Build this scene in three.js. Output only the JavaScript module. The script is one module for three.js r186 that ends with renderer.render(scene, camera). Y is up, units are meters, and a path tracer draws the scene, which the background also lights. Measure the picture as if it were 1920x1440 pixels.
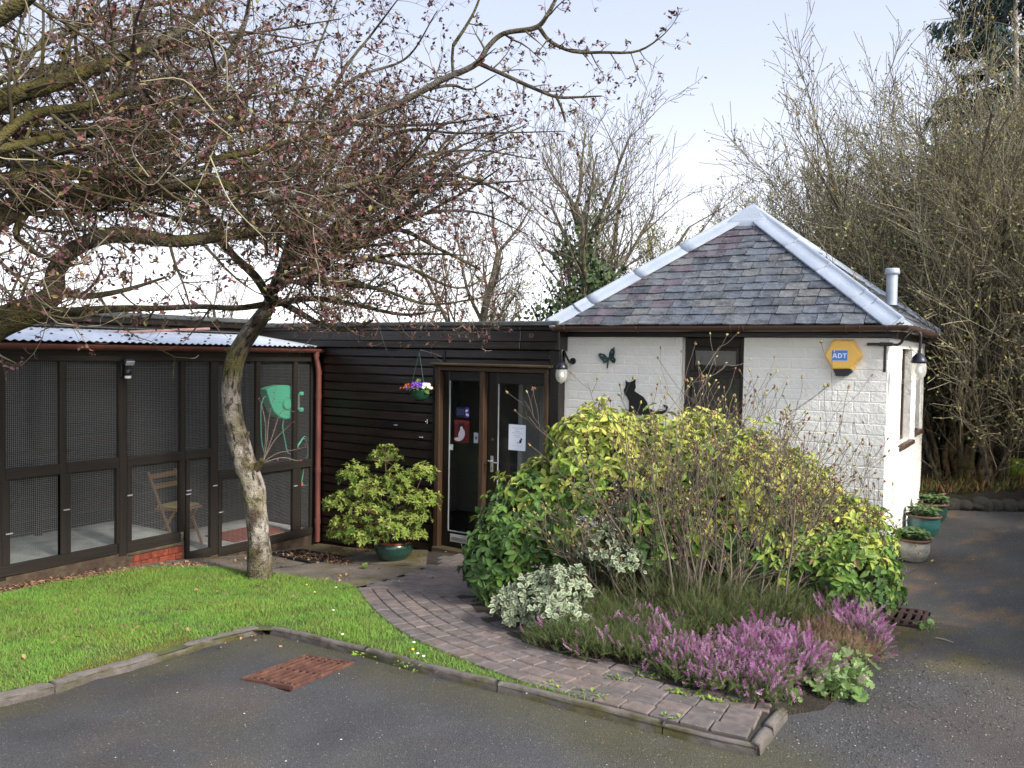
import * as THREE from 'three';
import { mergeGeometries } from 'three/addons/utils/BufferGeometryUtils.js';

// ------------------------------------------------------------------ camera
// Frame: x runs along the hut front (to the right), z comes out of it, y is up, metres.
const scene = new THREE.Scene();
const renderer = new THREE.WebGLRenderer({ antialias: true });
const FPX = 1565, EYE = 1.85, D2R = Math.PI / 180;
const PITCH = 2.03 * D2R, ROLL = 0.97 * D2R, YAW = 32.4 * D2R;
const camera = new THREE.PerspectiveCamera(2 * Math.atan(720 / FPX) / D2R, 4 / 3, 0.1, 600);
{
  camera.position.set(0, EYE, 0);
  const e = new THREE.Matrix4().makeRotationY(-YAW).multiply(new THREE.Matrix4().makeRotationX(-PITCH)).multiply(new THREE.Matrix4().makeRotationZ(ROLL));
  camera.quaternion.setFromRotationMatrix(e);
  // yaw: the camera looks to the left of straight at the hut front
  camera.quaternion.setFromRotationMatrix(new THREE.Matrix4().makeRotationY(YAW).multiply(new THREE.Matrix4().makeRotationX(-PITCH)).multiply(new THREE.Matrix4().makeRotationZ(ROLL)));
  camera.updateMatrixWorld(true);
}
// ------------------------------------------------------------------ sky, sun, exposure
const SUNDIR = new THREE.Vector3(0.80, 0.58, 0.15).normalize();
{
  const W = 256, H = 128, data = new Float32Array(W * H * 4), v = new THREE.Vector3();
  for (let j = 0; j < H; j++) for (let i = 0; i < W; i++) {
    const up = ((j + 0.5) / H - 0.5) * Math.PI, az = ((i + 0.5) / W - 0.5) * 2 * Math.PI;
    v.set(Math.cos(az) * Math.cos(up), Math.sin(up), Math.sin(az) * Math.cos(up));
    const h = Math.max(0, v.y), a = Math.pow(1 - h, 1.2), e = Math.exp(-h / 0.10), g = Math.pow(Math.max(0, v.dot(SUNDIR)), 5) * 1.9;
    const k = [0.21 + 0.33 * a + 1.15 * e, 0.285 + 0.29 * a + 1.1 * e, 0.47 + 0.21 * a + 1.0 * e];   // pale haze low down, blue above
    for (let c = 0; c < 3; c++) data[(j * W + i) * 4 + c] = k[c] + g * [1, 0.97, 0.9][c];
    data[(j * W + i) * 4 + 3] = 1;
  }
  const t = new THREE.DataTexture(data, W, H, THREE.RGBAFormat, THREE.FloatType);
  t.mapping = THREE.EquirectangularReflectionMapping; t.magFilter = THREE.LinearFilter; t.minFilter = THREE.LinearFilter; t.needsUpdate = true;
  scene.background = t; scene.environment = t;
}
const sun = new THREE.DirectionalLight(new THREE.Color(1.0, 0.93, 0.82), 2.7);
sun.position.copy(SUNDIR).multiplyScalar(30).add(new THREE.Vector3(-3, 0, -6));
sun.target.position.set(-3, 0, -6);
sun.castShadow = true; sun.shadow.radius = 14;
Object.assign(sun.shadow.camera, { left: -16, right: 16, top: 16, bottom: -16, near: 1, far: 80 });
sun.shadow.mapSize.set(2048, 2048);
sun.name = 'sun';
scene.add(sun, sun.target);
renderer.shadowMap.enabled = true;
renderer.toneMapping = THREE.LinearToneMapping;
renderer.toneMappingExposure = 1.75;

// ------------------------------------------------------------------ small helpers
function rng(seed) { let a = seed >>> 0; return () => { a = (a + 0x6d2b79f5) | 0; let t = Math.imul(a ^ (a >>> 15), 1 | a); t = (t + Math.imul(t ^ (t >>> 7), 61 | t)) ^ t; return ((t ^ (t >>> 14)) >>> 0) / 4294967296; }; }
const V = (x, y, z) => new THREE.Vector3(x, y, z);
const lerp = (a, b, t) => a + (b - a) * t, clamp = (x, a, b) => Math.min(b, Math.max(a, x));
const sstep = (a, b, x) => { const t = clamp((x - a) / (b - a), 0, 1); return t * t * (3 - 2 * t); };
const used = new Map();
function numbered(n) { const k = used.get(n) ?? 0; used.set(n, k + 1); return k ? n + '_' + String(k).padStart(3, '0') : n; }
function fin(o) { o.castShadow = true; o.receiveShadow = true; return o; }
function tag(o, label, category, group) { o.userData.label = label; if (category) o.userData.category = category; if (group) o.userData.group = group; return o; }
function thing(name, label, category, pos = [0, 0, 0], group) {
  const g = new THREE.Group(); g.name = numbered(name); g.position.set(...pos); scene.add(g);
  return tag(g, label, category, group);
}
function part(name, geo, mat, parent, label) {
  const m = fin(new THREE.Mesh(Array.isArray(geo) ? merge(geo) : geo, mat)); m.name = numbered(name);
  (parent ?? scene).add(m); if (label) m.userData.label = label; return m;
}
function single(name, label, category, geo, mat, group) { return tag(part(name, geo, mat), label, category, group); }
function structure(name, geo, mat) { const m = part(name, geo, mat); m.userData.kind = 'structure'; return m; }
function stuff(o) { o.userData.kind = 'stuff'; return o; }
function merge(list) {
  const l = list.map((g) => { const q = g.index ? g.toNonIndexed() : g.clone(); for (const k of Object.keys(q.attributes)) if (!['position', 'normal', 'uv', 'color'].includes(k)) q.deleteAttribute(k); return q; });
  const hasC = l.some((g) => g.attributes.color);
  for (const g of l) {
    if (!g.attributes.uv) g.setAttribute('uv', new THREE.BufferAttribute(new Float32Array(g.attributes.position.count * 2), 2));
    if (hasC && !g.attributes.color) g.setAttribute('color', new THREE.BufferAttribute(new Float32Array(g.attributes.position.count * 3).fill(1), 3));
  }
  return mergeGeometries(l, false);
}
// pixel of the 1920 x 1440 photograph -> ray, and points on planes, at a depth or on the ground
const camQ = camera.quaternion, FWD = V(0, 0, -1).applyQuaternion(camQ), FWDH = V(FWD.x, 0, FWD.z).normalize();
const ray = (px, py) => V((px - 960) / FPX, -(py - 720) / FPX, -1).applyQuaternion(camQ);
const onW = (px, py, z) => { const d = ray(px, py); return d.multiplyScalar(z / d.z).add(camera.position); };
const onU = (px, py, x) => { const d = ray(px, py); return d.multiplyScalar(x / d.x).add(camera.position); };
const at = (px, py, D) => { const d = ray(px, py); return d.multiplyScalar(D / d.dot(FWDH)).add(camera.position); };
const depthOf = (p) => p.clone().sub(camera.position).dot(FWDH);

// ------------------------------------------------------------------ noise
function hash2(x, y, s) { let h = Math.imul(x, 374761393) ^ Math.imul(y, 668265263) ^ Math.imul(s, 2246822519); h = Math.imul(h ^ (h >>> 13), 1274126177); return ((h ^ (h >>> 16)) >>> 0) / 4294967296; }
function vn(x, y, s = 0, px = 0, py = px) {   // value noise, tiling with period px, py when given
  const xi = Math.floor(x), yi = Math.floor(y), fx = x - xi, fy = y - yi, u = fx * fx * (3 - 2 * fx), v = fy * fy * (3 - 2 * fy);
  const wx = (i) => px ? ((i % px) + px) % px : i, wy = (i) => py ? ((i % py) + py) % py : i;
  const x0 = wx(xi), x1 = wx(xi + 1), y0 = wy(yi), y1 = wy(yi + 1);
  return lerp(lerp(hash2(x0, y0, s), hash2(x1, y0, s), u), lerp(hash2(x0, y1, s), hash2(x1, y1, s), u), v);
}
function fbm(x, y, s = 0, oct = 4, px = 0, py = px) { let a = 0.5, r = 0, n = 0; for (let i = 0; i < oct; i++) { r += a * vn(x, y, s + i * 17, px, py); n += a; a *= 0.5; x *= 2; y *= 2; px *= 2; py *= 2; } return r / n; }
function n3(x, y, z, s = 0) { return (vn(x + 3.1, y * 1.07 + z * 0.63, s) + vn(y - 7.7, z + x * 0.41, s + 5) + vn(z + 1.9, x * 0.9 - y * 0.5, s + 9)) / 3; }

// ------------------------------------------------------------------ ground heights (thin plate spline through levels)
const CTRL = [
  [0, 0, 0], [0, -3, 0], [-3.2, 0.5, 0], [3, -2, 0.02], [3, -7, 0.06], [0.2, -4.6, 0], [-1.11, -7.74, 0], [-1.11, -8.39, 0.06], [-1.11, -10.3, 0.28], [2.5, -10.5, 0.33], [-4, -10.5, 0.2], [0, -11.5, 0.36], [-3, -11.5, 0.32], [4, -11.5, 0.38],
  [-1.0, -4.0, 0], [-2.6, -3.3, 0], [-4.2, -1.6, -0.03], [-3.6, -3.9, -0.09], [-6, 1, -0.15], [-2.9, -6.8, -0.14], [-4.2, -5.2, -0.2],
  [-5.83, -7.55, -0.47], [-4.5, -7.6, -0.40], [-6.8, -7.6, -0.59], [-7.7, -7.5, -0.64], [-7.7, -6.2, -0.53], [-7.7, -5.3, -0.415], [-7.7, -3.8, -0.36], [-9, -2, -0.34], [-9, -9, -0.6], [-6.1, -5.4, -0.42],
];
const tps = (() => {
  const n = CTRL.length, N = n + 3, A = [], phi = (r2) => (r2 < 1e-9 ? 0 : 0.5 * r2 * Math.log(r2));
  for (let i = 0; i < n; i++) {
    const r = new Float64Array(N + 1);
    for (let j = 0; j < n; j++) r[j] = phi((CTRL[i][0] - CTRL[j][0]) ** 2 + (CTRL[i][1] - CTRL[j][1]) ** 2) + (i === j ? 0.02 : 0);
    r[n] = 1; r[n + 1] = CTRL[i][0]; r[n + 2] = CTRL[i][1]; r[N] = CTRL[i][2]; A.push(r);
  }
  for (let k = 0; k < 3; k++) { const r = new Float64Array(N + 1); for (let j = 0; j < n; j++) r[j] = k ? CTRL[j][k - 1] : 1; A.push(r); }
  for (let c = 0; c < N; c++) {
    let p = c; for (let r = c + 1; r < N; r++) if (Math.abs(A[r][c]) > Math.abs(A[p][c])) p = r;
    [A[c], A[p]] = [A[p], A[c]];
    for (let r = 0; r < N; r++) if (r !== c) { const f = A[r][c] / A[c][c]; if (f) for (let k = c; k <= N; k++) A[r][k] -= f * A[c][k]; }
  }
  const w = A.map((r, i) => r[N] / r[i]);
  return (x, z) => {
    x = clamp(x, -10, 5); z = clamp(z, -11.5, 3);
    let h = w[n] + w[n + 1] * x + w[n + 2] * z;
    for (let j = 0; j < n; j++) h += w[j] * phi((x - CTRL[j][0]) ** 2 + (z - CTRL[j][1]) ** 2);
    return h;
  };
})();
const LIFT = 0.052;                                       // the lawn and the path stand this far above the tarmac
const gp = (px, py, lift = 0) => {                        // pixel -> point on the ground
  const d = ray(px, py), p = camera.position; let t = 1;
  for (let i = 0; i < 900; i++) { const q = p.clone().addScaledVector(d, t); if (q.y < tps(q.x, q.z) + lift) break; t += 0.02; }
  for (let i = 0, s = 0.01; i < 12; i++, s /= 2) { const q = p.clone().addScaledVector(d, t); t += q.y < tps(q.x, q.z) + lift ? -s : s; }
  return p.clone().addScaledVector(d, t);
};

// ------------------------------------------------------------------ textures
function tex(size, fn, srgb = false, sizeY = size) {
  const data = new Uint8Array(size * sizeY * 4), o = [0, 0, 0];
  for (let y = 0; y < sizeY; y++) for (let x = 0; x < size; x++) {
    fn(x / size, y / sizeY, o); const i = (y * size + x) * 4;
    for (let c = 0; c < 3; c++) { let q = clamp(o[c], 0, 1); if (srgb) q = q <= 0.0031308 ? q * 12.92 : 1.055 * Math.pow(q, 1 / 2.4) - 0.055; data[i + c] = Math.round(q * 255); }
    data[i + 3] = 255;
  }
  const t = new THREE.DataTexture(data, size, sizeY); t.wrapS = t.wrapT = THREE.RepeatWrapping; t.magFilter = THREE.LinearFilter; t.minFilter = THREE.LinearMipmapLinearFilter; t.generateMipmaps = true;
  if (srgb) t.colorSpace = THREE.SRGBColorSpace; t.needsUpdate = true; return t;
}
const rep = (t, sx, sy = sx) => { const c = t.clone(); c.repeat.set(sx, sy); c.needsUpdate = true; return c; };
const rgb = (r, g, b) => new THREE.Color().setRGB(r, g, b);
const M = {};
const std = (name, o) => { const m = new THREE.MeshStandardMaterial(o); m.name = name; return (M[name] = m); };
const phy = (name, o) => { const m = new THREE.MeshPhysicalMaterial(o); m.name = name; return (M[name] = m); };
const grey = (o, v) => { o[0] = o[1] = o[2] = v; };

// cellular chips for tarmac and aggregate
function chips(u, v, n, s) {
  const x = u * n, y = v * n, xi = Math.floor(x), yi = Math.floor(y); let d1 = 9, id = 0;
  for (let j = -1; j <= 1; j++) for (let i = -1; i <= 1; i++) {
    const cx = ((xi + i) % n + n) % n, cy = ((yi + j) % n + n) % n, dx = xi + i + 0.15 + 0.7 * hash2(cx, cy, s) - x, dy = yi + j + 0.15 + 0.7 * hash2(cx, cy, s + 1) - y, d = dx * dx + dy * dy;
    if (d < d1) { d1 = d; id = hash2(cx, cy, s + 2); }
  }
  return [Math.sqrt(d1), id];
}
const tarmacT = tex(1024, (u, v, o) => {
  const [d, id] = chips(u, v, 290, 3), f = fbm(u * 8, v * 8, 7, 4, 8), edge = sstep(0.75, 0.25, d);
  const k = 0.03 + edge * (0.032 + 0.04 * id * id * id + 0.018 * id) + 0.025 * (f - 0.5); const w = id > 0.99 ? 0.09 : 0;
  o[0] = k * 1.02 + w; o[1] = k + w; o[2] = k * 1.0 + w;
}, true);
const tarmacB = tex(1024, (u, v, o) => { const [d, id] = chips(u, v, 290, 3); grey(o, sstep(0.8, 0.2, d) * (0.45 + 0.55 * id)); });
const grainT = tex(512, (u, v, o) => {   // speckled stone or concrete, mid grey
  const a = vn(u * 256, v * 256, 2, 256), b = fbm(u * 6, v * 6, 3, 5, 6), c = vn(u * 128, v * 128, 6, 128);
  grey(o, 0.62 + (a - 0.5) * 0.34 + (b - 0.5) * 0.55 + (c - 0.5) * 0.2);
}, true);
const grainB = tex(512, (u, v, o) => grey(o, 0.5 * vn(u * 200, v * 200, 5, 200) + 0.5 * fbm(u * 12, v * 12, 8, 4, 12)));
const paintB = tex(512, (u, v, o) => grey(o, 0.55 * fbm(u * 14, v * 14, 21, 4, 14) + 0.3 * fbm(u * 50, v * 36, 22, 2, 50, 36) + 0.15 * vn(u * 150, v * 150, 23, 150)));
const paintT = tex(512, (u, v, o) => { const f = fbm(u * 5, v * 5, 31, 5, 5), s = fbm(u * 30, v * 4, 33, 3, 30, 4); const k = 0.93 + 0.1 * (f - 0.5) + 0.05 * (s - 0.5); o[0] = k; o[1] = k * 0.992; o[2] = k * 0.965; }, true);
const woodT = tex(512, (u, v, o) => {
  const s = fbm(u * 3 + 0.6 * fbm(u * 2, v * 4, 4, 2, 2, 4), v * 48, 11, 4, 3, 48), b = fbm(u * 2, v * 6, 14, 3, 2, 6), w = fbm(u * 8, v * 90, 19, 2, 8, 90);
  const k = 0.5 + 0.75 * (s - 0.5) + 0.6 * (b - 0.5) + (w > 0.72 ? 0.5 * (w - 0.72) : 0); o[0] = k * 1.04; o[1] = k * 0.97; o[2] = k * 0.9;
}, true);
const woodB = tex(512, (u, v, o) => grey(o, fbm(u * 3, v * 60, 11, 4, 3, 60)));
const slateT = tex(512, (u, v, o) => {
  const f = fbm(u * 5, v * 5, 41, 5, 5), st = fbm(u * 4, v * 30, 43, 3, 4, 30), l = fbm(u * 22, v * 22, 47, 3, 22), l2 = vn(u * 60, v * 60, 48, 60);
  const k = 0.62 + 1.0 * (f - 0.5) + 0.4 * (st - 0.5), li = sstep(0.6, 0.7, l) * 0.4 + sstep(0.8, 0.86, vn(u * 26, v * 26, 49, 26)) * 0.8 + sstep(0.86, 0.95, l2) * 0.4;
  o[0] = k + li * 0.75; o[1] = k + li * 0.8; o[2] = k + li * 0.78;
}, true);
const slateB = tex(512, (u, v, o) => grey(o, 0.7 * fbm(u * 6, v * 26, 44, 4, 6, 26) + 0.3 * vn(u * 90, v * 90, 45, 90)));
const barkB = tex(512, (u, v, o) => grey(o, 0.6 * fbm(u * 8, v * 16, 51, 4, 8, 16) + 0.4 * vn(u * 60, v * 60, 52, 60)));
const barkT = tex(512, (u, v, o) => { const a = fbm(u * 9, v * 9, 53, 4, 9), b = vn(u * 70, v * 70, 54, 70), c = fbm(u * 20, v * 8, 55, 3, 20, 8); const k = 0.72 + 0.6 * (a - 0.5) + 0.3 * (b - 0.5) - 0.5 * sstep(0.58, 0.68, c); grey(o, k); }, true);
const rustT = tex(512, (u, v, o) => { const a = fbm(u * 9, v * 9, 61, 5, 9), b = vn(u * 120, v * 120, 62, 120); const k = 0.6 + 0.7 * (a - 0.5) + 0.3 * (b - 0.5); o[0] = k; o[1] = k * (0.85 + 0.3 * (a - 0.5)); o[2] = k * 0.85; }, true);
const glazeT = tex(256, (u, v, o) => { const a = fbm(u * 6, v * 10, 71, 4, 6, 10); grey(o, 0.6 + 0.7 * (a - 0.35)); }, true);
const leadT = tex(256, (u, v, o) => { const a = fbm(u * 4, v * 4, 81, 5, 4), s = fbm(u * 3, v * 24, 83, 3, 3, 24); const k = 0.86 + 0.22 * (a - 0.5) + 0.16 * (s - 0.5); o[0] = k * 0.98; o[1] = k; o[2] = k * 1.02; }, true);

std('tarmac', { map: tarmacT, bumpMap: tarmacB, bumpScale: 0.004, roughness: 0.86, vertexColors: true });
std('soil', { color: rgb(0.06, 0.045, 0.03), map: rep(grainT, 2), bumpMap: rep(grainB, 2), bumpScale: 0.02, roughness: 1, vertexColors: true });
std('turf', { color: rgb(0.13, 0.15, 0.045), map: rep(grainT, 3), roughness: 1 });
std('kerb', { color: rgb(0.3, 0.26, 0.23), map: rep(grainT, 3), bumpMap: rep(grainB, 3), bumpScale: 0.006, roughness: 0.95, vertexColors: true });
std('bedding', { color: rgb(0.06, 0.05, 0.04), map: rep(grainT, 4), roughness: 1 });
for (const [i, c] of [[0.31, 0.24, 0.21], [0.265, 0.215, 0.195], [0.34, 0.265, 0.235], [0.245, 0.21, 0.195], [0.295, 0.245, 0.225]].entries()) std('paver' + i, { color: rgb(...c), map: rep(grainT, 4), bumpMap: rep(grainB, 4), bumpScale: 0.004, roughness: 0.93 });
std('slab', { color: rgb(0.28, 0.235, 0.19), map: rep(grainT, 1.4), bumpMap: rep(grainB, 3), bumpScale: 0.004, roughness: 0.95, vertexColors: true });
std('concrete', { color: rgb(0.62, 0.62, 0.6), map: rep(grainT, 1.2), bumpMap: grainB, bumpScale: 0.003, roughness: 0.95 });
std('white', { color: rgb(0.9, 0.885, 0.85), map: paintT, bumpMap: paintB, bumpScale: 0.009, roughness: 0.82 });
for (let i = 0; i < 3; i++) std('white' + i, { color: rgb(...[[0.9, 0.885, 0.85], [0.89, 0.875, 0.84], [0.91, 0.895, 0.865]][i]), map: paintT, bumpMap: paintB, bumpScale: 0.009, roughness: 0.82 });
std('inner', { color: rgb(0.6, 0.6, 0.58), roughness: 0.9 });
std('innergrey', { color: rgb(0.2, 0.2, 0.19), roughness: 0.9 });
std('innerdark', { color: rgb(0.025, 0.025, 0.025), roughness: 0.9 });
std('wood', { color: rgb(0.03, 0.021, 0.014), map: rep(woodT, 1, 4), bumpMap: rep(woodB, 1, 4), bumpScale: 0.003, roughness: 0.5 });
for (let i = 0; i < 3; i++) std('wood' + i, { color: rgb(...[[0.021, 0.016, 0.012], [0.016, 0.013, 0.01], [0.027, 0.02, 0.015]][i]), map: rep(woodT, 1, 4), bumpMap: rep(woodB, 1, 4), bumpScale: 0.0015, roughness: 0.3 });
std('runwood', { color: rgb(0.026, 0.019, 0.012), map: rep(woodT, 1, 4), bumpMap: rep(woodB, 1, 4), bumpScale: 0.004, roughness: 0.8 });
std('doorwood', { color: rgb(0.095, 0.054, 0.03), map: rep(woodT, 1, 4), bumpMap: rep(woodB, 1, 4), bumpScale: 0.003, roughness: 0.5 });
std('mossywood', { color: rgb(0.11, 0.085, 0.04), map: rep(woodT, 1, 4), bumpMap: rep(woodB, 1, 4), bumpScale: 0.006, roughness: 0.95 });
std('chairwood', { color: rgb(0.5, 0.25, 0.09), map: rep(woodT, 1, 4), roughness: 0.5 });
for (const [i, c] of [[0.13, 0.142, 0.16], [0.165, 0.175, 0.19], [0.095, 0.104, 0.122], [0.145, 0.12, 0.142], [0.178, 0.18, 0.18], [0.135, 0.15, 0.178]].entries()) std('slate' + i, { color: rgb(...c), map: rep(slateT, 2.2), bumpMap: rep(slateB, 2.2), bumpScale: 0.004, roughness: 0.62 });
std('lead', { color: rgb(0.44, 0.485, 0.56), map: rep(leadT, 1.5), bumpMap: rep(grainB, 1), bumpScale: 0.004, roughness: 0.55 });
std('felt', { color: rgb(0.12, 0.13, 0.13), map: rep(grainT, 2), bumpMap: rep(grainB, 3), bumpScale: 0.004, roughness: 0.85 });
std('gutter', { color: rgb(0.085, 0.046, 0.034), roughness: 0.38 });
std('pipe', { color: rgb(0.22, 0.075, 0.06), map: glazeT, roughness: 0.42 });
std('pinkpipe', { color: rgb(0.42, 0.24, 0.2), roughness: 0.6 });
std('corrugated', { color: rgb(0.72, 0.74, 0.77), map: rep(leadT, 2), roughness: 0.42, metalness: 0.3 });
std('galv', { color: rgb(0.5, 0.51, 0.52), roughness: 0.5, metalness: 0.4 });
std('steel', { color: rgb(0.72, 0.72, 0.72), roughness: 0.28, metalness: 0.9 });
std('zinc', { color: rgb(0.5, 0.54, 0.6), map: leadT, roughness: 0.45, metalness: 0.3 });
std('black', { color: rgb(0.012, 0.012, 0.013), roughness: 0.4 });
std('matblack', { color: rgb(0.01, 0.01, 0.01), roughness: 0.75 });
std('navy', { color: rgb(0.008, 0.01, 0.022), roughness: 0.35 });
std('butterfly', { color: rgb(0.01, 0.045, 0.04), roughness: 0.45 });
phy('yellow', { color: rgb(0.96, 0.56, 0.1), roughness: 0.42, clearcoat: 0.3, clearcoatRoughness: 0.3 });
phy('glass', { color: rgb(0.92, 0.95, 0.94), transmission: 1, thickness: 0, roughness: 0.0, ior: 1.36 });
phy('lampglass', { color: rgb(0.98, 0.97, 0.93), transmission: 0.75, thickness: 0, roughness: 0.35, ior: 1.5 });
std('bulb', { color: rgb(0.85, 0.84, 0.8), roughness: 0.3 });
std('rust', { color: rgb(0.18, 0.09, 0.06), map: rep(rustT, 2), bumpMap: rep(grainB, 4), bumpScale: 0.002, roughness: 0.9 });
std('rustdark', { color: rgb(0.07, 0.04, 0.032), map: rep(rustT, 2), bumpMap: rep(grainB, 4), bumpScale: 0.002, roughness: 0.9 });
std('redbrick', { color: rgb(0.4, 0.1, 0.05), map: rep(rustT, 3), bumpMap: rep(grainB, 3), bumpScale: 0.004, roughness: 0.95 });
std('mossyrender', { color: rgb(0.16, 0.13, 0.085), map: rep(rustT, 2), bumpMap: rep(grainB, 2), bumpScale: 0.01, roughness: 1 });
phy('glazegreen', { color: rgb(0.025, 0.085, 0.065), map: glazeT, roughness: 0.3, clearcoat: 0.7, clearcoatRoughness: 0.12 });
phy('glazeteal', { color: rgb(0.03, 0.15, 0.135), map: glazeT, roughness: 0.4, clearcoat: 0.5, clearcoatRoughness: 0.2 });
std('stonepot', { color: rgb(0.56, 0.55, 0.47), map: rep(grainT, 2), bumpMap: rep(grainB, 2), bumpScale: 0.004, roughness: 0.75 });
std('potrim', { color: rgb(0.16, 0.09, 0.055), map: rustT, roughness: 0.7 });
std('terracotta', { color: rgb(0.36, 0.13, 0.06), map: rustT, roughness: 0.8 });
std('compost', { color: rgb(0.03, 0.022, 0.015), bumpMap: rep(grainB, 4), bumpScale: 0.02, roughness: 1 });
std('hosegreen', { color: rgb(0.07, 0.42, 0.25), roughness: 0.42 });
std('hosedark', { color: rgb(0.05, 0.28, 0.17), roughness: 0.45 });
std('plasticgreen', { color: rgb(0.012, 0.06, 0.035), roughness: 0.4 });
std('limegreen', { color: rgb(0.3, 0.5, 0.03), roughness: 0.5 });
std('orange', { color: rgb(0.7, 0.12, 0.03), roughness: 0.5 });
std('rubber', { color: rgb(0.012, 0.013, 0.016), roughness: 0.9, bumpMap: rep(grainB, 6), bumpScale: 0.004 });
std('cloth', { color: rgb(0.4, 0.32, 0.12), roughness: 0.95 });
std('bark', { map: rep(barkT, 2), bumpMap: rep(barkB, 2), bumpScale: 0.02, roughness: 0.95, vertexColors: true });
std('twig', { roughness: 0.9, vertexColors: true });
std('leaf', { color: rgb(1, 1, 1), roughness: 0.75 });
phy('softleaf', { color: rgb(1, 1, 1), roughness: 0.95, transmission: 0.35, thickness: 0, specularIntensity: 0.4 });
phy('glossleaf', { color: rgb(1, 1, 1), roughness: 0.9, transmission: 0.22, thickness: 0, clearcoat: 0.35, clearcoatRoughness: 0.35 });
phy('vleaf', { color: rgb(1, 1, 1), roughness: 0.9, transmission: 0.2, thickness: 0, vertexColors: true });
std('petal', { color: rgb(1, 1, 1), roughness: 0.8 });
std('litter', { color: rgb(1, 1, 1), roughness: 0.9 });
std('rock', { color: rgb(0.08, 0.078, 0.062), map: rep(grainT, 2), bumpMap: rep(grainB, 2), bumpScale: 0.03, roughness: 0.95 });
std('paper', { color: rgb(0.8, 0.82, 0.86), roughness: 0.8 });
// ------------------------------------------------------------------ geometry helpers
function metreUV(g, axis = 'x', ox = 0, oy = 0) {        // box projection in metres; the grain runs along `axis`
  const p = g.attributes.position, n = g.attributes.normal, uv = new Float32Array(p.count * 2);
  for (let i = 0; i < p.count; i++) {
    const P = [p.getX(i), p.getY(i), p.getZ(i)], a = [Math.abs(n.getX(i)), Math.abs(n.getY(i)), Math.abs(n.getZ(i))];
    const k = a[0] >= a[1] && a[0] >= a[2] ? 0 : a[1] >= a[2] ? 1 : 2, ax = 'xyz'.indexOf(axis);
    let u, v; const rest = [0, 1, 2].filter((q) => q !== k);
    if (rest.includes(ax)) { u = P[ax]; v = P[rest.find((q) => q !== ax)]; } else { u = P[rest[0]]; v = P[rest[1]]; }
    uv[i * 2] = u + ox; uv[i * 2 + 1] = v + oy;
  }
  g.setAttribute('uv', new THREE.BufferAttribute(uv, 2)); return g;
}
const HASHR = rng(99);
function cbox(w, h, d, c = 0.004, axis = 'x', seed = HASHR()) {   // box with chamfered edges, 44 triangles
  const X = w / 2, Y = h / 2, Z = d / 2; c = Math.min(c, X * 0.8, Y * 0.8, Z * 0.8);
  const pos = [], quad = (a, b, e, f) => pos.push(...a, ...b, ...e, ...a, ...e, ...f), tri = (a, b, e) => pos.push(...a, ...b, ...e);
  const pt = (sx, sy, sz, k) => [sx * (k === 0 ? X : X - c), sy * (k === 1 ? Y : Y - c), sz * (k === 2 ? Z : Z - c)];
  const face = (k) => { for (const s of [1, -1]) { const q = (a, b) => { const v = [0, 0, 0]; v[k] = s; v[(k + 1) % 3] = a; v[(k + 2) % 3] = b; return pt(...v, k); }; s > 0 ? quad(q(-1, -1), q(1, -1), q(1, 1), q(-1, 1)) : quad(q(-1, 1), q(1, 1), q(1, -1), q(-1, -1)); } };
  face(0); face(1); face(2);
  for (let k = 0; k < 3; k++) for (const a of [1, -1]) for (const b of [1, -1]) {   // edges along axis k
    const i = (k + 1) % 3, j = (k + 2) % 3, v = (s, f) => { const q = [0, 0, 0]; q[k] = s; q[i] = a; q[j] = b; return pt(...q, f); };
    const A = v(-1, i), B = v(1, i), C = v(1, j), D = v(-1, j); a * b > 0 ? quad(A, D, C, B) : quad(A, B, C, D);
    if (a * b > 0) { pos.splice(pos.length - 18, 18); quad(A, B, C, D); } else { pos.splice(pos.length - 18, 18); quad(D, C, B, A); }
  }
  for (const x of [1, -1]) for (const y of [1, -1]) for (const z of [1, -1]) { const A = pt(x, y, z, 0), B = pt(x, y, z, 1), C = pt(x, y, z, 2); x * y * z > 0 ? tri(A, B, C) : tri(A, C, B); }
  // make every triangle face outwards
  for (let i = 0; i < pos.length; i += 9) {
    const ax = pos[i + 3] - pos[i], ay = pos[i + 4] - pos[i + 1], az = pos[i + 5] - pos[i + 2], bx = pos[i + 6] - pos[i], by = pos[i + 7] - pos[i + 1], bz = pos[i + 8] - pos[i + 2];
    const nx = ay * bz - az * by, ny = az * bx - ax * bz, nz = ax * by - ay * bx, cx = pos[i] + pos[i + 3] + pos[i + 6], cy = pos[i + 1] + pos[i + 4] + pos[i + 7], cz = pos[i + 2] + pos[i + 5] + pos[i + 8];
    if (nx * cx / (X * X) + ny * cy / (Y * Y) + nz * cz / (Z * Z) < 0) for (let k = 0; k < 3; k++) { const t = pos[i + 3 + k]; pos[i + 3 + k] = pos[i + 6 + k]; pos[i + 6 + k] = t; }
  }
  const g = new THREE.BufferGeometry(); g.setAttribute('position', new THREE.BufferAttribute(new Float32Array(pos), 3)); g.computeVertexNormals();
  return metreUV(g, axis, seed * 7.3, seed * 3.1);
}
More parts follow.
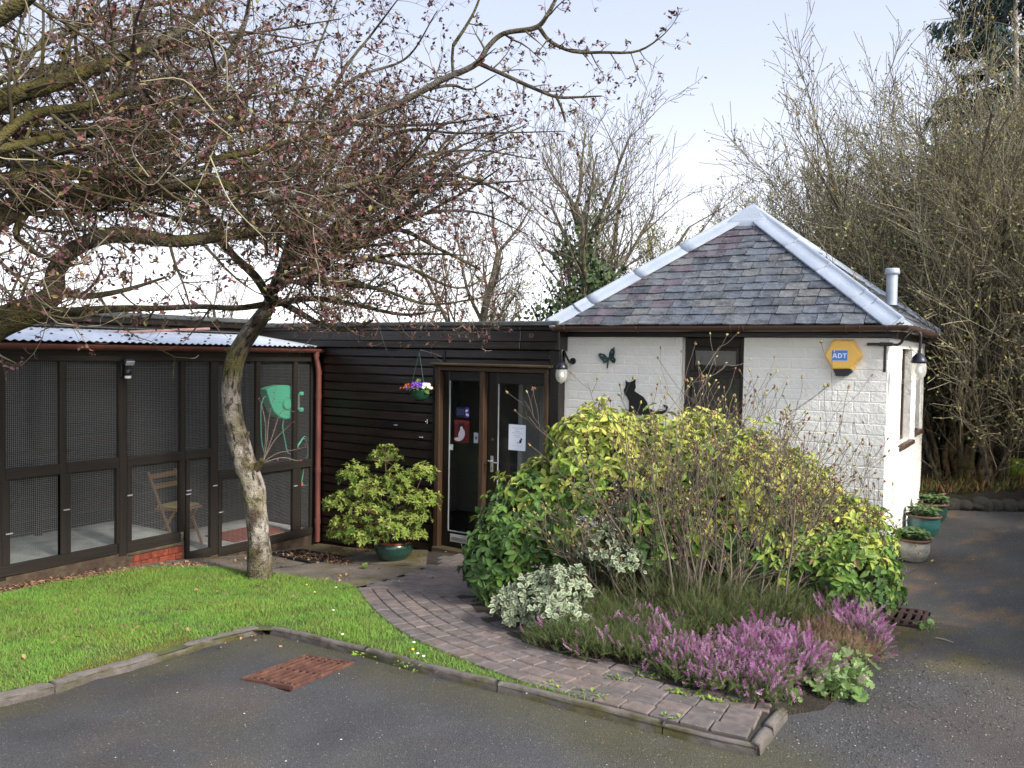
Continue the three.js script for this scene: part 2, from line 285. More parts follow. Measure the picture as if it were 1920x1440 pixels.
// box between two corners, in the parent's frame
const bb = (x0, x1, y0, y1, z0, z1, c = 0.004, axis) => { const w = Math.abs(x1 - x0), h = Math.abs(y1 - y0), d = Math.abs(z1 - z0); return cbox(w, h, d, c, axis ?? (w >= h && w >= d ? 'x' : h >= d ? 'y' : 'z')).translate((x0 + x1) / 2, (y0 + y1) / 2, (z0 + z1) / 2); };
const lathe = (pts, seg = 24) => new THREE.LatheGeometry(pts.map(([r, y]) => new THREE.Vector2(r, y)), seg);
const cyl = (r0, r1, h, seg = 16) => new THREE.CylinderGeometry(r0, r1, h, seg);
function extrude(pts, depth, bevel = 0.002, holes = []) {
  const s = new THREE.Shape(pts.map(([x, y]) => new THREE.Vector2(x, y)));
  for (const h of holes) s.holes.push(new THREE.Path(h.map(([x, y]) => new THREE.Vector2(x, y))));
  return new THREE.ExtrudeGeometry(s, { depth, bevelEnabled: bevel > 0, bevelThickness: bevel, bevelSize: bevel, bevelSegments: 2, curveSegments: 8, steps: 1 });
}
function smoothTube(pts, r, seg = 40, sides = 8) { return new THREE.TubeGeometry(new THREE.CatmullRomCurve3(pts), seg, r, sides, false); }

class MB {                                                // collects tubes and faces into one mesh with vertex colours
  constructor() { this.p = []; this.n = []; this.u = []; this.c = []; this.i = []; }
  v(p, n, u, v, c) { this.p.push(p.x, p.y, p.z); this.n.push(n.x, n.y, n.z); this.u.push(u, v); this.c.push(c[0], c[1], c[2]); return this.p.length / 3 - 1; }
  tube(pts, radii, sides, color, lumpy = 0) {
    const T = V(), N = V(), B = V(), q = V(), nn = V(); let len = 0;
    for (let k = 0; k < pts.length; k++) {
      T.subVectors(pts[Math.min(k + 1, pts.length - 1)], pts[Math.max(k - 1, 0)]).normalize();
      if (k === 0) { N.set(Math.abs(T.y) > 0.9 ? 1 : 0, Math.abs(T.y) > 0.9 ? 0 : 1, 0); }
      N.addScaledVector(T, -N.dot(T)).normalize(); B.crossVectors(T, N);
      if (k) len += pts[k].distanceTo(pts[k - 1]);
      for (let s = 0; s <= sides; s++) {
        const a = (s % sides) / sides * 2 * Math.PI, R = radii[k]; nn.copy(N).multiplyScalar(Math.cos(a)).addScaledVector(B, Math.sin(a));
        q.copy(pts[k]).addScaledVector(nn, lumpy ? R * (1 + lumpy * (n3(pts[k].x * 9 + nn.x * 0.9, pts[k].y * 9 + nn.y * 0.9, pts[k].z * 9 + nn.z * 0.9, 4) - 0.5) * 2) : R);
        this.v(q, nn, s / sides * Math.max(0.02, Math.round(R * 2 * Math.PI * 20) / 20 || 0.05), len, typeof color === 'function' ? color(q, nn, k / (pts.length - 1)) : color);
      }
    }
    const b = this.p.length / 3 - pts.length * (sides + 1);
    for (let k = 0; k < pts.length - 1; k++) for (let s = 0; s < sides; s++) { const a = b + k * (sides + 1) + s, d = a + sides + 1; this.i.push(a, a + 1, d, a + 1, d + 1, d); }
    return this;
  }
  cap(p, n, r, sides, color) { const N = V(Math.abs(n.y) > 0.9 ? 1 : 0, Math.abs(n.y) > 0.9 ? 0 : 1, 0); N.addScaledVector(n, -N.dot(n)).normalize(); const B = V().crossVectors(n, N), c = this.v(p, n, 0, 0, color); for (let s = 0; s <= sides; s++) { const a = s / sides * 2 * Math.PI; this.v(p.clone().addScaledVector(N, Math.cos(a) * r).addScaledVector(B, Math.sin(a) * r), n, 0, 0, color); } for (let s = 0; s < sides; s++) this.i.push(c, c + 1 + s, c + 2 + s); }
  geo() {
    const g = new THREE.BufferGeometry();
    g.setAttribute('position', new THREE.BufferAttribute(new Float32Array(this.p), 3)); g.setAttribute('normal', new THREE.BufferAttribute(new Float32Array(this.n), 3));
    g.setAttribute('uv', new THREE.BufferAttribute(new Float32Array(this.u), 2)); g.setAttribute('color', new THREE.BufferAttribute(new Float32Array(this.c), 3));
    g.setIndex(new THREE.BufferAttribute(new Uint32Array(this.i), 1)); return g;
  }
  build(name, mat, parent) { return part(name, this.geo(), mat, parent); }
}
function rawGeo(pos, uv, idx, col) {
  const g = new THREE.BufferGeometry(); g.setAttribute('position', new THREE.BufferAttribute(new Float32Array(pos), 3)); if (uv) g.setAttribute('uv', new THREE.BufferAttribute(new Float32Array(uv), 2));
  if (col) g.setAttribute('color', new THREE.BufferAttribute(new Float32Array(col), 3)); if (idx) g.setIndex(idx); g.computeVertexNormals(); return g;
}
// leaf of length 1 along +y, folded along its midrib, upper side +z
function leafGeo(w = 0.42, fold = 0.12, curl = 0.12, variegated = false) {
  const pos = [0, 0, 0, -w * 0.36, 0.3, fold * 0.7, 0, 0.32, 0, w * 0.36, 0.3, fold * 0.7, -w / 2, 0.62, fold - curl * 0.4, 0, 0.65, -curl * 0.4, w / 2, 0.62, fold - curl * 0.4, 0, 1, -curl];
  const idx = [0, 2, 1, 0, 3, 2, 1, 2, 5, 1, 5, 4, 2, 3, 6, 2, 6, 5, 4, 5, 7, 5, 6, 7];
  let col; if (variegated) { const e = [0.52, 0.54, 0.37], m = [0.07, 0.15, 0.06]; col = [...m, ...e, ...m, ...e, ...e, ...m, ...e, ...e]; }
  return rawGeo(pos, null, idx, col);
}
const _q = new THREE.Quaternion(), _m = new THREE.Matrix4();
function leafMatrix(p, dir, up, size, roll = 0, width = 1) {
  const y = dir.clone().normalize(), z = up.clone().addScaledVector(y, -up.dot(y)); if (z.lengthSq() < 1e-6) z.set(y.z, y.x, y.y).addScaledVector(y, -(y.z * y.x + y.x * y.y + y.y * y.z)); z.normalize();
  const x = V().crossVectors(y, z); if (roll) { const c = Math.cos(roll), s = Math.sin(roll), x2 = x.clone().multiplyScalar(c).addScaledVector(z, s); z.multiplyScalar(c).addScaledVector(x, -s); x.copy(x2); }
  return new THREE.Matrix4().makeBasis(x.multiplyScalar(size * width), y.multiplyScalar(size), z.multiplyScalar(size)).setPosition(p);
}
function inst(name, geo, mat, items, parent) {            // many small pieces nobody could count: one part
  const o = fin(new THREE.InstancedMesh(geo, mat, items.length)), c = new THREE.Color();
  items.forEach((it, i) => { o.setMatrixAt(i, it.m); if (it.c) o.setColorAt(i, c.setRGB(...it.c)); });
  o.name = numbered(name); (parent ?? scene).add(o); return stuff(o);
}
// the pieces nearest to the camera as parts of their own, the rest as one part
function leaves(name, massName, geo, mats, items, parent, most) {
  const key = (it) => { const p = V().setFromMatrixPosition(it.m); if (parent) p.add(parent.position); return p.distanceTo(camera.position); };
  const sorted = items.map((it) => [key(it), it]).sort((a, b) => a[0] - b[0]).map((a) => a[1]);
  const cache = new Map();
  for (const it of sorted.slice(0, most)) {
    const k = it.c.map((x) => Math.round(Math.cbrt(x) * 14)).join();
    if (!cache.has(k)) { const m = mats.clone(); m.color.setRGB(...it.c); cache.set(k, m); }
    const m = fin(new THREE.Mesh(geo, cache.get(k))); it.m.decompose(m.position, m.quaternion, m.scale); m.name = numbered(name); parent.add(m);
  }
  if (sorted.length > most) inst(massName, geo, mats, sorted.slice(most), parent);
}
const gauss = (r) => Math.sqrt(-2 * Math.log(1 - r() * 0.9999)) * Math.cos(2 * Math.PI * r());
const rdir = (r) => { const z = r() * 2 - 1, a = r() * 2 * Math.PI, s = Math.sqrt(1 - z * z); return V(s * Math.cos(a), z, s * Math.sin(a)); };
function inPoly(x, z, P) { let c = false; for (let i = 0, j = P.length - 1; i < P.length; j = i++) if ((P[i][1] > z) !== (P[j][1] > z) && x < (P[j][0] - P[i][0]) * (z - P[i][1]) / (P[j][1] - P[i][1]) + P[i][0]) c = !c; return c; }
function distPoly(x, z, P, closed = true) { let d = 1e9; for (let i = 0; i < P.length - (closed ? 0 : 1); i++) { const a = P[i], b = P[(i + 1) % P.length], ex = b[0] - a[0], ez = b[1] - a[1], t = clamp(((x - a[0]) * ex + (z - a[1]) * ez) / (ex * ex + ez * ez || 1), 0, 1); d = Math.min(d, Math.hypot(x - a[0] - t * ex, z - a[1] - t * ez)); } return d; }
function sheet(xs, zs, h, col, holes = []) {
  const pos = [], uv = [], c = [], idx = [];
  for (const z of zs) for (const x of xs) { pos.push(x, h(x, z), z); uv.push(x / 2, z / 2); if (col) c.push(...col(x, z)); }
  const n = xs.length; for (let j = 0; j < zs.length - 1; j++) for (let i = 0; i < n - 1; i++) {
    const a = j * n + i, q = [xs[i], xs[i + 1], zs[j], zs[j + 1]];
    const hole = holes.find((P) => [[0, 2], [1, 2], [0, 3], [1, 3]].some(([k, l]) => inPoly(q[k], q[l], P) || distPoly(q[k], q[l], P) < 0.075));
    if (!hole) { idx.push(a, a + n, a + 1, a + 1, a + n, a + n + 1); continue; }
    const N = 8; for (let u = 0; u < N; u++) for (let w = 0; w < N; w++) { if (inPoly(lerp(q[0], q[1], (u + 0.5) / N), lerp(q[2], q[3], (w + 0.5) / N), hole)) continue; const b = pos.length / 3; for (const [du, dw] of [[0, 0], [1, 0], [0, 1], [1, 1]]) { const x = lerp(q[0], q[1], (u + du) / N), z = lerp(q[2], q[3], (w + dw) / N); pos.push(x, h(x, z), z); uv.push(x / 2, z / 2); if (col) c.push(...col(x, z)); } idx.push(b, b + 2, b + 1, b + 1, b + 2, b + 3); }
  }
  return rawGeo(pos, uv, idx, col ? c : null);
}
const range = (a, b, s) => { const o = []; for (let x = a; x < b - 1e-6; x += s) o.push(x); o.push(b); return o; };
// polygon in plan, triangulated with its height taken from h
function polySheet(P, h, step, col, skirt = 0) {          // grid clipped roughly to a polygon: cells inside, border vertices pulled onto the outline
  const xs = P.map((p) => p[0]), zs = P.map((p) => p[1]), x0 = Math.min(...xs), x1 = Math.max(...xs), z0 = Math.min(...zs), z1 = Math.max(...zs);
  const pos = [], uv = [], c = [], idx = [], map = new Map(), nx = Math.ceil((x1 - x0) / step) + 1, nz = Math.ceil((z1 - z0) / step) + 1;
  const snap = (x, z) => { let best = [x, z], d = 1e9; for (let i = 0; i < P.length; i++) { const a = P[i], b = P[(i + 1) % P.length], ex = b[0] - a[0], ez = b[1] - a[1], t = clamp(((x - a[0]) * ex + (z - a[1]) * ez) / (ex * ex + ez * ez || 1), 0, 1), qx = a[0] + t * ex, qz = a[1] + t * ez, dd = Math.hypot(x - qx, z - qz); if (dd < d) { d = dd; best = [qx, qz]; } } return best; };
  const vid = (i, j) => { const k = j * (nx + 1) + i; if (!map.has(k)) { let x = x0 + i * step, z = z0 + j * step; if (!inPoly(x, z, P)) [x, z] = snap(x, z); map.set(k, pos.length / 3); pos.push(x, h(x, z), z); uv.push(x / 2, z / 2); if (col) c.push(...col(x, z)); } return map.get(k); };
  for (let j = 0; j < nz; j++) for (let i = 0; i < nx; i++) { let n = 0; for (const [a, b] of [[0, 0], [1, 0], [0, 1], [1, 1]]) if (inPoly(x0 + (i + a) * step, z0 + (j + b) * step, P)) n++; if (!n) continue; const a = vid(i, j), b = vid(i + 1, j), d = vid(i, j + 1), e = vid(i + 1, j + 1); idx.push(a, d, b, b, d, e); }
  return rawGeo(pos, uv, idx, col ? c : null);
}
// ------------------------------------------------------------------ the ground
const P2 = (p) => [p.x, p.z];
const GRATES = [[[462, 1272], [580, 1228], [657, 1247], [541, 1298]], [[1655, 1137], [1747, 1149], [1722, 1178], [1625, 1166]]].map((g) => g.map(([x, y]) => gp(x, y)));   // openings below the drain grates
const kerbPx = [[0, 1309], [117, 1281], [183, 1258], [244, 1244], [319, 1220], [398, 1197], [492, 1175]];
const kerbLeft = kerbPx.map(([x, y]) => P2(gp(x, y, 0.05)));
const kerbFrontPx = [[506, 1177], [560, 1188], [620, 1203], [684, 1217], [753, 1237], [807, 1251], [864, 1265], [932, 1281], [991, 1294], [1078, 1317], [1156, 1336], [1242, 1358], [1338, 1382], [1419, 1399]];
const kerbFront = kerbFrontPx.map(([x, y]) => P2(gp(x, y, LIFT)));
const kerbEnd = [P2(gp(1425, 1398, LIFT)), P2(gp(1478, 1330, LIFT))];
{ const a = kerbLeft[0], b = kerbLeft[2]; kerbLeft.unshift([a[0] + (a[0] - b[0]) * 6, a[1] + (a[1] - b[1]) * 6]); }
const pathEdge = [[670, 1102], [680, 1118], [693, 1135], [713, 1154], [737, 1173], [776, 1197], [828, 1219], [891, 1245], [953, 1268], [1016, 1287], [1115, 1309]].map(([x, y]) => P2(gp(x, y, LIFT)));
const lawnTop = [[0, 1119], [94, 1098], [225, 1077], [281, 1068], [375, 1066], [422, 1069], [464, 1078], [511, 1080], [609, 1092], [656, 1097]].map(([x, y]) => P2(gp(x, y, LIFT)));
{ const a = lawnTop[0], b = lawnTop[2]; lawnTop.unshift([a[0] + (a[0] - b[0]) * 4, a[1] + (a[1] - b[1]) * 4]); }
const islandH = (x, z) => tps(x, z) + LIFT;
const lawnPoly = [...kerbLeft, ...kerbFront.slice(0, 10), ...[...pathEdge].reverse(), ...[...lawnTop].reverse()];
const bedPx = [[880, 1130], [905, 1165], [980, 1205], [1090, 1238], [1250, 1283], [1400, 1318], [1470, 1332], [1560, 1318], [1640, 1260], [1668, 1160], [1672, 1090]];
const bedPoly = [...bedPx.map(([x, y]) => P2(gp(x, y, LIFT))), [-1.16, -7.74], [-4.3, -7.74], [-4.24, -7.3]];

{
  const r = rng(5);
  const col = (x, z) => {
    const f = fbm(x * 0.9, z * 0.9, 101, 4), f2 = fbm(x * 3.1, z * 3.1, 105, 4), f3 = fbm(x * 9, z * 9, 109, 3);
    let k = 1.0 + 0.6 * (f - 0.5) + 0.5 * (f2 - 0.5); const bt = sstep(0.45, 0.7, fbm(x * 1.7 + 9, z * 1.7, 118, 4)) * 0.5; let c = [k * (1 + 0.35 * bt), k * (1 + 0.05 * bt), k * (1.03 - 0.2 * bt)];
    const dk = Math.min(distPoly(x, z, kerbFront, false), distPoly(x, z, kerbLeft, false) * 0.8);
    const mo = sstep(0.55, 0.05, dk) * sstep(0.3, 0.7, f2 + 0.25 * f3), mo2 = sstep(0.52, 0.72, f) * sstep(0.35, 0.65, f2) * 0.55;
    const m = clamp(mo * 0.75 + mo2 * 0.7, 0, 0.85); c = [lerp(c[0], 1.05, m), lerp(c[1], 0.98, m), lerp(c[2], 0.45, m)];
    // moss by the drain and brown needle drifts on the drive beside the hut
    const g = gpMossA, dm = Math.hypot(x - g.x, z - g.z), mg = sstep(0.85, 0.1, dm) * sstep(0.4, 0.62, f2 * 0.6 + f3 * 0.4); c = [lerp(c[0], 1.9, mg), lerp(c[1], 1.6, mg), lerp(c[2], 0.3, mg)];
    const side = sstep(-1.15, -0.9, x) * sstep(-5.6, -6.8, z), b = side * sstep(0.5, 0.64, fbm(x * 4.2 + z, z * 2.3, 121, 5)) * sstep(0.3, 0.6, f3) * 0.75; c = [lerp(c[0], 2.6, b), lerp(c[1], 1.7, b), lerp(c[2], 0.95, b)];
    const wetOrShade = side * 0.2; return c.map((q) => q * (1 - wetOrShade));  // drive beside the hut darkened: shade painted into the tarmac colour
  };
  const gpMossA = gp(1690, 1205);
  structure('tarmac_drive', sheet(range(-9.5, 6, 0.07), [...range(-12.3, -10.6, 0.3), ...range(-10.5, 2.5, 0.07)], tps, col, GRATES.map((g) => g.map(P2))), M.tarmac);
  const far = [-240, -120, -60, -30, -18, -12, -9.4, -6, -3, 0, 3, 5.9, 9, 14, 25, 60, 120, 240], farz = [-320, -160, -90, -50, -30, -20, -15, -13, -12.2, -10, -6, -2, 2.4, 5, 10, 25, 60, 120, 240];
  structure('field', sheet(far, farz, (x, z) => tps(x, z) - (x > -9.6 && x < 6.1 && z > -12.5 && z < 2.6 ? 0.6 : 0.06) + Math.max(0, -z - 12) * 0.012, (x, z) => (z < -18 || x > 9 ? [1.0, 1.25, 0.6] : [1, 1, 1])), M.soil);
  // soil bank below the shrubs behind the drive
  const bankLine = [[-1.02, -9.93], [-0.13, -10.5], [1.2, -11.3], [4, -12.6], [9, -14]];
  structure('soil_bank', polySheet([...bankLine, [9, -18], [-6, -18], [-6, -10.78], [-1.05, -10.78]], (x, z) => { const d = distPoly(x, z, bankLine, false); return tps(x, z) + 0.012 + sstep(0, 0.25, d) * 0.05 + 0.07 * fbm(x * 2, z * 2, 130, 3) * sstep(0, 0.3, d); }, 0.16, (x, z) => { const f = fbm(x * 3, z * 3, 133, 4); return [0.05 + f * 0.4, 0.06 + f * 0.38, 0.04 + f * 0.18]; }), M.soil);

  // lawn: turf sheet, and its grass
  const lawnH = (x, z) => islandH(x, z) + 0.03 * sstep(0, 0.5, Math.min(distPoly(x, z, kerbFront, false), distPoly(x, z, pathEdge, false), distPoly(x, z, kerbLeft, false))) - 0.012;
  structure('lawn', polySheet(lawnPoly, lawnH, 0.09), M.turf);
  const blade = rawGeo([-0.5, 0, 0, 0.5, 0, 0, -0.38, 0.5, 0.05, 0.38, 0.5, 0.05, 0, 1, 0.28], null, [0, 1, 3, 0, 3, 2, 2, 3, 4]);
  const items = [], bare = gp(500, 1105, LIFT), xs = lawnPoly.map((p) => p[0]), zs = lawnPoly.map((p) => p[1]);
  const bx = [Math.max(-8, Math.min(...xs)), Math.max(...xs)], bz = [Math.min(...zs), Math.min(0.2, Math.max(...zs))];
  for (let k = 0; k < 520000 && items.length < 190000; k++) {
    const x = lerp(bx[0], bx[1], r()), z = lerp(bz[0], bz[1], r()); if (!inPoly(x, z, lawnPoly)) { if (distPoly(x, z, pathEdge, false) > 0.03 * r()) continue; }
    if (distPoly(x, z, kerbLeft, false) < 0.07 + 0.03 * r() || distPoly(x, z, kerbFront, false) < 0.045 + 0.02 * r()) continue;
    const f = fbm(x * 2.1, z * 2.1, 140, 4), f2 = fbm(x * 7, z * 7, 143, 3), db = Math.hypot(x - bare.x, z - bare.z), edge = Math.min(distPoly(x, z, kerbLeft, false), 1);
    if (r() < sstep(0.6, 0.72, fbm(x * 3.3 + 5, z * 3.3, 149, 4)) * 0.6) continue;
    if (r() > 0.35 + 0.9 * f2 || r() < sstep(0.32, 0.08, db) * 0.85) continue;
    const moss = sstep(0.35, 0.05, edge) * sstep(0.4, 0.6, f);
    const s = (0.02 + 0.03 * f * r() + 0.014 * r()) * (1 - 0.55 * moss) * (edge < 0.08 ? 0.6 : 1) * (distPoly(x, z, pathEdge, false) < 0.06 ? 0.75 : 1);
    const wx = fbm(x * 4, z * 4, 145, 2) - 0.5, wz = fbm(x * 4, z * 4, 147, 2) - 0.5, d = V(gauss(r) * 0.4 + 1.0 * wx, 1, gauss(r) * 0.4 + 1.0 * wz), a = r() * 6.28, w = (0.055 + 0.06 * r());
    const t = r(), dry = r() < 0.05; let c = [lerp(0.1, 0.19, t) * (0.74 + 0.52 * f), lerp(0.2, 0.32, t) * (0.76 + 0.48 * f2), lerp(0.026, 0.048, t)];
    if (dry) c = [0.3, 0.26, 0.1]; if (moss > 0.5) c = [0.16, 0.17, 0.02];
    items.push({ m: leafMatrix(V(x, lawnH(x, z) - 0.004, z), d, V(Math.cos(a), 0, Math.sin(a)), s, 0, w * 0.045 / s * 1.0), c });
  }
  tag(inst('grass', blade, M.leaf, items), 'short bright green grass of the lawn between kerb and mesh run', 'grass');
  // small flowers in the lawn
  const star = new THREE.SphereGeometry(1, 6, 4).scale(1, 0.5, 1); const fl = [];
  for (const [px, py, c] of [[575, 1096, [0.8, 0.62, 0.03]], [630, 1101, [0.8, 0.75, 0.6]], [590, 1110, [0.8, 0.6, 0.04]], [776, 1204, [0.85, 0.85, 0.75]], [774, 1217, [0.85, 0.6, 0.03]], [783, 1225, [0.75, 0.78, 0.7]], [794, 1230, [0.85, 0.85, 0.8]], [642, 1189, [0.8, 0.8, 0.7]], [625, 1144, [0.8, 0.8, 0.7]]]) { const p = gp(px, py, LIFT + 0.05); fl.push({ m: new THREE.Matrix4().makeScale(0.011, 0.011, 0.011).setPosition(p), c }); }
  tag(inst('small_flowers', star, M.petal, fl), 'tiny yellow and white flowers dotted in the grass by the path', 'flowers');
}

// kerbs: rows of stones
function kerbStones(root, line, joints, w, h, sink, broken) {
  const r = rng(31), seg = []; let s = 0; for (let i = 0; i < line.length - 1; i++) { const l = Math.hypot(line[i + 1][0] - line[i][0], line[i + 1][1] - line[i][1]); seg.push([s, l, i]); s += l; }
  const pt = (d) => { d = clamp(d, 0, s); let k = seg.length - 1; while (k > 0 && seg[k][0] > d) k--; const t = (d - seg[k][0]) / seg[k][1], a = line[seg[k][2]], b = line[seg[k][2] + 1]; return [lerp(a[0], b[0], t), lerp(a[1], b[1], t), Math.atan2(b[1] - a[1], b[0] - a[0])]; };
  const js = joints(s);
  for (let k = 0; k < js.length - 1; k++) {
    const a = js[k] + (broken ? -0.004 : 0.003), b = js[k + 1] - (broken ? -0.004 : 0.003), n = Math.max(2, Math.ceil((b - a) / 0.035)), drop = (r() - 0.5) * 0.014, pos = [], col = [];
    const ring = 11; // profile, from the outer foot over the top to the inner foot
    for (let i = 0; i <= n; i++) {
      const d = lerp(a, b, i / n), [x, z, ang] = pt(d), A = pt(d - 0.03)[2], B = pt(d + 0.03)[2], an = Math.abs(A - B) < 2 ? (A + B) / 2 : ang, nx = -Math.sin(an), nz = Math.cos(an), endIn = Math.min(1, Math.min(i, n - i) / 1.2) * 0.006;
      const prof = [[0.0, -sink], [0.0, h * 0.2], [0.002, h * 0.55], [0.004, h * 0.82], [0.012, h - 0.004], [0.026, h], [w * 0.5, h + 0.001], [w - 0.02, h], [w - 0.006, h - 0.006], [w, h * 0.6], [w, -sink]];
      for (const [o, y] of prof) {
        const rough = (fbm(d * 14 + y * 20, o * 25 + y * 9, 150 + k, 3) - 0.5) * (broken ? 0.03 : 0.01), chip = broken ? sstep(0.5, 0.8, fbm(d * 5, 3, 160, 3)) * 0.014 * (y > 0 ? 1 : 0) : 0;
        const oo = w - o - w; // outwards is -n (towards the tarmac)
        pos.push([x - nx * 0 + nx * (-o) * -1 * inward + nx * rough * (o < w / 2 ? -1 : 1) * inward, tps(x, z) + y + drop - 0.006 + endIn + rough * 0.5 - chip, z + nz * o * inward + nz * rough * (o < w / 2 ? -1 : 1) * inward]);
        const moss = sstep(0.42, 0.66, fbm(d * 6, y * 12 + o * 6, 170, 4)) * (o < 0.014 ? 0.9 : broken ? 0.35 : 0.15), faceTone = o < 0.02 ? lerp(0.6, 0.95, clamp(y / h, 0, 1)) : 1, gn = 0.85 + 0.3 * fbm(d * 3, o * 8, 175, 3);  // outer face darker towards its foot
        col.push([lerp(faceTone * gn, 0.42, moss), lerp(faceTone * gn, 0.45, moss), lerp(faceTone * gn, 0.12, moss)]);
      }
    }
    const p = [], c = [], uv = [], idx = []; pos.forEach((q, i) => { p.push(...q); c.push(...col[i]); uv.push(Math.floor(i / ring) * 0.035 + k * 0.37, (i % ring) * 0.025); });
    for (let i = 0; i < n; i++) for (let j = 0; j < ring - 1; j++) { const q = i * ring + j; inward > 0 ? idx.push(q, q + 1, q + ring, q + 1, q + ring + 1, q + ring) : idx.push(q, q + ring, q + 1, q + 1, q + ring, q + ring + 1); }
    for (const e of [0, n * ring]) for (let j = 1; j < ring - 1; j++) e ? idx.push(e, e + j, e + j + 1) : idx.push(e, e + j + 1, e + j);
    part('kerb_stone', rawGeo(p, uv, idx, c), M.kerb, root);
  }
}
let inward = -1;                                          // side on which the stone's thickness lies, seen along the line
{
  const k1 = new THREE.Group(); k1.name = numbered('kerb'); k1.userData.kind = 'structure'; scene.add(k1);
  const px = (x, y) => { const q = gp(x, y, LIFT), l = kerbFront; let s = 0, best = 0, d = 9; for (let i = 0; i < l.length - 1; i++) { const L = Math.hypot(l[i + 1][0] - l[i][0], l[i + 1][1] - l[i][1]); for (let t = 0; t <= 1; t += 0.05) { const e = Math.hypot(lerp(l[i][0], l[i + 1][0], t) - q.x, lerp(l[i][1], l[i + 1][1], t) - q.z); if (e < d) { d = e; best = s + L * t; } } s += L; } return best; };
  kerbStones(k1, kerbFront, (s) => [0, px(684, 1217), px(932, 1281), px(1242, 1358), s], 0.052, LIFT + 0.004, 0.06, false);
  kerbStones(k1, kerbEnd, (s) => [0.0, s * 0.45, s], 0.056, LIFT + 0.004, 0.06, false);
  const k2 = new THREE.Group(); k2.name = numbered('kerb'); k2.userData.kind = 'structure'; scene.add(k2);
  kerbStones(k2, kerbLeft, (s) => { const o = [0]; let d = 0; const r = rng(8); while (d < s - 0.5) { d += 0.55 + 0.35 * r(); o.push(Math.min(d, s)); } o[o.length - 1] = s; return o; }, 0.095, LIFT + 0.002, 0.06, true);
}

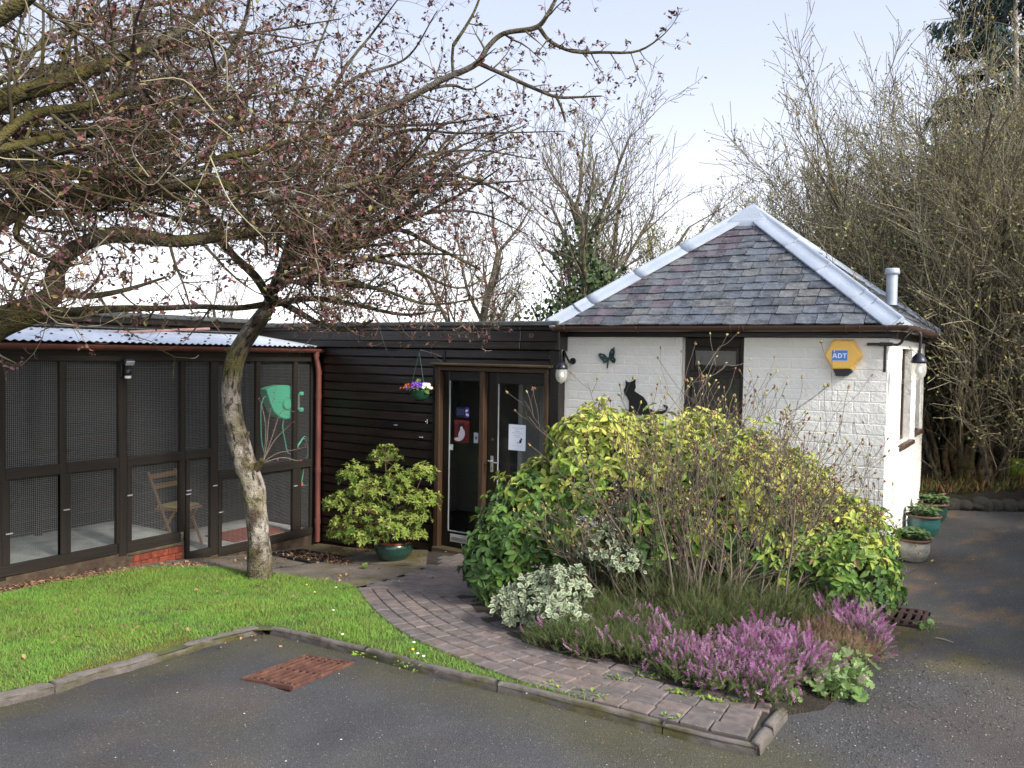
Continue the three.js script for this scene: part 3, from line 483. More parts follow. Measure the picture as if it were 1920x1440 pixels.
// paving: concentric rows of block pavers, straight rows in front of the door, concrete slabs
{
  const r = rng(77), path = new THREE.Group(); path.name = numbered('paved_path'); path.userData.kind = 'structure'; scene.add(path);
  const dA = gp(676, 1099, LIFT), dB = gp(925, 1130, LIFT), dC = gp(799, 1062, LIFT);
  const pathPoly = [...pathEdge, ...kerbFront.slice(9), kerbEnd[1], ...bedPx.slice(0, 7).reverse().map(([x, y]) => P2(gp(x, y - 60, LIFT))), [-4.25, -7.58], [-5.95, -7.58], P2(dC)];
  part('bedding', polySheet(pathPoly, (x, z) => islandH(x, z) - 0.012, 0.07), M.bedding, path);
  const side = (x, z) => (dB.x - dA.x) * (z - dA.z) - (dB.z - dA.z) * (x - dA.x);   // which side of the line between the two patterns
  const sref = Math.sign(side(...P2(gp(900, 1230, LIFT))));
  const cand = [];
  // outer edge: the lawn side, then just inside the kerb
  const inner = kerbFront.slice(9).map(([x, z], i, a) => { const b = a[Math.min(i + 1, a.length - 1)], c = a[Math.max(i - 1, 0)], L = Math.hypot(b[0] - c[0], b[1] - c[1]); return [x + (b[1] - c[1]) / L * 0.075, z - (b[0] - c[0]) / L * 0.075]; });
  const ctrl = [...pathEdge.slice(0, -1), ...inner.slice(1)];
  const curve = new THREE.CatmullRomCurve3(ctrl.map(([x, z]) => V(x, 0, z)), false, 'centripetal');
  const dense = curve.getSpacedPoints(400).map((p) => [p.x, p.z]);
  for (let it = 0; it < 40; it++) for (let i = 1; i < dense.length - 1; i++) { dense[i][0] = (dense[i - 1][0] + dense[i + 1][0] + 2 * dense[i][0]) / 4; dense[i][1] = (dense[i - 1][1] + dense[i + 1][1] + 2 * dense[i][1]) / 4; }
  const RW = 0.12, JW = 0.006;
  for (let row = 0; row < 13; row++) {
    const off = (row + 0.5) * RW, line = [];
    for (let i = 0; i < dense.length; i++) { const a = dense[Math.max(0, i - 6)], b = dense[Math.min(dense.length - 1, i + 6)], L = Math.hypot(b[0] - a[0], b[1] - a[1]), q = [dense[i][0] + (b[1] - a[1]) / L * off, dense[i][1] - (b[0] - a[0]) / L * off]; if (Math.abs(distPoly(q[0], q[1], dense, false) - off) < 0.012) line.push(q); }
    if (line.length < 3) continue;
    const cum = [0]; for (let i = 1; i < line.length; i++) cum.push(cum[i - 1] + Math.hypot(line[i][0] - line[i - 1][0], line[i][1] - line[i - 1][1]));
    const pt = (d) => { let k = 0; while (k < cum.length - 2 && cum[k + 1] < d) k++; const t = clamp((d - cum[k]) / (cum[k + 1] - cum[k] || 1), 0, 1); return [lerp(line[k][0], line[k + 1][0], t), lerp(line[k][1], line[k + 1][1], t)]; };
    let d = -r() * 0.1; const end = cum[cum.length - 1];
    while (d < end) { const l = 0.15 + 0.04 * r(), a = pt(Math.max(0, d)), b = pt(Math.min(end, d + l)); const L = Math.hypot(b[0] - a[0], b[1] - a[1]); if (L > 0.07) cand.push({ x: (a[0] + b[0]) / 2, z: (a[1] + b[1]) / 2, l: L - JW, w: RW - JW, a: Math.atan2(b[1] - a[1], b[0] - a[0]), arc: true }); d += l; }
  }
  // straight rows along the front of the door
  for (let row = 0, z = -7.56; z < -5.0; z += 0.135, row++) for (let x = -6.6 - (row % 2) * 0.1; x < -3.4; x += 0.205) cand.push({ x, z: z + 0.067, l: 0.205 - JW, w: 0.135 - JW, a: 0, arc: false });
  const slabSide = (x, z) => (dC.x - dA.x) * (z - dA.z) - (dC.z - dA.z) * (x - dA.x), ss = Math.sign(slabSide(...P2(gp(850, 1090, LIFT))));
  const bedIn = bedPx.map(([x, y]) => P2(gp(x, y - 45, LIFT))).concat([[-1.16, -7.74], [-4.24, -7.5]]);
  const keep = cand.filter((c) => {
    const s = Math.sign(side(c.x, c.z)) === sref; if (c.arc !== s) return false;
    if (slabSide(c.x, c.z) * ss < 0.0 && !c.arc) return false;
    if (c.arc && !inPoly(c.x, c.z, pathPoly)) return false;
    if (distPoly(c.x, c.z, kerbEnd, false) < 0.11) return false;
    if (!c.arc && (c.z > -5.2 || c.x > -4.0)) return false;
    return !inPoly(c.x, c.z, bedIn);
  }).sort((a, b) => Math.hypot(a.x, a.z) - Math.hypot(b.x, b.z));
  const geos = [], far = [];
  keep.forEach((c, i) => {
    const g = cbox(c.l, 0.05, c.w, 0.006, 'x', r()); g.rotateX((r() - 0.5) * 0.02).rotateZ((r() - 0.5) * 0.02);
    const e = 0.05, sx = (tps(c.x + e, c.z) - tps(c.x - e, c.z)) / (2 * e), sz = (tps(c.x, c.z + e) - tps(c.x, c.z - e)) / (2 * e);
    g.rotateY(-c.a).rotateZ(Math.atan(sx)).rotateX(-Math.atan(sz)).translate(c.x, islandH(c.x, c.z) - 0.025 + 0.004 * r(), c.z);
    if (i < 300) part('paver', g, M['paver' + Math.floor(r() * 5)], path); else far.push(g);
  });
  if (far.length) stuff(part('pavers', far, M.paver1, path));
  // slabs
  const slabs = new THREE.Group(); slabs.name = numbered('slab_paving'); slabs.userData.kind = 'structure'; scene.add(slabs);
  const addSlab = (P, seed) => {
    const q = rng(seed * 13 + 7), off = q() * 9, x0 = P.reduce((a, p) => a + p[0], 0) / P.length, z0 = P.reduce((a, p) => a + p[1], 0) / P.length; P = P.map(([x, z]) => [x0 + (x - x0) * 0.994, z0 + (z - z0) * 0.994]);
    const top = polySheet(P, (x, z) => islandH(x, z) - 0.004 + 0.003 * q(), 0.06, (x, z) => { const f = fbm(x * 2.6, z * 2.6, 190, 4), g = fbm(x * 8 + off, z * 8, 193, 3), wetOrShade = sstep(-7.0, -7.55, z) * sstep(0.3, 0.6, f + 0.2), m = sstep(0.48, 0.64, f) * sstep(0.35, 0.6, g) + wetOrShade * 0.7, k = 0.85 + 0.5 * (g - 0.5) + (seed % 3) * 0.05; return [lerp(k, 0.62, clamp(m, 0, 1)), lerp(k, 0.6, clamp(m, 0, 1)), lerp(k, 0.22, clamp(m, 0, 1))]; });
    part('slab', top, M.slab, slabs);
  };
  const S = [P2(dA), P2(dC)];
  addSlab([[-7.7, -7.6], [-6.75, -7.6], [-6.75, -7.0], [-7.7, -7.0]], 1);
  addSlab([[-6.74, -7.6], [-5.93, -7.6], [S[1][0], S[1][1]], [-6.3, -6.75], [-6.74, -6.95]], 2);
  addSlab([[-7.7, -6.99], [-6.75, -6.99], [-6.75, -6.1], [-7.7, -6.1]], 3);
  addSlab([[-6.74, -6.93], [-6.3, -6.74], [S[1][0], S[1][1] + 0.01], [S[0][0], S[0][1]], [S[0][0] - 0.05, S[0][1] + 0.15], [-6.74, -5.9]], 4);
  addSlab([[-7.7, -6.09], [-6.75, -6.09], [-6.75, -5.1], [-7.7, -5.1]], 5);
  addSlab([[-7.7, -5.09], [-6.9, -5.09], [-6.9, -4.0], [-7.7, -4.0]], 6);
  addSlab([[-7.7, -3.99], [-6.9, -3.99], [-6.9, -2.4], [-7.7, -2.4]], 9);
}
// dry leaves, petals, sticks
{
  const r = rng(404), lg = leafGeo(0.55, 0.16, 0.3), it = [];
  const drop = (p, n, sx, sz, lift) => { for (let i = 0; i < n; i++) { const x = p.x + gauss(r) * sx, z = p.z + gauss(r) * sz; if (x < -7.72 || z < -7.6) continue; const t = r(); it.push({ m: leafMatrix(V(x, tps(x, z) + lift + 0.006 + 0.02 * r(), z), V(gauss(r), 0.25 * gauss(r), gauss(r)), V(0.3 * gauss(r), 1, 0.3 * gauss(r)), 0.022 + 0.028 * r()), c: [lerp(0.14, 0.42, t), lerp(0.07, 0.24, t), lerp(0.04, 0.14, t)] }); } };
  for (let i = 0; i < 22; i++) drop(gp(4 + i * 17, 1106 - i * 2.2, LIFT), 55, 0.1, 0.12, LIFT);
  drop(gp(585, 1045, LIFT), 260, 0.2, 0.13, LIFT + 0.012); drop(gp(625, 1052, LIFT), 120, 0.16, 0.08, LIFT); drop(V(-6.7, 0, -7.45), 60, 0.3, 0.07, LIFT); drop(V(-6.0, 0, -7.3), 25, 0.3, 0.15, LIFT); drop(gp(470, 1062), 60, 0.22, 0.2, LIFT); drop(gp(488, 1183), 26, 0.07, 0.07, -0.004); drop(gp(460, 1195), 26, 0.2, 0.12, -0.004); drop(gp(690, 1085), 16, 0.8, 0.3, LIFT); drop(gp(640, 1108), 10, 0.1, 0.06, LIFT + 0.04); for (const [x, y] of [[90, 1225], [170, 1200], [250, 1185], [310, 1190], [420, 1120], [560, 1130], [120, 1150], [40, 1250], [350, 1150]]) drop(gp(x, y, LIFT), 4, 0.12, 0.1, LIFT + 0.045);
  tag(inst('leaf_litter', lg, M.litter, it), 'brown dead leaves gathered along the mesh run and round the gully', 'leaves');
  const pt = [], bits = new THREE.DodecahedronGeometry(1, 0).scale(1, 0.3, 0.8);
  for (let i = 0; i < 260; i++) { const D = 3.3 + 6 * r() * r(), p = at(200 + r() * 1700, 1200, D); if (p.x < -7.6 || p.z < -10) continue; const island = inPoly(p.x, p.z, lawnPoly) || inPoly(p.x, p.z, bedPoly); if (island) continue; const onPath = p.x < kerbEnd[1][0] && distPoly(p.x, p.z, kerbFront, false) > 0.05 && p.z < -3.6 && p.x < -1.2; const t = r(); pt.push({ m: new THREE.Matrix4().makeRotationY(r() * 6).scale(V(1, 1, 1).multiplyScalar(0.002 + 0.0045 * r() * r())).setPosition(p.x, tps(p.x, p.z) + 0.004 + (onPath ? LIFT : 0), p.z), c: t < 0.55 ? [0.75, 0.73, 0.7] : t < 0.8 ? [0.4, 0.28, 0.18] : [0.3, 0.3, 0.3] }); }
  const gv = gp(1500, 1345); for (let i = 0; i < 1700; i++) { const x = gv.x + gauss(r) * 0.42, z = gv.z + gauss(r) * 0.3; if (inPoly(x, z, bedPoly) || distPoly(x, z, kerbEnd, false) < 0.03 || (x < kerbEnd[0][0])) continue; const t = r(), k = lerp(0.05, 0.24, t * t * t); pt.push({ m: new THREE.Matrix4().makeRotationY(r() * 6).scale(V(1, 1.6, 1).multiplyScalar(0.0025 + 0.004 * r())).setPosition(x, tps(x, z) + 0.002, z), c: [k, k * 0.97, k * 0.93] }); }
  const gm = gp(1660, 1280); for (let i = 0; i < 1500; i++) { const x = gm.x + gauss(r) * 0.4, z = gm.z + gauss(r) * 0.35; if (inPoly(x, z, bedPoly)) continue; const k = lerp(0.05, 0.32, r() ** 3); pt.push({ m: new THREE.Matrix4().makeRotationY(r() * 6).scale(V(1, 1.4, 1).multiplyScalar(0.003 + 0.005 * r())).setPosition(x, tps(x, z) + 0.002, z), c: [k, k * 0.9, k * 0.75] }); }
  tag(inst('loose_grit', bits, M.litter, pt), 'pale grit and fallen petals scattered over the tarmac and path', 'grit');
  const twig = new MB(); const tw = (a, b, rr, c) => twig.tube([a, a.clone().lerp(b, 0.5).add(V(0, 0.006, 0)), b], [rr, rr, rr * 0.6], 5, c);
  tw(gp(1754, 1198).add(V(0, 0.008, 0)), gp(1788, 1207).add(V(0, 0.008, 0)), 0.004, [0.45, 0.36, 0.25]);
  tag(twig.build('fallen_stick', M.twig), 'thin pale stick lying on the tarmac right of the bed', 'stick');
}
// ------------------------------------------------------------------ the white hut
const HX0 = -4.305, HX1 = -1.112, HZ = -7.742, HZB = -10.32, HTOP = 2.045;
const APEX = V(-2.70, 3.43, -9.07), EV = { x0: -4.375, x1: -1.02, z0: -10.44, z1: -7.60, y: 2.165 };
const hut = thing('white_hut', 'small white painted brick hut with pyramid slate roof and lead hips', 'hut', [HX0, 0, HZ]);
const H = (g) => g.translate(-HX0, 0, -HZ);
{
  const r = rng(21), T = 0.22, win = [-2.958, -2.356, 0.72, HTOP - 0.002];
  const wins = [[-8.57, -9.29, 1.06, 1.965], [-9.66, -10.02, 1.12, 1.965]];
  // front wall round its window, side wall round its two windows, and the two walls behind
  const c = 0.002, parts = [
    bb(HX0, win[0], -0.5, HTOP, HZ - T, HZ, c), bb(win[1], HX1 - T, -0.5, HTOP, HZ - T, HZ, c), bb(win[0], win[1], -0.5, win[2], HZ - T, HZ, c),
    bb(HX1 - T, HX1, -0.3, HTOP, wins[0][0], HZ, c), bb(HX1 - T, HX1, -0.3, wins[0][2], wins[0][1], wins[0][0], c), bb(HX1 - T, HX1, wins[0][3], HTOP, wins[0][1], wins[0][0], c),
    bb(HX1 - T, HX1, -0.3, HTOP, wins[1][0], wins[0][1], c), bb(HX1 - T, HX1, -0.3, wins[1][2], wins[1][1], wins[1][0], c), bb(HX1 - T, HX1, wins[1][3], HTOP, wins[1][1], wins[1][0], c),
    bb(HX1 - T, HX1, -0.3, HTOP, HZB, wins[1][1], c), bb(HX0, HX1 - T, -0.5, HTOP, HZB, HZB + T, c), bb(HX0, HX0 + T, -0.5, HTOP, HZB + T, HZ - T, c),
  ].map(H);
  const wall = part('wall', parts, M.white, hut);
  // bricks of the front
  const CH = 0.0935, BL = 0.272, far = [];
  for (let k = 0; k < 24; k++) {
    const y0 = HTOP - (k + 1) * CH + 0.004; if (y0 < -0.1) break;
    for (let x = HX1 + (k % 2 ? BL / 2 : 0.0); x > HX0; x -= BL) {
      let a = Math.max(HX0, x - BL + 0.0045), b = Math.min(HX1, x - 0.002); if (k % 2 && x > HX1) b = HX1 - 0.001;
      const pieces = []; if (y0 + CH > win[2]) { if (b <= win[0] || a >= win[1]) pieces.push([a, b]); else { if (a < win[0] - 0.03) pieces.push([a, win[0]]); if (b > win[1] + 0.03) pieces.push([win[1], b]); } } else pieces.push([a, b]);
      for (const [p, q] of pieces) { if (q - p < 0.03) continue; const d = 0.001 + 0.002 * r(), g = H(bb(p, q, y0, y0 + CH - 0.004 - 0.0015 * r(), HZ - 0.02, HZ + d, 0.005)); y0 > 0.3 || p > -1.8 ? part('brick', g, M['white' + Math.floor(r() * 3)], wall) : far.push(g); }
    }
  }
  // bricks of the side, seen edge-on
  for (let k = 0; k < 26; k++) { const y0 = HTOP - (k + 1) * CH + 0.004; if (y0 < -0.1) break; for (let z = HZ + 0.006 - (k % 2 ? 0 : BL / 2) + 0.13; z > HZB; z -= BL) { let a = Math.min(HZ + 0.002, z), b = Math.max(HZB, z - BL + 0.007); const cl = []; let list = [[a, b]]; for (const w of wins) if (y0 + CH > w[2] && y0 < w[3]) list = list.flatMap(([p, q]) => { if (q >= w[0] || p <= w[1]) return [[p, q]]; const o = []; if (p > w[0] + 0.02) o.push([p, w[0]]); if (q < w[1] - 0.02) o.push([w[1], q]); return o; }); for (const [p, q] of list) if (p - q > 0.03) far.push(H(bb(HX1 - 0.01, HX1 + 0.001 + 0.003 * r(), y0, y0 + CH - 0.006, q, p, 0.006, 'z'))); } }
  stuff(part('bricks', far, M.white1, wall));
  // inside
  part('inner_floor', H(bb(HX0 + T, HX1 - T, 0.0, 0.05, HZB + T, HZ - T)), M.innerdark, hut);
  part('ceiling', H(bb(HX0 + T, HX1 - T, HTOP + 0.01, HTOP + 0.03, HZB + T, HZ - T)), M.innerdark, hut);
  // front window: dark frame, top light and main light
  const z = HZ - 0.075, fw = 0.06, wx0 = win[0], wx1 = win[1];
  const fr = part('window_frame', [bb(wx0, wx0 + fw, win[2], win[3], z - 0.05, z), bb(wx1 - fw, wx1, win[2], win[3], z - 0.05, z), bb(wx0 + fw, wx1 - fw, win[3] - 0.09, win[3], z - 0.05, z), bb(wx0 + fw, wx1 - fw, win[2], win[2] + 0.07, z - 0.05, z), bb(wx0 + fw, wx1 - fw, 1.66, 1.72, z - 0.05, z + 0.006)].map(H), M.wood, hut);
  part('sash', [bb(wx0 + fw, wx0 + fw + 0.035, 1.72, win[3] - 0.09, z - 0.03, z + 0.012), bb(wx1 - fw - 0.035, wx1 - fw, 1.72, win[3] - 0.09, z - 0.03, z + 0.012), bb(wx0 + fw + 0.035, wx1 - fw - 0.035, win[3] - 0.125, win[3] - 0.09, z - 0.03, z + 0.012), bb(wx0 + fw + 0.035, wx1 - fw - 0.035, 1.72, 1.75, z - 0.03, z + 0.012)].map(H), M.wood, fr);
  part('pane', H(new THREE.PlaneGeometry(wx1 - wx0 - 2 * fw - 0.07, 0.2).translate((wx0 + wx1) / 2, 1.85, z - 0.012)), M.glass, fr);
  part('pane', H(new THREE.PlaneGeometry(wx1 - wx0 - 2 * fw, 0.88).translate((wx0 + wx1) / 2, 1.225, z - 0.02)), M.glass, fr);
  part('window_sill', H(bb(wx0 - 0.03, wx1 + 0.03, win[2] - 0.05, win[2], HZ - 0.1, HZ + 0.04, 0.008)), M.gutter, hut);
  // side windows
  for (const [i, w] of wins.entries()) {
    const x = HX1 - 0.065, f2 = part('window_frame', [bb(x - 0.04, x, w[2], w[3], w[0] - 0.05, w[0]), bb(x - 0.04, x, w[2], w[3], w[1], w[1] + 0.05), bb(x - 0.04, x, w[3] - 0.05, w[3], w[1] + 0.05, w[0] - 0.05), bb(x - 0.04, x, w[2], w[2] + 0.05, w[1] + 0.05, w[0] - 0.05), bb(x - 0.04, x, 1.62, 1.67, w[1] + 0.05, w[0] - 0.05)].map(H), M.doorwood, hut);
    const g = new THREE.PlaneGeometry(w[0] - w[1] - 0.1, w[3] - w[2] - 0.1).rotateY(Math.PI / 2).translate(x - 0.02, (w[2] + w[3]) / 2, (w[0] + w[1]) / 2); part('pane', H(g), M.glass, f2);
    part('window_sill', H(bb(HX1 - 0.1, HX1 + 0.05, w[2] - 0.045, w[2], w[1] - 0.02, w[0] + 0.02, 0.008, 'z')), M.gutter, hut);
  }
  // fascia, soffit, gutters
  part('fascia', [bb(EV.x0 + 0.07, EV.x1 - 0.02, HTOP, EV.y - 0.01, HZ + 0.0, HZ + 0.03), bb(HX1 + 0.0, HX1 + 0.025, HTOP, EV.y - 0.01, EV.z0 + 0.05, HZ + 0.0, 0.004, 'z'), bb(HX0, HX1, HTOP, EV.y - 0.01, HZB - 0.03, HZB)].map(H), M.wood0, hut);
  const soff = H(bb(HX0 - 0.02, EV.x1 - 0.04, EV.y - 0.045, EV.y - 0.02, EV.z0 + 0.04, EV.z1 - 0.04)); part('soffit', soff, M.wood1, hut);
  const gut = (L) => { const pts = []; for (let i = 0; i <= 10; i++) { const a = Math.PI + i / 10 * Math.PI; pts.push([Math.cos(a) * 0.052, Math.sin(a) * 0.052]); } for (let i = 10; i >= 0; i--) { const a = Math.PI + i / 10 * Math.PI; pts.push([Math.cos(a) * 0.048, Math.sin(a) * 0.048]); } return extrude(pts, L, 0); };
  const gy = EV.y - 0.02, gz = EV.z1 + 0.045, gx = EV.x1 + 0.045;
  const gutter = part('gutter', [H(gut(gx + 0.04 - (HX0 + 0.0)).rotateY(Math.PI / 2).translate(HX0 + 0.0, gy, gz)), H(gut(gz - EV.z0 + 0.04).translate(gx, gy, EV.z0))], M.gutter, hut);
  for (const x of [HX0 + 0.03, HX0 + 0.16, -3.35, -2.42, -2.34, -2.3, -1.42, -1.31, -1.1]) part('gutter_bracket', H(new THREE.TorusGeometry(0.054, 0.006, 5, 14, Math.PI).rotateZ(Math.PI).rotateY(Math.PI / 2).translate(x, gy, gz)), M.gutter, gutter);
  for (const z2 of [-8.4, -9.3, -10.2]) part('gutter_bracket', H(new THREE.TorusGeometry(0.054, 0.006, 5, 14, Math.PI).rotateZ(Math.PI).translate(gx, gy, z2)), M.gutter, gutter);

  // roof: deck, slates in courses, lead hips and cap
  const C = [V(EV.x0, EV.y, EV.z1), V(EV.x1, EV.y, EV.z1), V(EV.x1, EV.y, EV.z0), V(EV.x0, EV.y, EV.z0)];
  const dk = []; for (let i = 0; i < 4; i++) { const a = C[i], b = C[(i + 1) % 4]; dk.push(a.x, a.y - 0.012, a.z, b.x, b.y - 0.012, b.z, APEX.x, APEX.y - 0.012, APEX.z); }
  const deck = new THREE.BufferGeometry(); deck.setAttribute('position', new THREE.BufferAttribute(new Float32Array(dk), 3)); deck.computeVertexNormals(); metreUV(deck);
  const roof = part('roof', H(deck), M.matblack, hut);
  const rest = [];
  for (let f = 0; f < 4; f++) {
    const A = C[f], B = C[(f + 1) % 4], ex = V().subVectors(B, A), L = ex.length(); ex.normalize();
    const foot = A.clone().addScaledVector(ex, APEX.clone().sub(A).dot(ex)), up = V().subVectors(APEX, foot), SL = up.length(); up.normalize(); const nrm = V().crossVectors(ex, up), xa = foot.distanceTo(A);
    const EXP = 0.121, SW = f === 0 ? 0.2 : 0.2;
    for (let row = 0; row * EXP < SL - 0.16; row++) {
      const s0 = row * EXP - (row ? 0 : 0.035), s1 = Math.min(SL - 0.02, row * EXP + EXP * 1.75); let x = -0.2 + (row % 2) * SW / 2 + (r() - 0.5) * 0.03;
      while (x < L) {
        const w = SW * (0.86 + 0.3 * r()), lo = (s) => xa * s / SL, hi = (s) => L - (L - xa) * s / SL, x0 = x + 0.0035, x1 = x + w - 0.0035; x += w;
        const q = [[clamp(x0, lo(s0), hi(s0)), s0], [clamp(x1, lo(s0), hi(s0)), s0], [clamp(x1, lo(s1), hi(s1)), s1], [clamp(x0, lo(s1), hi(s1)), s1]];
        if (q[1][0] - q[0][0] < 0.03) continue;
        const d0 = (r() - 0.5) * 0.014, jag = () => (r() - 0.5) * 0.012, th = 0.011 + 0.007 * r(), tw = (r() - 0.5) * 0.006, top = 0.016, pos = [];
        const P = (i, k) => { const lift = (i < 2 ? 0.017 : -0.002) + (i === 0 || i === 3 ? tw : -tw), s = q[i][1] + (i < 2 ? d0 : 0); return A.clone().addScaledVector(ex, q[i][0]).addScaledVector(up, s).addScaledVector(nrm, lift + (k ? th : 0)); };
        const m0 = A.clone().addScaledVector(ex, lerp(q[0][0], q[1][0], 0.35 + 0.3 * r())).addScaledVector(up, s0 + d0 + jag() * 0.7).addScaledVector(nrm, 0.012);
        const m1 = m0.clone().addScaledVector(nrm, th), o = [P(0, 1), m1, P(1, 1), P(2, 1), P(3, 1)], u = [P(0, 0), m0, P(1, 0), P(2, 0), P(3, 0)];
        const tri = (a, b, c) => pos.push(a.x, a.y, a.z, b.x, b.y, b.z, c.x, c.y, c.z);
        tri(o[0], o[1], o[4]); tri(o[1], o[3], o[4]); tri(o[1], o[2], o[3]);
        for (const [a, b] of [[0, 1], [1, 2], [2, 3], [4, 0]]) { tri(u[a], u[b], o[b]); tri(u[a], o[b], o[a]); }
        const g = new THREE.BufferGeometry(); g.setAttribute('position', new THREE.BufferAttribute(new Float32Array(pos), 3)); g.computeVertexNormals();
        const uv = new Float32Array(pos.length / 3 * 2), ox = r() * 5, oy = r() * 5; for (let i = 0; i < uv.length / 2; i++) { const p = V(pos[i * 3], pos[i * 3 + 1], pos[i * 3 + 2]).sub(A); uv[i * 2] = p.dot(ex) + ox; uv[i * 2 + 1] = p.dot(up) + oy; } g.setAttribute('uv', new THREE.BufferAttribute(uv, 2));
        // slates near the hips and up the roof are the purple ones more often
        const purple = r() < (q[0][0] < lo(s0) + 0.55 && f === 0 ? 0.34 : s0 > SL * 0.55 ? 0.22 : 0.03);
        const mat = M['slate' + (purple ? 3 : [0, 1, 2, 5, 0, 1, 4, 5][Math.floor(r() * 8)])];
        f === 0 || (f === 1 && row < 16) ? part('slate', H(g), mat, roof) : rest.push(H(g));
      }
    }
  }
  stuff(part('slates', rest, M.slate0, roof));
  // lead over the hips
  for (let i = 0; i < 4; i++) {
    const cnr = C[i], dir = V().subVectors(APEX, cnr), L = dir.length(); dir.normalize();
    const prev = C[(i + 3) % 4], next = C[(i + 1) % 4], n1 = V().crossVectors(V().subVectors(cnr, prev), V().subVectors(APEX, prev)).normalize(), n2 = V().crossVectors(V().subVectors(next, cnr), V().subVectors(APEX, cnr)).normalize();
    const w1 = V().crossVectors(dir, n1).normalize(), w2 = V().crossVectors(n2, dir).normalize(); if (w1.dot(V().subVectors(prev, cnr)) < 0) w1.negate(); if (w2.dot(V().subVectors(next, cnr)) < 0) w2.negate();
    const nm = n1.clone().add(n2).normalize(), W = 0.125, cuts = [-0.02, 0.33, 0.5, 1.08, 1.66, L - 0.12];
    for (let k = 0; k < cuts.length - 1; k++) {
      const pos = [], s0 = cuts[k] - (k ? 0.012 : 0), s1 = cuts[k + 1], lift = 0.044 + k * 0.003;
      const prof = (s, e) => { const b = cnr.clone().addScaledVector(dir, s), f = [], hgt = lift + e; f.push(b.clone().addScaledVector(w1, W).addScaledVector(n1, hgt - 0.022), b.clone().addScaledVector(w1, W).addScaledVector(n1, hgt), b.clone().addScaledVector(w1, 0.05).addScaledVector(n1, hgt)); for (let j = 0; j <= 6; j++) { const a = j / 6, t = (a - 0.5) * 2; f.push(b.clone().addScaledVector(t < 0 ? w1 : w2, Math.abs(t) * 0.036).addScaledVector(nm, hgt + 0.024 * (1 - t * t) + 0.003)); } f.push(b.clone().addScaledVector(w2, 0.05).addScaledVector(n2, hgt), b.clone().addScaledVector(w2, W).addScaledVector(n2, hgt), b.clone().addScaledVector(w2, W).addScaledVector(n2, hgt - 0.022)); return f; };
      const N = 6, rows = []; for (let a = 0; a <= N; a++) rows.push(prof(lerp(s0, s1, a / N), (a === 0 ? 0.002 : 0) + (r() - 0.5) * 0.0012));
      const n = rows[0].length, idx = []; rows.flat().forEach((p) => pos.push(p.x, p.y, p.z));
      for (let a = 0; a < N; a++) for (let j = 0; j < n - 1; j++) { const q = a * n + j; idx.push(q, q + n, q + 1, q + 1, q + n, q + n + 1); }
      for (let j = 1; j < n - 1; j++) idx.push(0, j, j + 1);
      const uv = []; for (let a = 0; a <= N; a++) for (let j = 0; j < n; j++) uv.push(lerp(s0, s1, a / N), j * 0.02 + i + k * 0.3);
      part('lead_sheet', H(rawGeo(pos, uv, idx)), M.lead, roof);
    }
  }
  { // cap over the point, dressed down over the slates
    const pos = [], idx = [], n = 24; pos.push(APEX.x, APEX.y + 0.1, APEX.z);
    const ring = (k, lift) => { for (let i = 0; i < n; i++) { const a = i / n * 2 * Math.PI + 0.001, dx = Math.cos(a), dz = Math.sin(a), sx = (EV.x1 - EV.x0) / 2, sz = (EV.z1 - EV.z0) / 2, m = Math.max(Math.abs(dx), Math.abs(dz)), q = lerp(1, m, 0.75), x = dx / q * sx * k, z = dz / q * sz * k, down = Math.max(Math.abs(x) / sx, Math.abs(z) / sz); pos.push(APEX.x + x, APEX.y - down * (APEX.y - EV.y) + lift, APEX.z + z); } };
    ring(0.05, 0.098); ring(0.15, 0.092); ring(0.172, 0.08); ring(0.175, 0.03);
    for (let i = 0; i < n; i++) idx.push(0, 1 + (i + 1) % n, 1 + i); for (let k = 0; k < 3; k++) for (let i = 0; i < n; i++) { const a = 1 + k * n + i, b = 1 + k * n + (i + 1) % n; idx.push(a, b, a + n, b, b + n, a + n); }
    const g = rawGeo(pos, null, idx); metreUV(g); part('lead_cap', H(g), M.lead, roof);
  }
  // flue on the far slope
  const fp = at(1671, 578, depthOf(V(-1.35, 2.4, -8.9)));
  const fl = part('flue', [cyl(0.052, 0.052, 0.46, 18).translate(fp.x, fp.y + 0.12, fp.z)].map(H), M.zinc, hut);
  part('flue_cap', H(lathe([[0.0, 0.03], [0.062, 0.03], [0.066, 0.02], [0.07, -0.01], [0.066, -0.028], [0.05, -0.034]], 18).translate(fp.x, fp.y + 0.36, fp.z)), M.zinc, fl);
  part('flue_collar', H(lathe([[0.056, 0.05], [0.066, 0.02], [0.085, -0.06], [0.1, -0.14]], 18).translate(fp.x, fp.y - 0.02, fp.z)), M.rubber, fl);
}
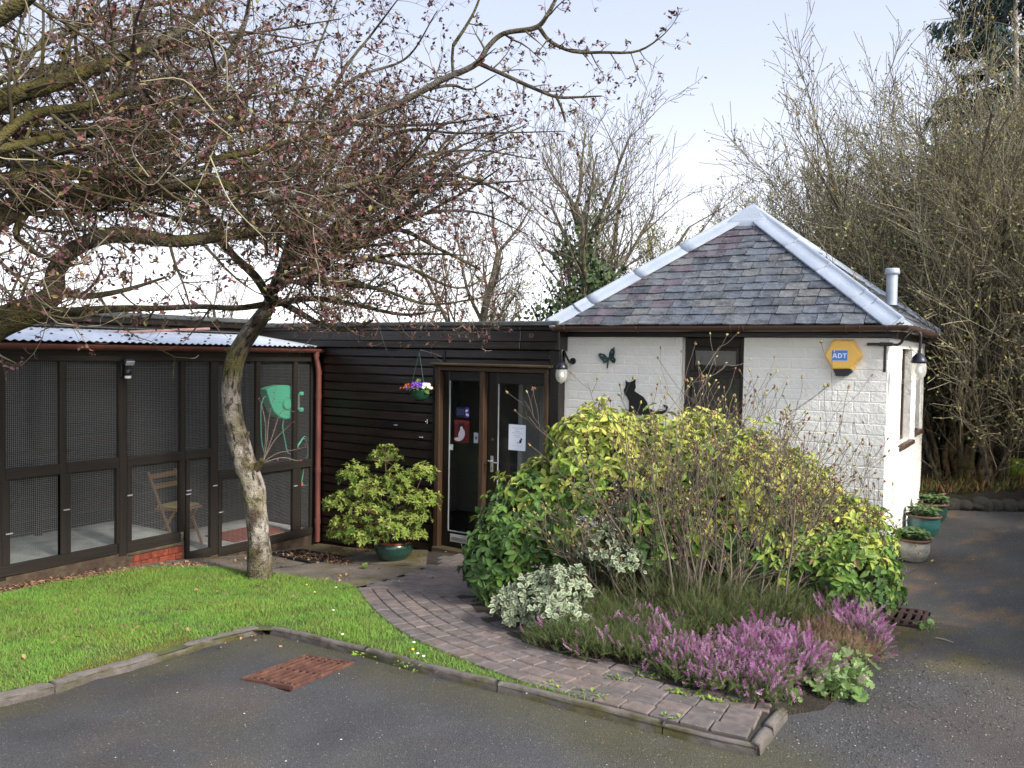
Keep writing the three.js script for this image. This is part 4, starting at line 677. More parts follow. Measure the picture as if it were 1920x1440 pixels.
// ------------------------------------------------------------------ the dark timber link building
const LZ = -7.612, LX0 = -9.3, LX1 = -4.25;
{
  const r = rng(51), link = thing('timber_building', 'long low dark stained timber building with shiplap boards joined to the white hut', 'building', [LX1, 0, LZ]);
  const B = (g) => g.translate(-LX1, 0, -LZ), wm = () => M['wood' + Math.floor(r() * 3)];
  const shell = part('wall', [bb(-9.3, -5.9, -0.75, 1.9, LZ - 0.1, LZ - 0.035), bb(-5.9, LX1, 1.72, 1.9, LZ - 0.1, LZ - 0.035), bb(LX1 - 0.05, LX1, -0.7, 2.1, -10.6, LZ - 0.02), bb(-9.3, LX1 - 0.05, -0.75, 2.1, -10.7, -10.62)].map(B), M.wood0, link);
  // boards, lapped: each leans out at its lower edge
  const board = (x0, x1, y, z, h = 0.107) => { const g = cbox(x1 - x0, h - 0.003, 0.026, 0.0105, 'x', r()); g.rotateX(-0.09 + 0.02 * (r() - 0.5)).translate((x0 + x1) / 2, y + h / 2, z + 0.002 + (r() - 0.5) * 0.004); return B(g); };
  for (let k = 0; k < 24; k++) { const y = 1.795 - k * 0.107; if (y < -0.72) break; if (k === 0) { part('board', board(-7.66, -5.93, y, LZ - 0.018), wm(), shell); part('board', board(-5.925, LX1 - 0.115, y, LZ - 0.018), wm(), shell); } else if (k === 1) { part('board', board(-7.66, -5.9, y, LZ - 0.018), wm(), shell); part('board', board(-5.9, LX1 - 0.115, y + 0.035, LZ - 0.018, 0.07), wm(), shell); } else part('board', board(-7.66, -5.9, y, LZ - 0.018), wm(), shell); }
  // eaves: three boxed boards standing proud, with round vents, and the roof edge
  const ez = LZ + 0.055, eb = part('eaves', B(bb(LX0, LX1 + 0.02, 1.93, 2.17, LZ - 0.08, ez - 0.025)), M.wood1, link);
  for (let x = LX0, w; x < LX1; x += w) { w = Math.min(2.3, LX1 - x); part('board', B(bb(x + 0.002, x + w - 0.002, 1.905, 1.985, ez - 0.024, ez + 0.008, 0.006)), wm(), eb); part('board', B(cbox(w - 0.004, 0.118, 0.018, 0.006, 'x', r()).rotateX(-0.07).translate(x + w / 2, 2.047, ez - 0.014)), M.wood2, eb); part('board', B(bb(x + 0.002, x + w - 0.002, 2.11, 2.15, ez - 0.024, ez + 0.004, 0.006)), M.wood2, eb); }
  part('end_board', B(bb(LX1 + 0.0, LX1 + 0.03, 1.9, 2.16, LZ - 0.12, ez + 0.01, 0.004, 'y')), M.wood0, link);
  for (let k = 0; k < 7; k++) { const x = -4.566 - k * 0.587, g = part('vent', B(new THREE.TorusGeometry(0.026, 0.006, 6, 18).translate(x, 2.05, ez - 0.002)), M.gutter, link); part('vent_disc', B(cyl(0.025, 0.025, 0.006, 18).rotateX(Math.PI / 2).translate(x, 2.05, ez - 0.003)), M.matblack, g); for (const d of [-0.012, 0, 0.012]) part('vent_bar', B(bb(x + d - 0.002, x + d + 0.002, 2.03, 2.07, ez - 0.001, ez + 0.003, 0.001)), M.gutter, g); }
  part('roof', B(bb(LX0 - 0.02, LX1 + 0.02, 2.15, 2.205, -10.7, ez + 0.035, 0.012)), M.felt, link);
  // corner board by the hut
  part('corner_board', B(bb(LX1 - 0.115, LX1, -0.6, 1.9, LZ - 0.03, LZ + 0.004)), M.wood1, link);
  part('corner_board', B(bb(-5.905, -5.86, -0.6, 1.70, LZ - 0.03, LZ + 0.012)), M.wood1, link);

  // door set: frame, glazed door with letter plate, glazed door with lever handle
  const X0 = -5.86, X1 = -4.37, MX0 = -5.245, MX1 = -5.185, TOP = 1.655, z = LZ + 0.02;
  const df = part('door_frame', [bb(X0, X0 + 0.062, -0.38, 1.705, LZ - 0.11, z), bb(X1 - 0.05, X1, -0.38, 1.705, LZ - 0.11, z), bb(X0 + 0.062, X1 - 0.05, TOP, 1.705, LZ - 0.11, z), bb(MX0, MX1, -0.36, TOP, LZ - 0.11, z - 0.004)].map(B), M.doorwood, link);
  part('door_post', B(bb(X1, LX1 - 0.115, -0.5, 1.72, LZ - 0.08, LZ - 0.004, 0.004, 'y')), M.wood1, link);
  part('drip_board', B(bb(X0 - 0.04, X1 + 0.05, 1.712, 1.742, LZ - 0.02, LZ + 0.085, 0.008)), M.mossywood, link);
  part('door_step', B(bb(X0, X1, -0.455, -0.37, LZ - 0.14, LZ + 0.055, 0.01)), M.mossywood, link);
  const dz = LZ - 0.055;
  const leaf = (x0, x1, st, bot, topH, name) => part(name, [bb(x0, x0 + st[0], -0.365, TOP - 0.005, dz - 0.045, dz), bb(x1 - st[1], x1, -0.365, TOP - 0.005, dz - 0.045, dz), bb(x0 + st[0], x1 - st[1], TOP - topH, TOP - 0.005, dz - 0.045, dz), bb(x0 + st[0], x1 - st[1], -0.365, bot, dz - 0.045, dz)].map(B), M.wood1, link);
  const d1 = leaf(X0 + 0.064, MX0 - 0.002, [0.08, 0.03], -0.19, 0.115, 'fixed_door'), d2 = leaf(MX1 + 0.002, X1 - 0.052, [0.135, 0.03], -0.15, 0.13, 'door');
  const pane = (x0, x1, y0, y1, p) => { part('pane', B(new THREE.PlaneGeometry(x1 - x0, y1 - y0).translate((x0 + x1) / 2, (y0 + y1) / 2, dz - 0.022)), M.glass, p); part('glazing_bead', [bb(x0, x0 + 0.01, y0, y1, dz - 0.02, dz - 0.006, 0.002), bb(x1 - 0.01, x1, y0, y1, dz - 0.02, dz - 0.006, 0.002), bb(x0 + 0.01, x1 - 0.01, y0, y0 + 0.01, dz - 0.02, dz - 0.004, 0.002)].map(B), M.galv, p); };
  pane(X0 + 0.144, MX0 - 0.032, -0.19, TOP - 0.115, d1); pane(MX1 + 0.137, X1 - 0.082, -0.15, TOP - 0.13, d2);
  const lp = onW(862, 1007, dz); const plate = part('letter_plate', B(bb(lp.x - 0.135, lp.x + 0.135, -0.305, -0.215, dz, dz + 0.008, 0.003)), M.galv, d1); part('flap', B(cbox(0.2, 0.045, 0.006, 0.002).rotateX(0.12).translate(lp.x, -0.262, dz + 0.012)), M.steel, plate);
  const hp = onW(918, 866, dz), hx = MX1 + 0.075, hy = hp.y - 0.02, han = part('handle_plate', B(bb(hx - 0.019, hx + 0.019, hy - 0.09, hy + 0.09, dz, dz + 0.009, 0.003)), M.steel, d2);
  part('handle', B(merge([cyl(0.009, 0.009, 0.045, 10).rotateX(Math.PI / 2).translate(hx, hy + 0.035, dz + 0.03), smoothTube([V(hx - 0.02, hy + 0.04, dz + 0.05), V(hx, hy + 0.036, dz + 0.054), V(hx + 0.06, hy + 0.026, dz + 0.055), V(hx + 0.105, hy + 0.024, dz + 0.05)], 0.0085, 16, 8)])), M.steel, han);
  part('keyhole', B(bb(hx - 0.004, hx + 0.004, hy - 0.06, hy - 0.04, dz + 0.009, dz + 0.0105, 0.0005)), M.black, han);
  part('lock', B(cyl(0.014, 0.014, 0.012, 14).rotateX(Math.PI / 2).translate(hx, hy + 0.27, dz + 0.004)), M.gutter, d2);
  // inside: lobby with a pale wall, picture frames, and a floor
  part('lobby_floor', B(bb(-7.0, LX1 - 0.06, -0.42, -0.37, -10.6, LZ - 0.15)), M.innerdark, link);
  part('lobby_wall', [bb(-5.3, -5.24, -0.37, 2.1, -8.9, -8.5), bb(-5.24, LX1 - 0.06, -0.37, 2.1, -8.95, -8.9)].map(B), M.inner, link);
  part('lobby_wall', [bb(-7.0, -5.3, -0.37, 2.1, -9.6, -9.55), bb(-7.0, -6.95, -0.37, 2.1, -9.55, LZ - 0.12)].map(B), M.innergrey, link);
  part('ceiling', B(bb(-7.0, LX1 - 0.06, 2.1, 2.14, -10.6, LZ - 0.12)), M.innerdark, link);
  for (const [x, y, w, h] of [[-4.75, 1.0, 0.34, 0.5], [-4.48, 1.12, 0.2, 0.3], [-4.8, 0.45, 0.3, 0.22]]) { const f = part('picture_frame', [bb(x - w / 2, x + w / 2, y - h / 2, y - h / 2 + 0.02, -8.9, -8.88), bb(x - w / 2, x + w / 2, y + h / 2 - 0.02, y + h / 2, -8.9, -8.88), bb(x - w / 2, x - w / 2 + 0.02, y - h / 2 + 0.02, y + h / 2 - 0.02, -8.9, -8.88), bb(x + w / 2 - 0.02, x + w / 2, y - h / 2 + 0.02, y + h / 2 - 0.02, -8.9, -8.88)].map(B), M.doorwood, link); part('picture', B(bb(x - w / 2 + 0.02, x + w / 2 - 0.02, y - h / 2 + 0.02, y + h / 2 - 0.02, -8.9, -8.892)), M.innerdark, f); }
  // small fittings on the boards
  const kn = onW(803, 790, LZ + 0.01); part('hook', B(merge([cyl(0.006, 0.006, 0.05, 8).translate(kn.x, kn.y, LZ + 0.03), new THREE.SphereGeometry(0.009, 8, 6).translate(kn.x - 0.02, kn.y - 0.004, LZ + 0.03)])), M.steel, link);
  for (const [px, py] of [[788, 820], [740, 797], [790, 725]]) { const q = onW(px, py, LZ + 0.02); part('label', B(bb(q.x - 0.025, q.x + 0.025, q.y - 0.006, q.y + 0.006, LZ, LZ + 0.012, 0.002)), M.galv, link); }

  // wing behind the mesh run: its face and roof edge seen above the corrugated sheets
  const wing = thing('timber_wing', 'flat roofed dark timber wing standing behind the corrugated roof of the mesh run', 'building', [-9.0, 0, -7.5]), W = (g) => g.translate(9.0, 0, 7.5), X = -9.0;
  const wf = part('wall', W(bb(X - 0.1, X - 0.03, -0.6, 2.16, -7.56, 1.5, 0.004, 'z')), M.wood0, wing);
  part('wall', [bb(-14, -13.95, -0.6, 2.16, -10.7, 1.5), bb(-14, X - 0.1, -0.6, 2.16, 1.45, 1.5), bb(-13.95, -9.35, -0.6, 2.16, -10.7, -10.65)].map(W), M.wood0, wing);
  for (let k = 0; k < 21; k++) { const y = 2.0 - k * 0.125; for (const [a, b] of [[-7.55, -4.6], [-4.6, -1.6], [-1.6, 1.5]]) part('board', W(cbox(b - a - 0.004, 0.121, 0.022, 0.005, 'x', r()).rotateX(-0.075).rotateY(Math.PI / 2).translate(X - 0.018, y + 0.06, (a + b) / 2)), wm(), wf); }
  part('fascia', W(bb(X - 0.1, X + 0.03, 2.13, 2.2, -7.6, 1.5, 0.006, 'z')), M.wood2, wing);
  part('roof_edge', W(bb(X - 0.14, X + 0.06, 2.2, 2.262, -7.66, 1.55, 0.012, 'z')), M.felt, wing);
  part('roof', W(bb(-14.05, X - 0.14, 2.17, 2.23, -10.75, 1.55)), M.felt, wing);
}
// ------------------------------------------------------------------ mesh run in front of the wing
const RX = -7.76;
{
  const r = rng(61), run = thing('mesh_run', 'timber framed wire mesh animal run with shiny corrugated roof beside the lawn', 'run', [RX, 0, -5.7]);
  const R = (g) => g.translate(-RX, 0, 5.7), T = 0.05, x0 = RX - T, x1 = RX;
  const zEnd = 1.0;
  // upper posts [z near camera, z far], then lower frames
  const posts = [[-3.75, -3.84, -0.25], [-4.325, -4.39, -0.12], [-4.915, -5.005, -0.25], [-5.626, -5.685, -0.12], [-6.01, -6.115, -0.45], [-6.64, -6.705, 0.39], [-7.222, -7.292, 0.39], [-7.515, -7.6, -0.47]];
  for (let z = -3.2; z < zEnd; z += 0.59) posts.push([z + 0.04, z - 0.04, -0.25]);
  for (const [a, b, y] of posts) part('post', R(bb(x0, x1 + 0.004, y, 1.72, a, b, 0.006, 'y')), M.runwood, run);
  part('header', R(bb(x0, x1 + 0.012, 1.715, 1.815, zEnd, -7.6, 0.006, 'z')), M.runwood, run);
  const rail = (z0, z1, y0, y1, o = 0.008) => part('rail', R(bb(x0 + 0.006, x1 + o, y0, y1, z0, z1, 0.006, 'z')), M.runwood, run);
  for (const [a, b] of [[zEnd, -3.75], [-3.84, -4.325], [-4.39, -4.915], [-5.005, -5.626], [-5.685, -6.01]]) rail(a, b, 0.65, 0.752);
  for (const [a, b] of [[-6.115, -6.64], [-6.64, -7.222], [-7.222, -7.515]]) rail(a, b, 0.39, 0.488);
  rail(zEnd, -4.9, -0.215, -0.115, 0.014); rail(-5.0, -5.626, -0.225, -0.115, 0.014); rail(-5.69, -6.01, -0.455, -0.36, 0.014); rail(-6.115, -7.6, -0.48, -0.385, 0.014);
  // lower frames: posts of the lower panels stand a little proud
  for (const [a, b, y0, y1] of [[-3.80, -3.87, -0.115, 0.65], [-4.325, -4.425, -0.115, 0.65], [-4.89, -4.915, -0.115, 0.65], [-5.005, -5.055, -0.115, 0.65], [-5.61, -5.626, -0.115, 0.65], [-5.69, -5.74, -0.36, 0.65], [-6.115, -6.16, -0.385, 0.39], [-7.215, -7.35, -0.385, 0.39]]) part('panel_stile', R(bb(x0 + 0.01, x1 + 0.012, y0, y1, a, b, 0.005, 'y')), M.runwood, run);
  // welded mesh, wire by wire
  const wire = (z0, z1, y0, y1, x) => {
    const g = [], q = (a, b) => { const t = 0.00045; const dx = b[0] - a[0]; g.push(new THREE.BoxGeometry(t * 2, Math.max(t * 2, Math.abs(b[1] - a[1])), Math.max(t * 2, Math.abs(b[2] - a[2]))).translate((a[0] + b[0]) / 2, (a[1] + b[1]) / 2, (a[2] + b[2]) / 2)); };
    const s = 0.0175; for (let y = y0 + s * 0.4; y < y1; y += s) q([x, y, z0], [x, y, z1]); for (let z = z1 + s * 0.3; z < z0; z += s) q([x - 0.0016, y0, z], [x - 0.0016, y1, z]);
    return part('wire_mesh', R(merge(g)), M.galv, run);
  };
  const up = [[zEnd, -2.1], [-2.1, -3.75], [-3.84, -4.325], [-4.39, -4.915], [-5.005, -5.626], [-5.685, -6.01]];
  for (const [a, b] of up) { wire(a, b, 0.752, 1.715, x0 + 0.012); wire(a, b, -0.36, 0.65, x0 + 0.012); }
  for (const [a, b] of [[-6.115, -6.64], [-6.705, -7.222], [-7.292, -7.515]]) wire(a, b, 0.488, 1.715, x0 + 0.012);
  for (const [a, b] of [[-6.16, -7.215], [-7.35, -7.515]]) wire(a, b, -0.385, 0.39, x0 + 0.012);
  // clear sheets behind the lower mesh
  for (const [a, b, y0, y1] of [[-3.87, -4.325, -0.115, 0.65], [-4.425, -4.89, -0.115, 0.65], [-5.055, -5.61, -0.115, 0.65], [-5.74, -6.01, -0.36, 0.65]]) part('clear_sheet', R(new THREE.PlaneGeometry(a - b, y1 - y0).rotateY(Math.PI / 2).translate(x0 + 0.006, (y0 + y1) / 2, (a + b) / 2)), M.glass, run);
  // latches
  for (const [z, y] of [[-3.86, 0.17], [-4.38, 0.31], [-5.03, 0.36], [-5.72, 0.32], [-5.715, 0.28], [-6.06, 0.33], [-6.14, 0.02], [-7.25, 0.18]]) part('latch', R(merge([bb(x1 + 0.012, x1 + 0.02, y - 0.006, y + 0.006, z + 0.03, z - 0.03, 0.002), cyl(0.005, 0.005, 0.02, 8).rotateZ(Math.PI / 2).translate(x1 + 0.022, y, z + 0.02)].map((g) => g.index ? g.toNonIndexed() : g))), M.galv, run);
  // base: red bricks under the middle panel, mossy render elsewhere
  const base = part('base', [bb(x0 - 0.02, x1 + 0.0, -0.75, -0.215, zEnd, -5.0), bb(x0 - 0.02, x1 - 0.004, -0.75, -0.225, -5.0, -5.68), bb(x0 - 0.02, x1 + 0.0, -0.75, -0.455, -5.68, -7.6)].map(R), M.mossyrender, run);
  for (let k = 0; k < 2; k++) for (let z = -5.03 + (k ? 0.06 : -0.05) - 0.0; z > -5.66; z -= 0.2) { const a = Math.min(-5.03, z), b = Math.max(-5.655, z - 0.192); if (a - b > 0.04) part('brick', R(bb(x1 - 0.03, x1 + 0.006, -0.335 - k * 0.072 - 0.0, -0.335 + 0.066 - k * 0.072, a, b, 0.005, 'z')), M.redbrick, base); }
  part('cap_strip', R(bb(x1 - 0.03, x1 + 0.012, -0.265, -0.227, -5.02, -5.66, 0.01, 'z')), M.mossyrender, base);
  // corrugated roof sheets
  const xa = RX + 0.09, xb = -8.97, ya = 1.905, yb = 2.06, pitch = 0.076, amp = 0.0075; let si = 0;
  for (let z0 = zEnd + 0.05; z0 > -7.55; z0 -= 0.76, si++) {
    const z1 = Math.max(-7.6, z0 - 0.79), pos = [], idx = [], n = Math.round((z0 - z1) / pitch * 8), up2 = si % 2 ? 0.0015 : 0; let rows = 0;
    for (const t of [0, 0.25, 0.5, 0.75, 1]) { rows++; for (let i = 0; i <= n; i++) { const z = lerp(z0, z1, i / n); pos.push(lerp(xa, xb, t), lerp(ya, yb, t) + amp * Math.cos(z / pitch * 2 * Math.PI) + up2, z); } }
    for (let a = 0; a < rows - 1; a++) for (let i = 0; i < n; i++) { const q = a * (n + 1) + i; idx.push(q, q + 1, q + n + 1, q + 1, q + n + 2, q + n + 1); }
    const g = rawGeo(pos, null, idx); metreUV(g); part('roof_sheet', R(g), M.corrugated, run);
  }
  for (let z = zEnd; z > -7.5; z -= pitch * 4) for (const t of [0.14, 0.4, 0.68]) part('roof_screw', R(lathe([[0, 0.014], [0.008, 0.012], [0.016, 0.004], [0.017, 0]], 8).translate(lerp(xa, xb, t), lerp(ya, yb, t) + amp - 0.001, Math.round(z / pitch) * pitch)), M.matblack, run);
  part('moss_strip', R(bb(x0 - 0.02, x1 + 0.03, 1.815, 1.885, zEnd, -7.55, 0.01, 'z')), M.mossywood, run);
  part('flashing', R(bb(xb - 0.02, xb + 0.16, yb + 0.004, yb + 0.02, zEnd, -7.55, 0.004, 'z')), M.felt, run);
  // gutter and downpipe
  const gp2 = []; for (let i = 0; i <= 10; i++) { const a = Math.PI * (1 + i / 10); gp2.push([Math.cos(a) * 0.05, Math.sin(a) * 0.05]); } for (let i = 10; i >= 0; i--) { const a = Math.PI * (1 + i / 10); gp2.push([Math.cos(a) * 0.046, Math.sin(a) * 0.046]); }
  part('gutter', R(extrude(gp2, 7.66 + zEnd, 0).translate(RX + 0.075, 1.876, -7.66)), M.pipe, run);
  const dp = V(RX + 0.075, 0, -7.52);
  const pipe = part('downpipe', R(merge([smoothTube([V(dp.x, 1.84, dp.z), V(dp.x, 1.76, dp.z), V(dp.x - 0.0, 1.71, dp.z - 0.015), V(dp.x + 0.01, 1.62, dp.z - 0.03), V(dp.x + 0.01, 1.54, dp.z - 0.035)], 0.034, 20, 12), cyl(0.034, 0.034, 2.12, 14).translate(dp.x + 0.01, 0.5, dp.z - 0.035)].map((g) => g.toNonIndexed ? g.toNonIndexed() : g))), M.pipe, run);
  for (const y of [1.58, 1.28, 0.35, -0.3]) part('pipe_collar', R(cyl(0.039, 0.039, 0.05, 14).translate(dp.x + 0.01, y, dp.z - 0.035)), M.pipe, pipe);
  part('gutter_outlet', R(cyl(0.042, 0.038, 0.09, 14).translate(dp.x, 1.82, dp.z)), M.pipe, pipe);
  // floor and back of the run
  part('floor', R(bb(-8.99, x0 - 0.02, -0.6, -0.42, -5.66, -7.59)), M.concrete, run); part('floor', R(bb(-8.99, x0 - 0.02, -0.6, -0.15, zEnd, -5.66)), M.concrete, run);
  part('floor_mat', R(bb(-8.5, -7.95, -0.42, -0.405, -6.5, -7.3)), M.redbrick, run);
  part('inner_partition', R(bb(-8.95, -8.0, -0.42, 1.9, -2.4, -2.44, 0.004, 'y')), M.wood0, run);
  for (const z of [-3.6, -4.7, -5.8, -6.9]) part('inner_post', R(bb(-8.94, -8.88, -0.42, 2.0, z, z - 0.06, 0.004, 'y')), M.runwood, run);
  part('inner_shelf', R(bb(-8.95, -8.45, 0.72, 0.76, -3.0, -4.9, 0.004, 'z')), M.runwood, run);
  part('ramp', R(cbox(0.05, 0.02, 1.2, 0.004, 'z').rotateX(0.9).translate(-8.5, 0.2, -4.2)), M.runwood, run);

  // things about the run
  const rodA = onU(300, 613, -8.55), rodB = onU(379, 610, -8.5);
  { const d = V().subVectors(rodB, rodA), g = cyl(0.016, 0.016, d.length() + 0.9, 12), h = V(0, 1, 0); _q.setFromUnitVectors(h, d.clone().normalize()); g.applyQuaternion(_q).translate((rodA.x + rodB.x) / 2 - d.x * 0.3, lerp(ya, yb, 0.65) + 0.04, rodA.z + 0.1); single('loose_pipe', 'short dull pink pipe lying loose on top of the corrugated roof', 'pipe', g, M.pinkpipe); }
  { // security light on the third post
    const p = onU(235, 690, RX), q = thing('security_light', 'small black security light with motion sensor on a post of the mesh run', 'lamp', [RX + 0.005, p.y, -4.96]);
    part('back_plate', bb(0, 0.03, -0.09, 0.06, -0.04, 0.04, 0.006), M.black, q);
    part('lamp_head', cbox(0.09, 0.075, 0.11, 0.02).rotateZ(-0.5).translate(0.075, 0.07, 0), M.black, q);
    part('lamp_glass', cbox(0.012, 0.05, 0.09, 0.004).rotateZ(-0.5).translate(0.118, 0.05, 0), M.galv, q);
    part('sensor', lathe([[0, -0.035], [0.028, -0.032], [0.036, -0.005], [0.034, 0.035], [0, 0.04]], 16).translate(0.075, -0.045, 0), M.black, q);
    part('sensor_lens', cyl(0.034, 0.03, 0.026, 16).translate(0.078, -0.088, 0), M.bulb, q);
    part('bracket', bb(0.03, 0.06, -0.06, 0.05, -0.012, 0.012, 0.004), M.black, q);
  }
  { // hose reel hanging inside
    const x = RX - 0.12, c = onU(527, 757, x), q = thing('hose_reel', 'mint green wall hung hose reel behind the mesh by the downpipe', 'hose reel', [x, c.y, c.z]);
    const px = (a, b) => { const o = onU(a, b, x); return [-(o.z - c.z), o.y - c.y]; };
    const outline = [[496, 731], [505, 727], [520, 724], [535, 724], [547, 729], [551, 740], [551, 775], [545, 781], [532, 784], [520, 780], [510, 771], [503, 755]].map(([a, b]) => px(a, b));
    const body = part('body', extrude(outline, 0.11, 0.012).rotateY(Math.PI / 2).translate(-0.07, 0, 0), M.hosegreen, q);
    const h = px(532, 757); part('hub', cyl(0.062, 0.07, 0.03, 24).rotateZ(-Math.PI / 2).translate(0.06, h[1], -h[0]), M.hosegreen, body);
    part('hub_ring', new THREE.TorusGeometry(0.073, 0.004, 6, 28).rotateY(Math.PI / 2).translate(0.056, h[1], -h[0]), M.hosedark, body);
    for (const [a, b] of [[532, 743], [519, 752], [545, 760], [531, 777]]) { const s = px(a, b); part('screw', cyl(0.006, 0.006, 0.01, 8).rotateZ(Math.PI / 2).translate(0.056, s[1], -s[0]), M.hosedark, body); }
    const b1 = px(563, 738), b2 = px(563, 768); for (const s of [b1, b2]) part('bracket', cbox(0.03, 0.05, 0.075, 0.012).translate(0.02, s[1], -s[0]), M.hosegreen, q);
    part('wall_plate', cbox(0.02, 0.2, 0.03, 0.005).translate(0.0, (b1[1] + b2[1]) / 2, -px(560, 750)[0]), M.steel, q);
    const hose = (pts, name) => part(name, smoothTube(pts.map(([a, b, o]) => { const p = onU(a, b, x + (o ?? 0)); return V(p.x - x, p.y - c.y, p.z - c.z); }), 0.0065, 60, 7), M.hosegreen, q);
    hose([[503, 742], [495, 745], [490, 760], [489, 790], [491, 830], [497, 856]], 'hose'); hose([[532, 784], [530, 800], [534, 825], [541, 850], [551, 848], [556, 838]], 'hose'); hose([[545, 866], [552, 846], [560, 832], [572, 818], [578, 826], [580, 845], [573, 862]], 'hose'); hose([[543, 864], [556, 842], [570, 822], [576, 832], [577, 850], [572, 866]], 'hose');
    hose([[571, 870], [568, 890], [566, 906], [574, 910], [580, 900], [580, 880]], 'hose'); const en = onU(566, 908, x); part('hose_end', cyl(0.012, 0.01, 0.045, 10).translate(0.0, en.y - c.y, en.z - c.z), M.orange, q);
  }
  { // folding chair inside
    const o = onU(345, 1005, -8.45), q = thing('folding_chair', 'orange brown wooden folding chair standing inside the mesh run', 'chair', [-8.35, -0.42, -6.0]); q.rotation.y = 1.75;
    const leg = (x, z0, z1, y) => { const d = V(0, y, z1 - z0), g = cbox(0.022, d.length(), 0.032, 0.004, 'y'); g.rotateX(Math.atan2(d.z, d.y)).translate(x, y / 2, (z0 + z1) / 2); part('leg', g, M.chairwood, q); };
    leg(-0.2, 0.2, -0.22, 0.86); leg(0.2, 0.2, -0.22, 0.86); leg(-0.17, -0.2, 0.16, 0.46); leg(0.17, -0.2, 0.16, 0.46);
    part('seat', cbox(0.38, 0.025, 0.36, 0.008).translate(0, 0.45, 0.03), M.chairwood, q); part('cushion', cbox(0.34, 0.03, 0.32, 0.012).translate(0, 0.478, 0.03), M.cloth, q);
    for (const [y, z] of [[0.81, -0.2], [0.7, -0.145]]) part('back_rail', cbox(0.4, 0.06, 0.018, 0.005).rotateX(-0.45).translate(0, y, z), M.chairwood, q);
    part('stretcher', cbox(0.36, 0.025, 0.02, 0.004).translate(0, 0.17, 0.12), M.chairwood, q);
  }
}
// ------------------------------------------------------------------ things on the walls and about the place
function grate(name, label, corners, n, mat, thick = 0.022, cross = 1) {   // four ground points in order: long side a-b, then c-d opposite
  const [a, b, c, d] = corners, o = a.clone().add(b).add(c).add(d).multiplyScalar(0.25), q = thing(name, label, 'drain grate', [o.x, o.y, o.z]);
  const L = a.distanceTo(b), Wd = b.distanceTo(c), ex = b.clone().sub(a).normalize(), ez0 = c.clone().sub(b).normalize(), ny = V().crossVectors(ez0, ex).normalize(); if (ny.y < 0) ny.negate(); const ez = V().crossVectors(ex, ny).normalize(); if (ez.dot(ez0) < 0) ez.negate();
  const put = (g) => { g.applyMatrix4(new THREE.Matrix4().makeBasis(ex, ny, V().crossVectors(ex, ny))); return g; }, s = Math.sign(V().crossVectors(ex, ny).dot(ez));
  for (const k of [-1, 1]) { part('rim', put(cbox(L, thick, 0.018, 0.004).translate(0, 0, k * (Wd / 2 - 0.009))), mat, q); part('rim', put(cbox(0.022, thick, Wd - 0.036, 0.004, 'z').translate(k * (L / 2 - 0.011), 0, 0)), mat, q); }
  for (let i = 0; i < n; i++) part('bar', put(cbox(L - 0.044, thick * 1.0, (Wd - 0.036) / n * (n < 4 ? 0.22 : 0.25), 0.004).rotateX(0.0).translate(0, 0, -Wd / 2 + 0.018 + (i + 0.5) * (Wd - 0.036) / n)), mat, q);
  for (let i = 0; i < cross; i++) part('cross_bar', put(cbox(cross > 1 ? 0.03 : 0.02, thick * 0.96, Wd - 0.036, 0.004, 'z').translate(((i + 0.5) / cross - 0.5) * (L - 0.05), 0.0005, 0)), mat, q);
  for (const k of [-1, 1]) part('end_bar', put(cbox(0.016, thick * 0.94, Wd - 0.036, 0.003, 'z').translate(k * (L / 2 - 0.052), 0, 0)), mat, q);
    { const d = 0.3, w = []; for (const k of [-1, 1]) { w.push(new THREE.BoxGeometry(L + 0.02, d, 0.03).translate(0, -d / 2 - thick / 2 - 0.001, k * (Wd / 2 + 0.006)), new THREE.BoxGeometry(0.03, d, Wd).translate(k * (L / 2 + 0.006), -d / 2 - thick / 2 - 0.001, 0)); } w.push(new THREE.BoxGeometry(L, 0.02, Wd).translate(0, -d, 0)); part('pit', put(merge(w)), M.matblack, q); }
  return q;
}
{
  const up = (px, py, l = 0, e = 0.012) => gp(px, py, l).add(V(0, e, 0));
  grate('drain_grate', 'rusty brown rectangular drain grate set in the tarmac near the lawn corner', GRATES[0].map((p) => p.clone().add(V(0, 0.002, 0))), 7, M.rust, 0.03);
  grate('drain_grate', 'dark iron drain grate in the tarmac to the right of the flower bed', GRATES[1].map((p) => p.clone().add(V(0, 0.0, 0))), 2, M.rustdark, 0.03, 5);
  { const q = grate('drain_grate', 'black gully grate half hidden by dead leaves below the downpipe', [up(536, 1038, LIFT), up(600, 1030, LIFT), up(612, 1050, LIFT), up(548, 1058, LIFT)], 3, M.matblack); }
}
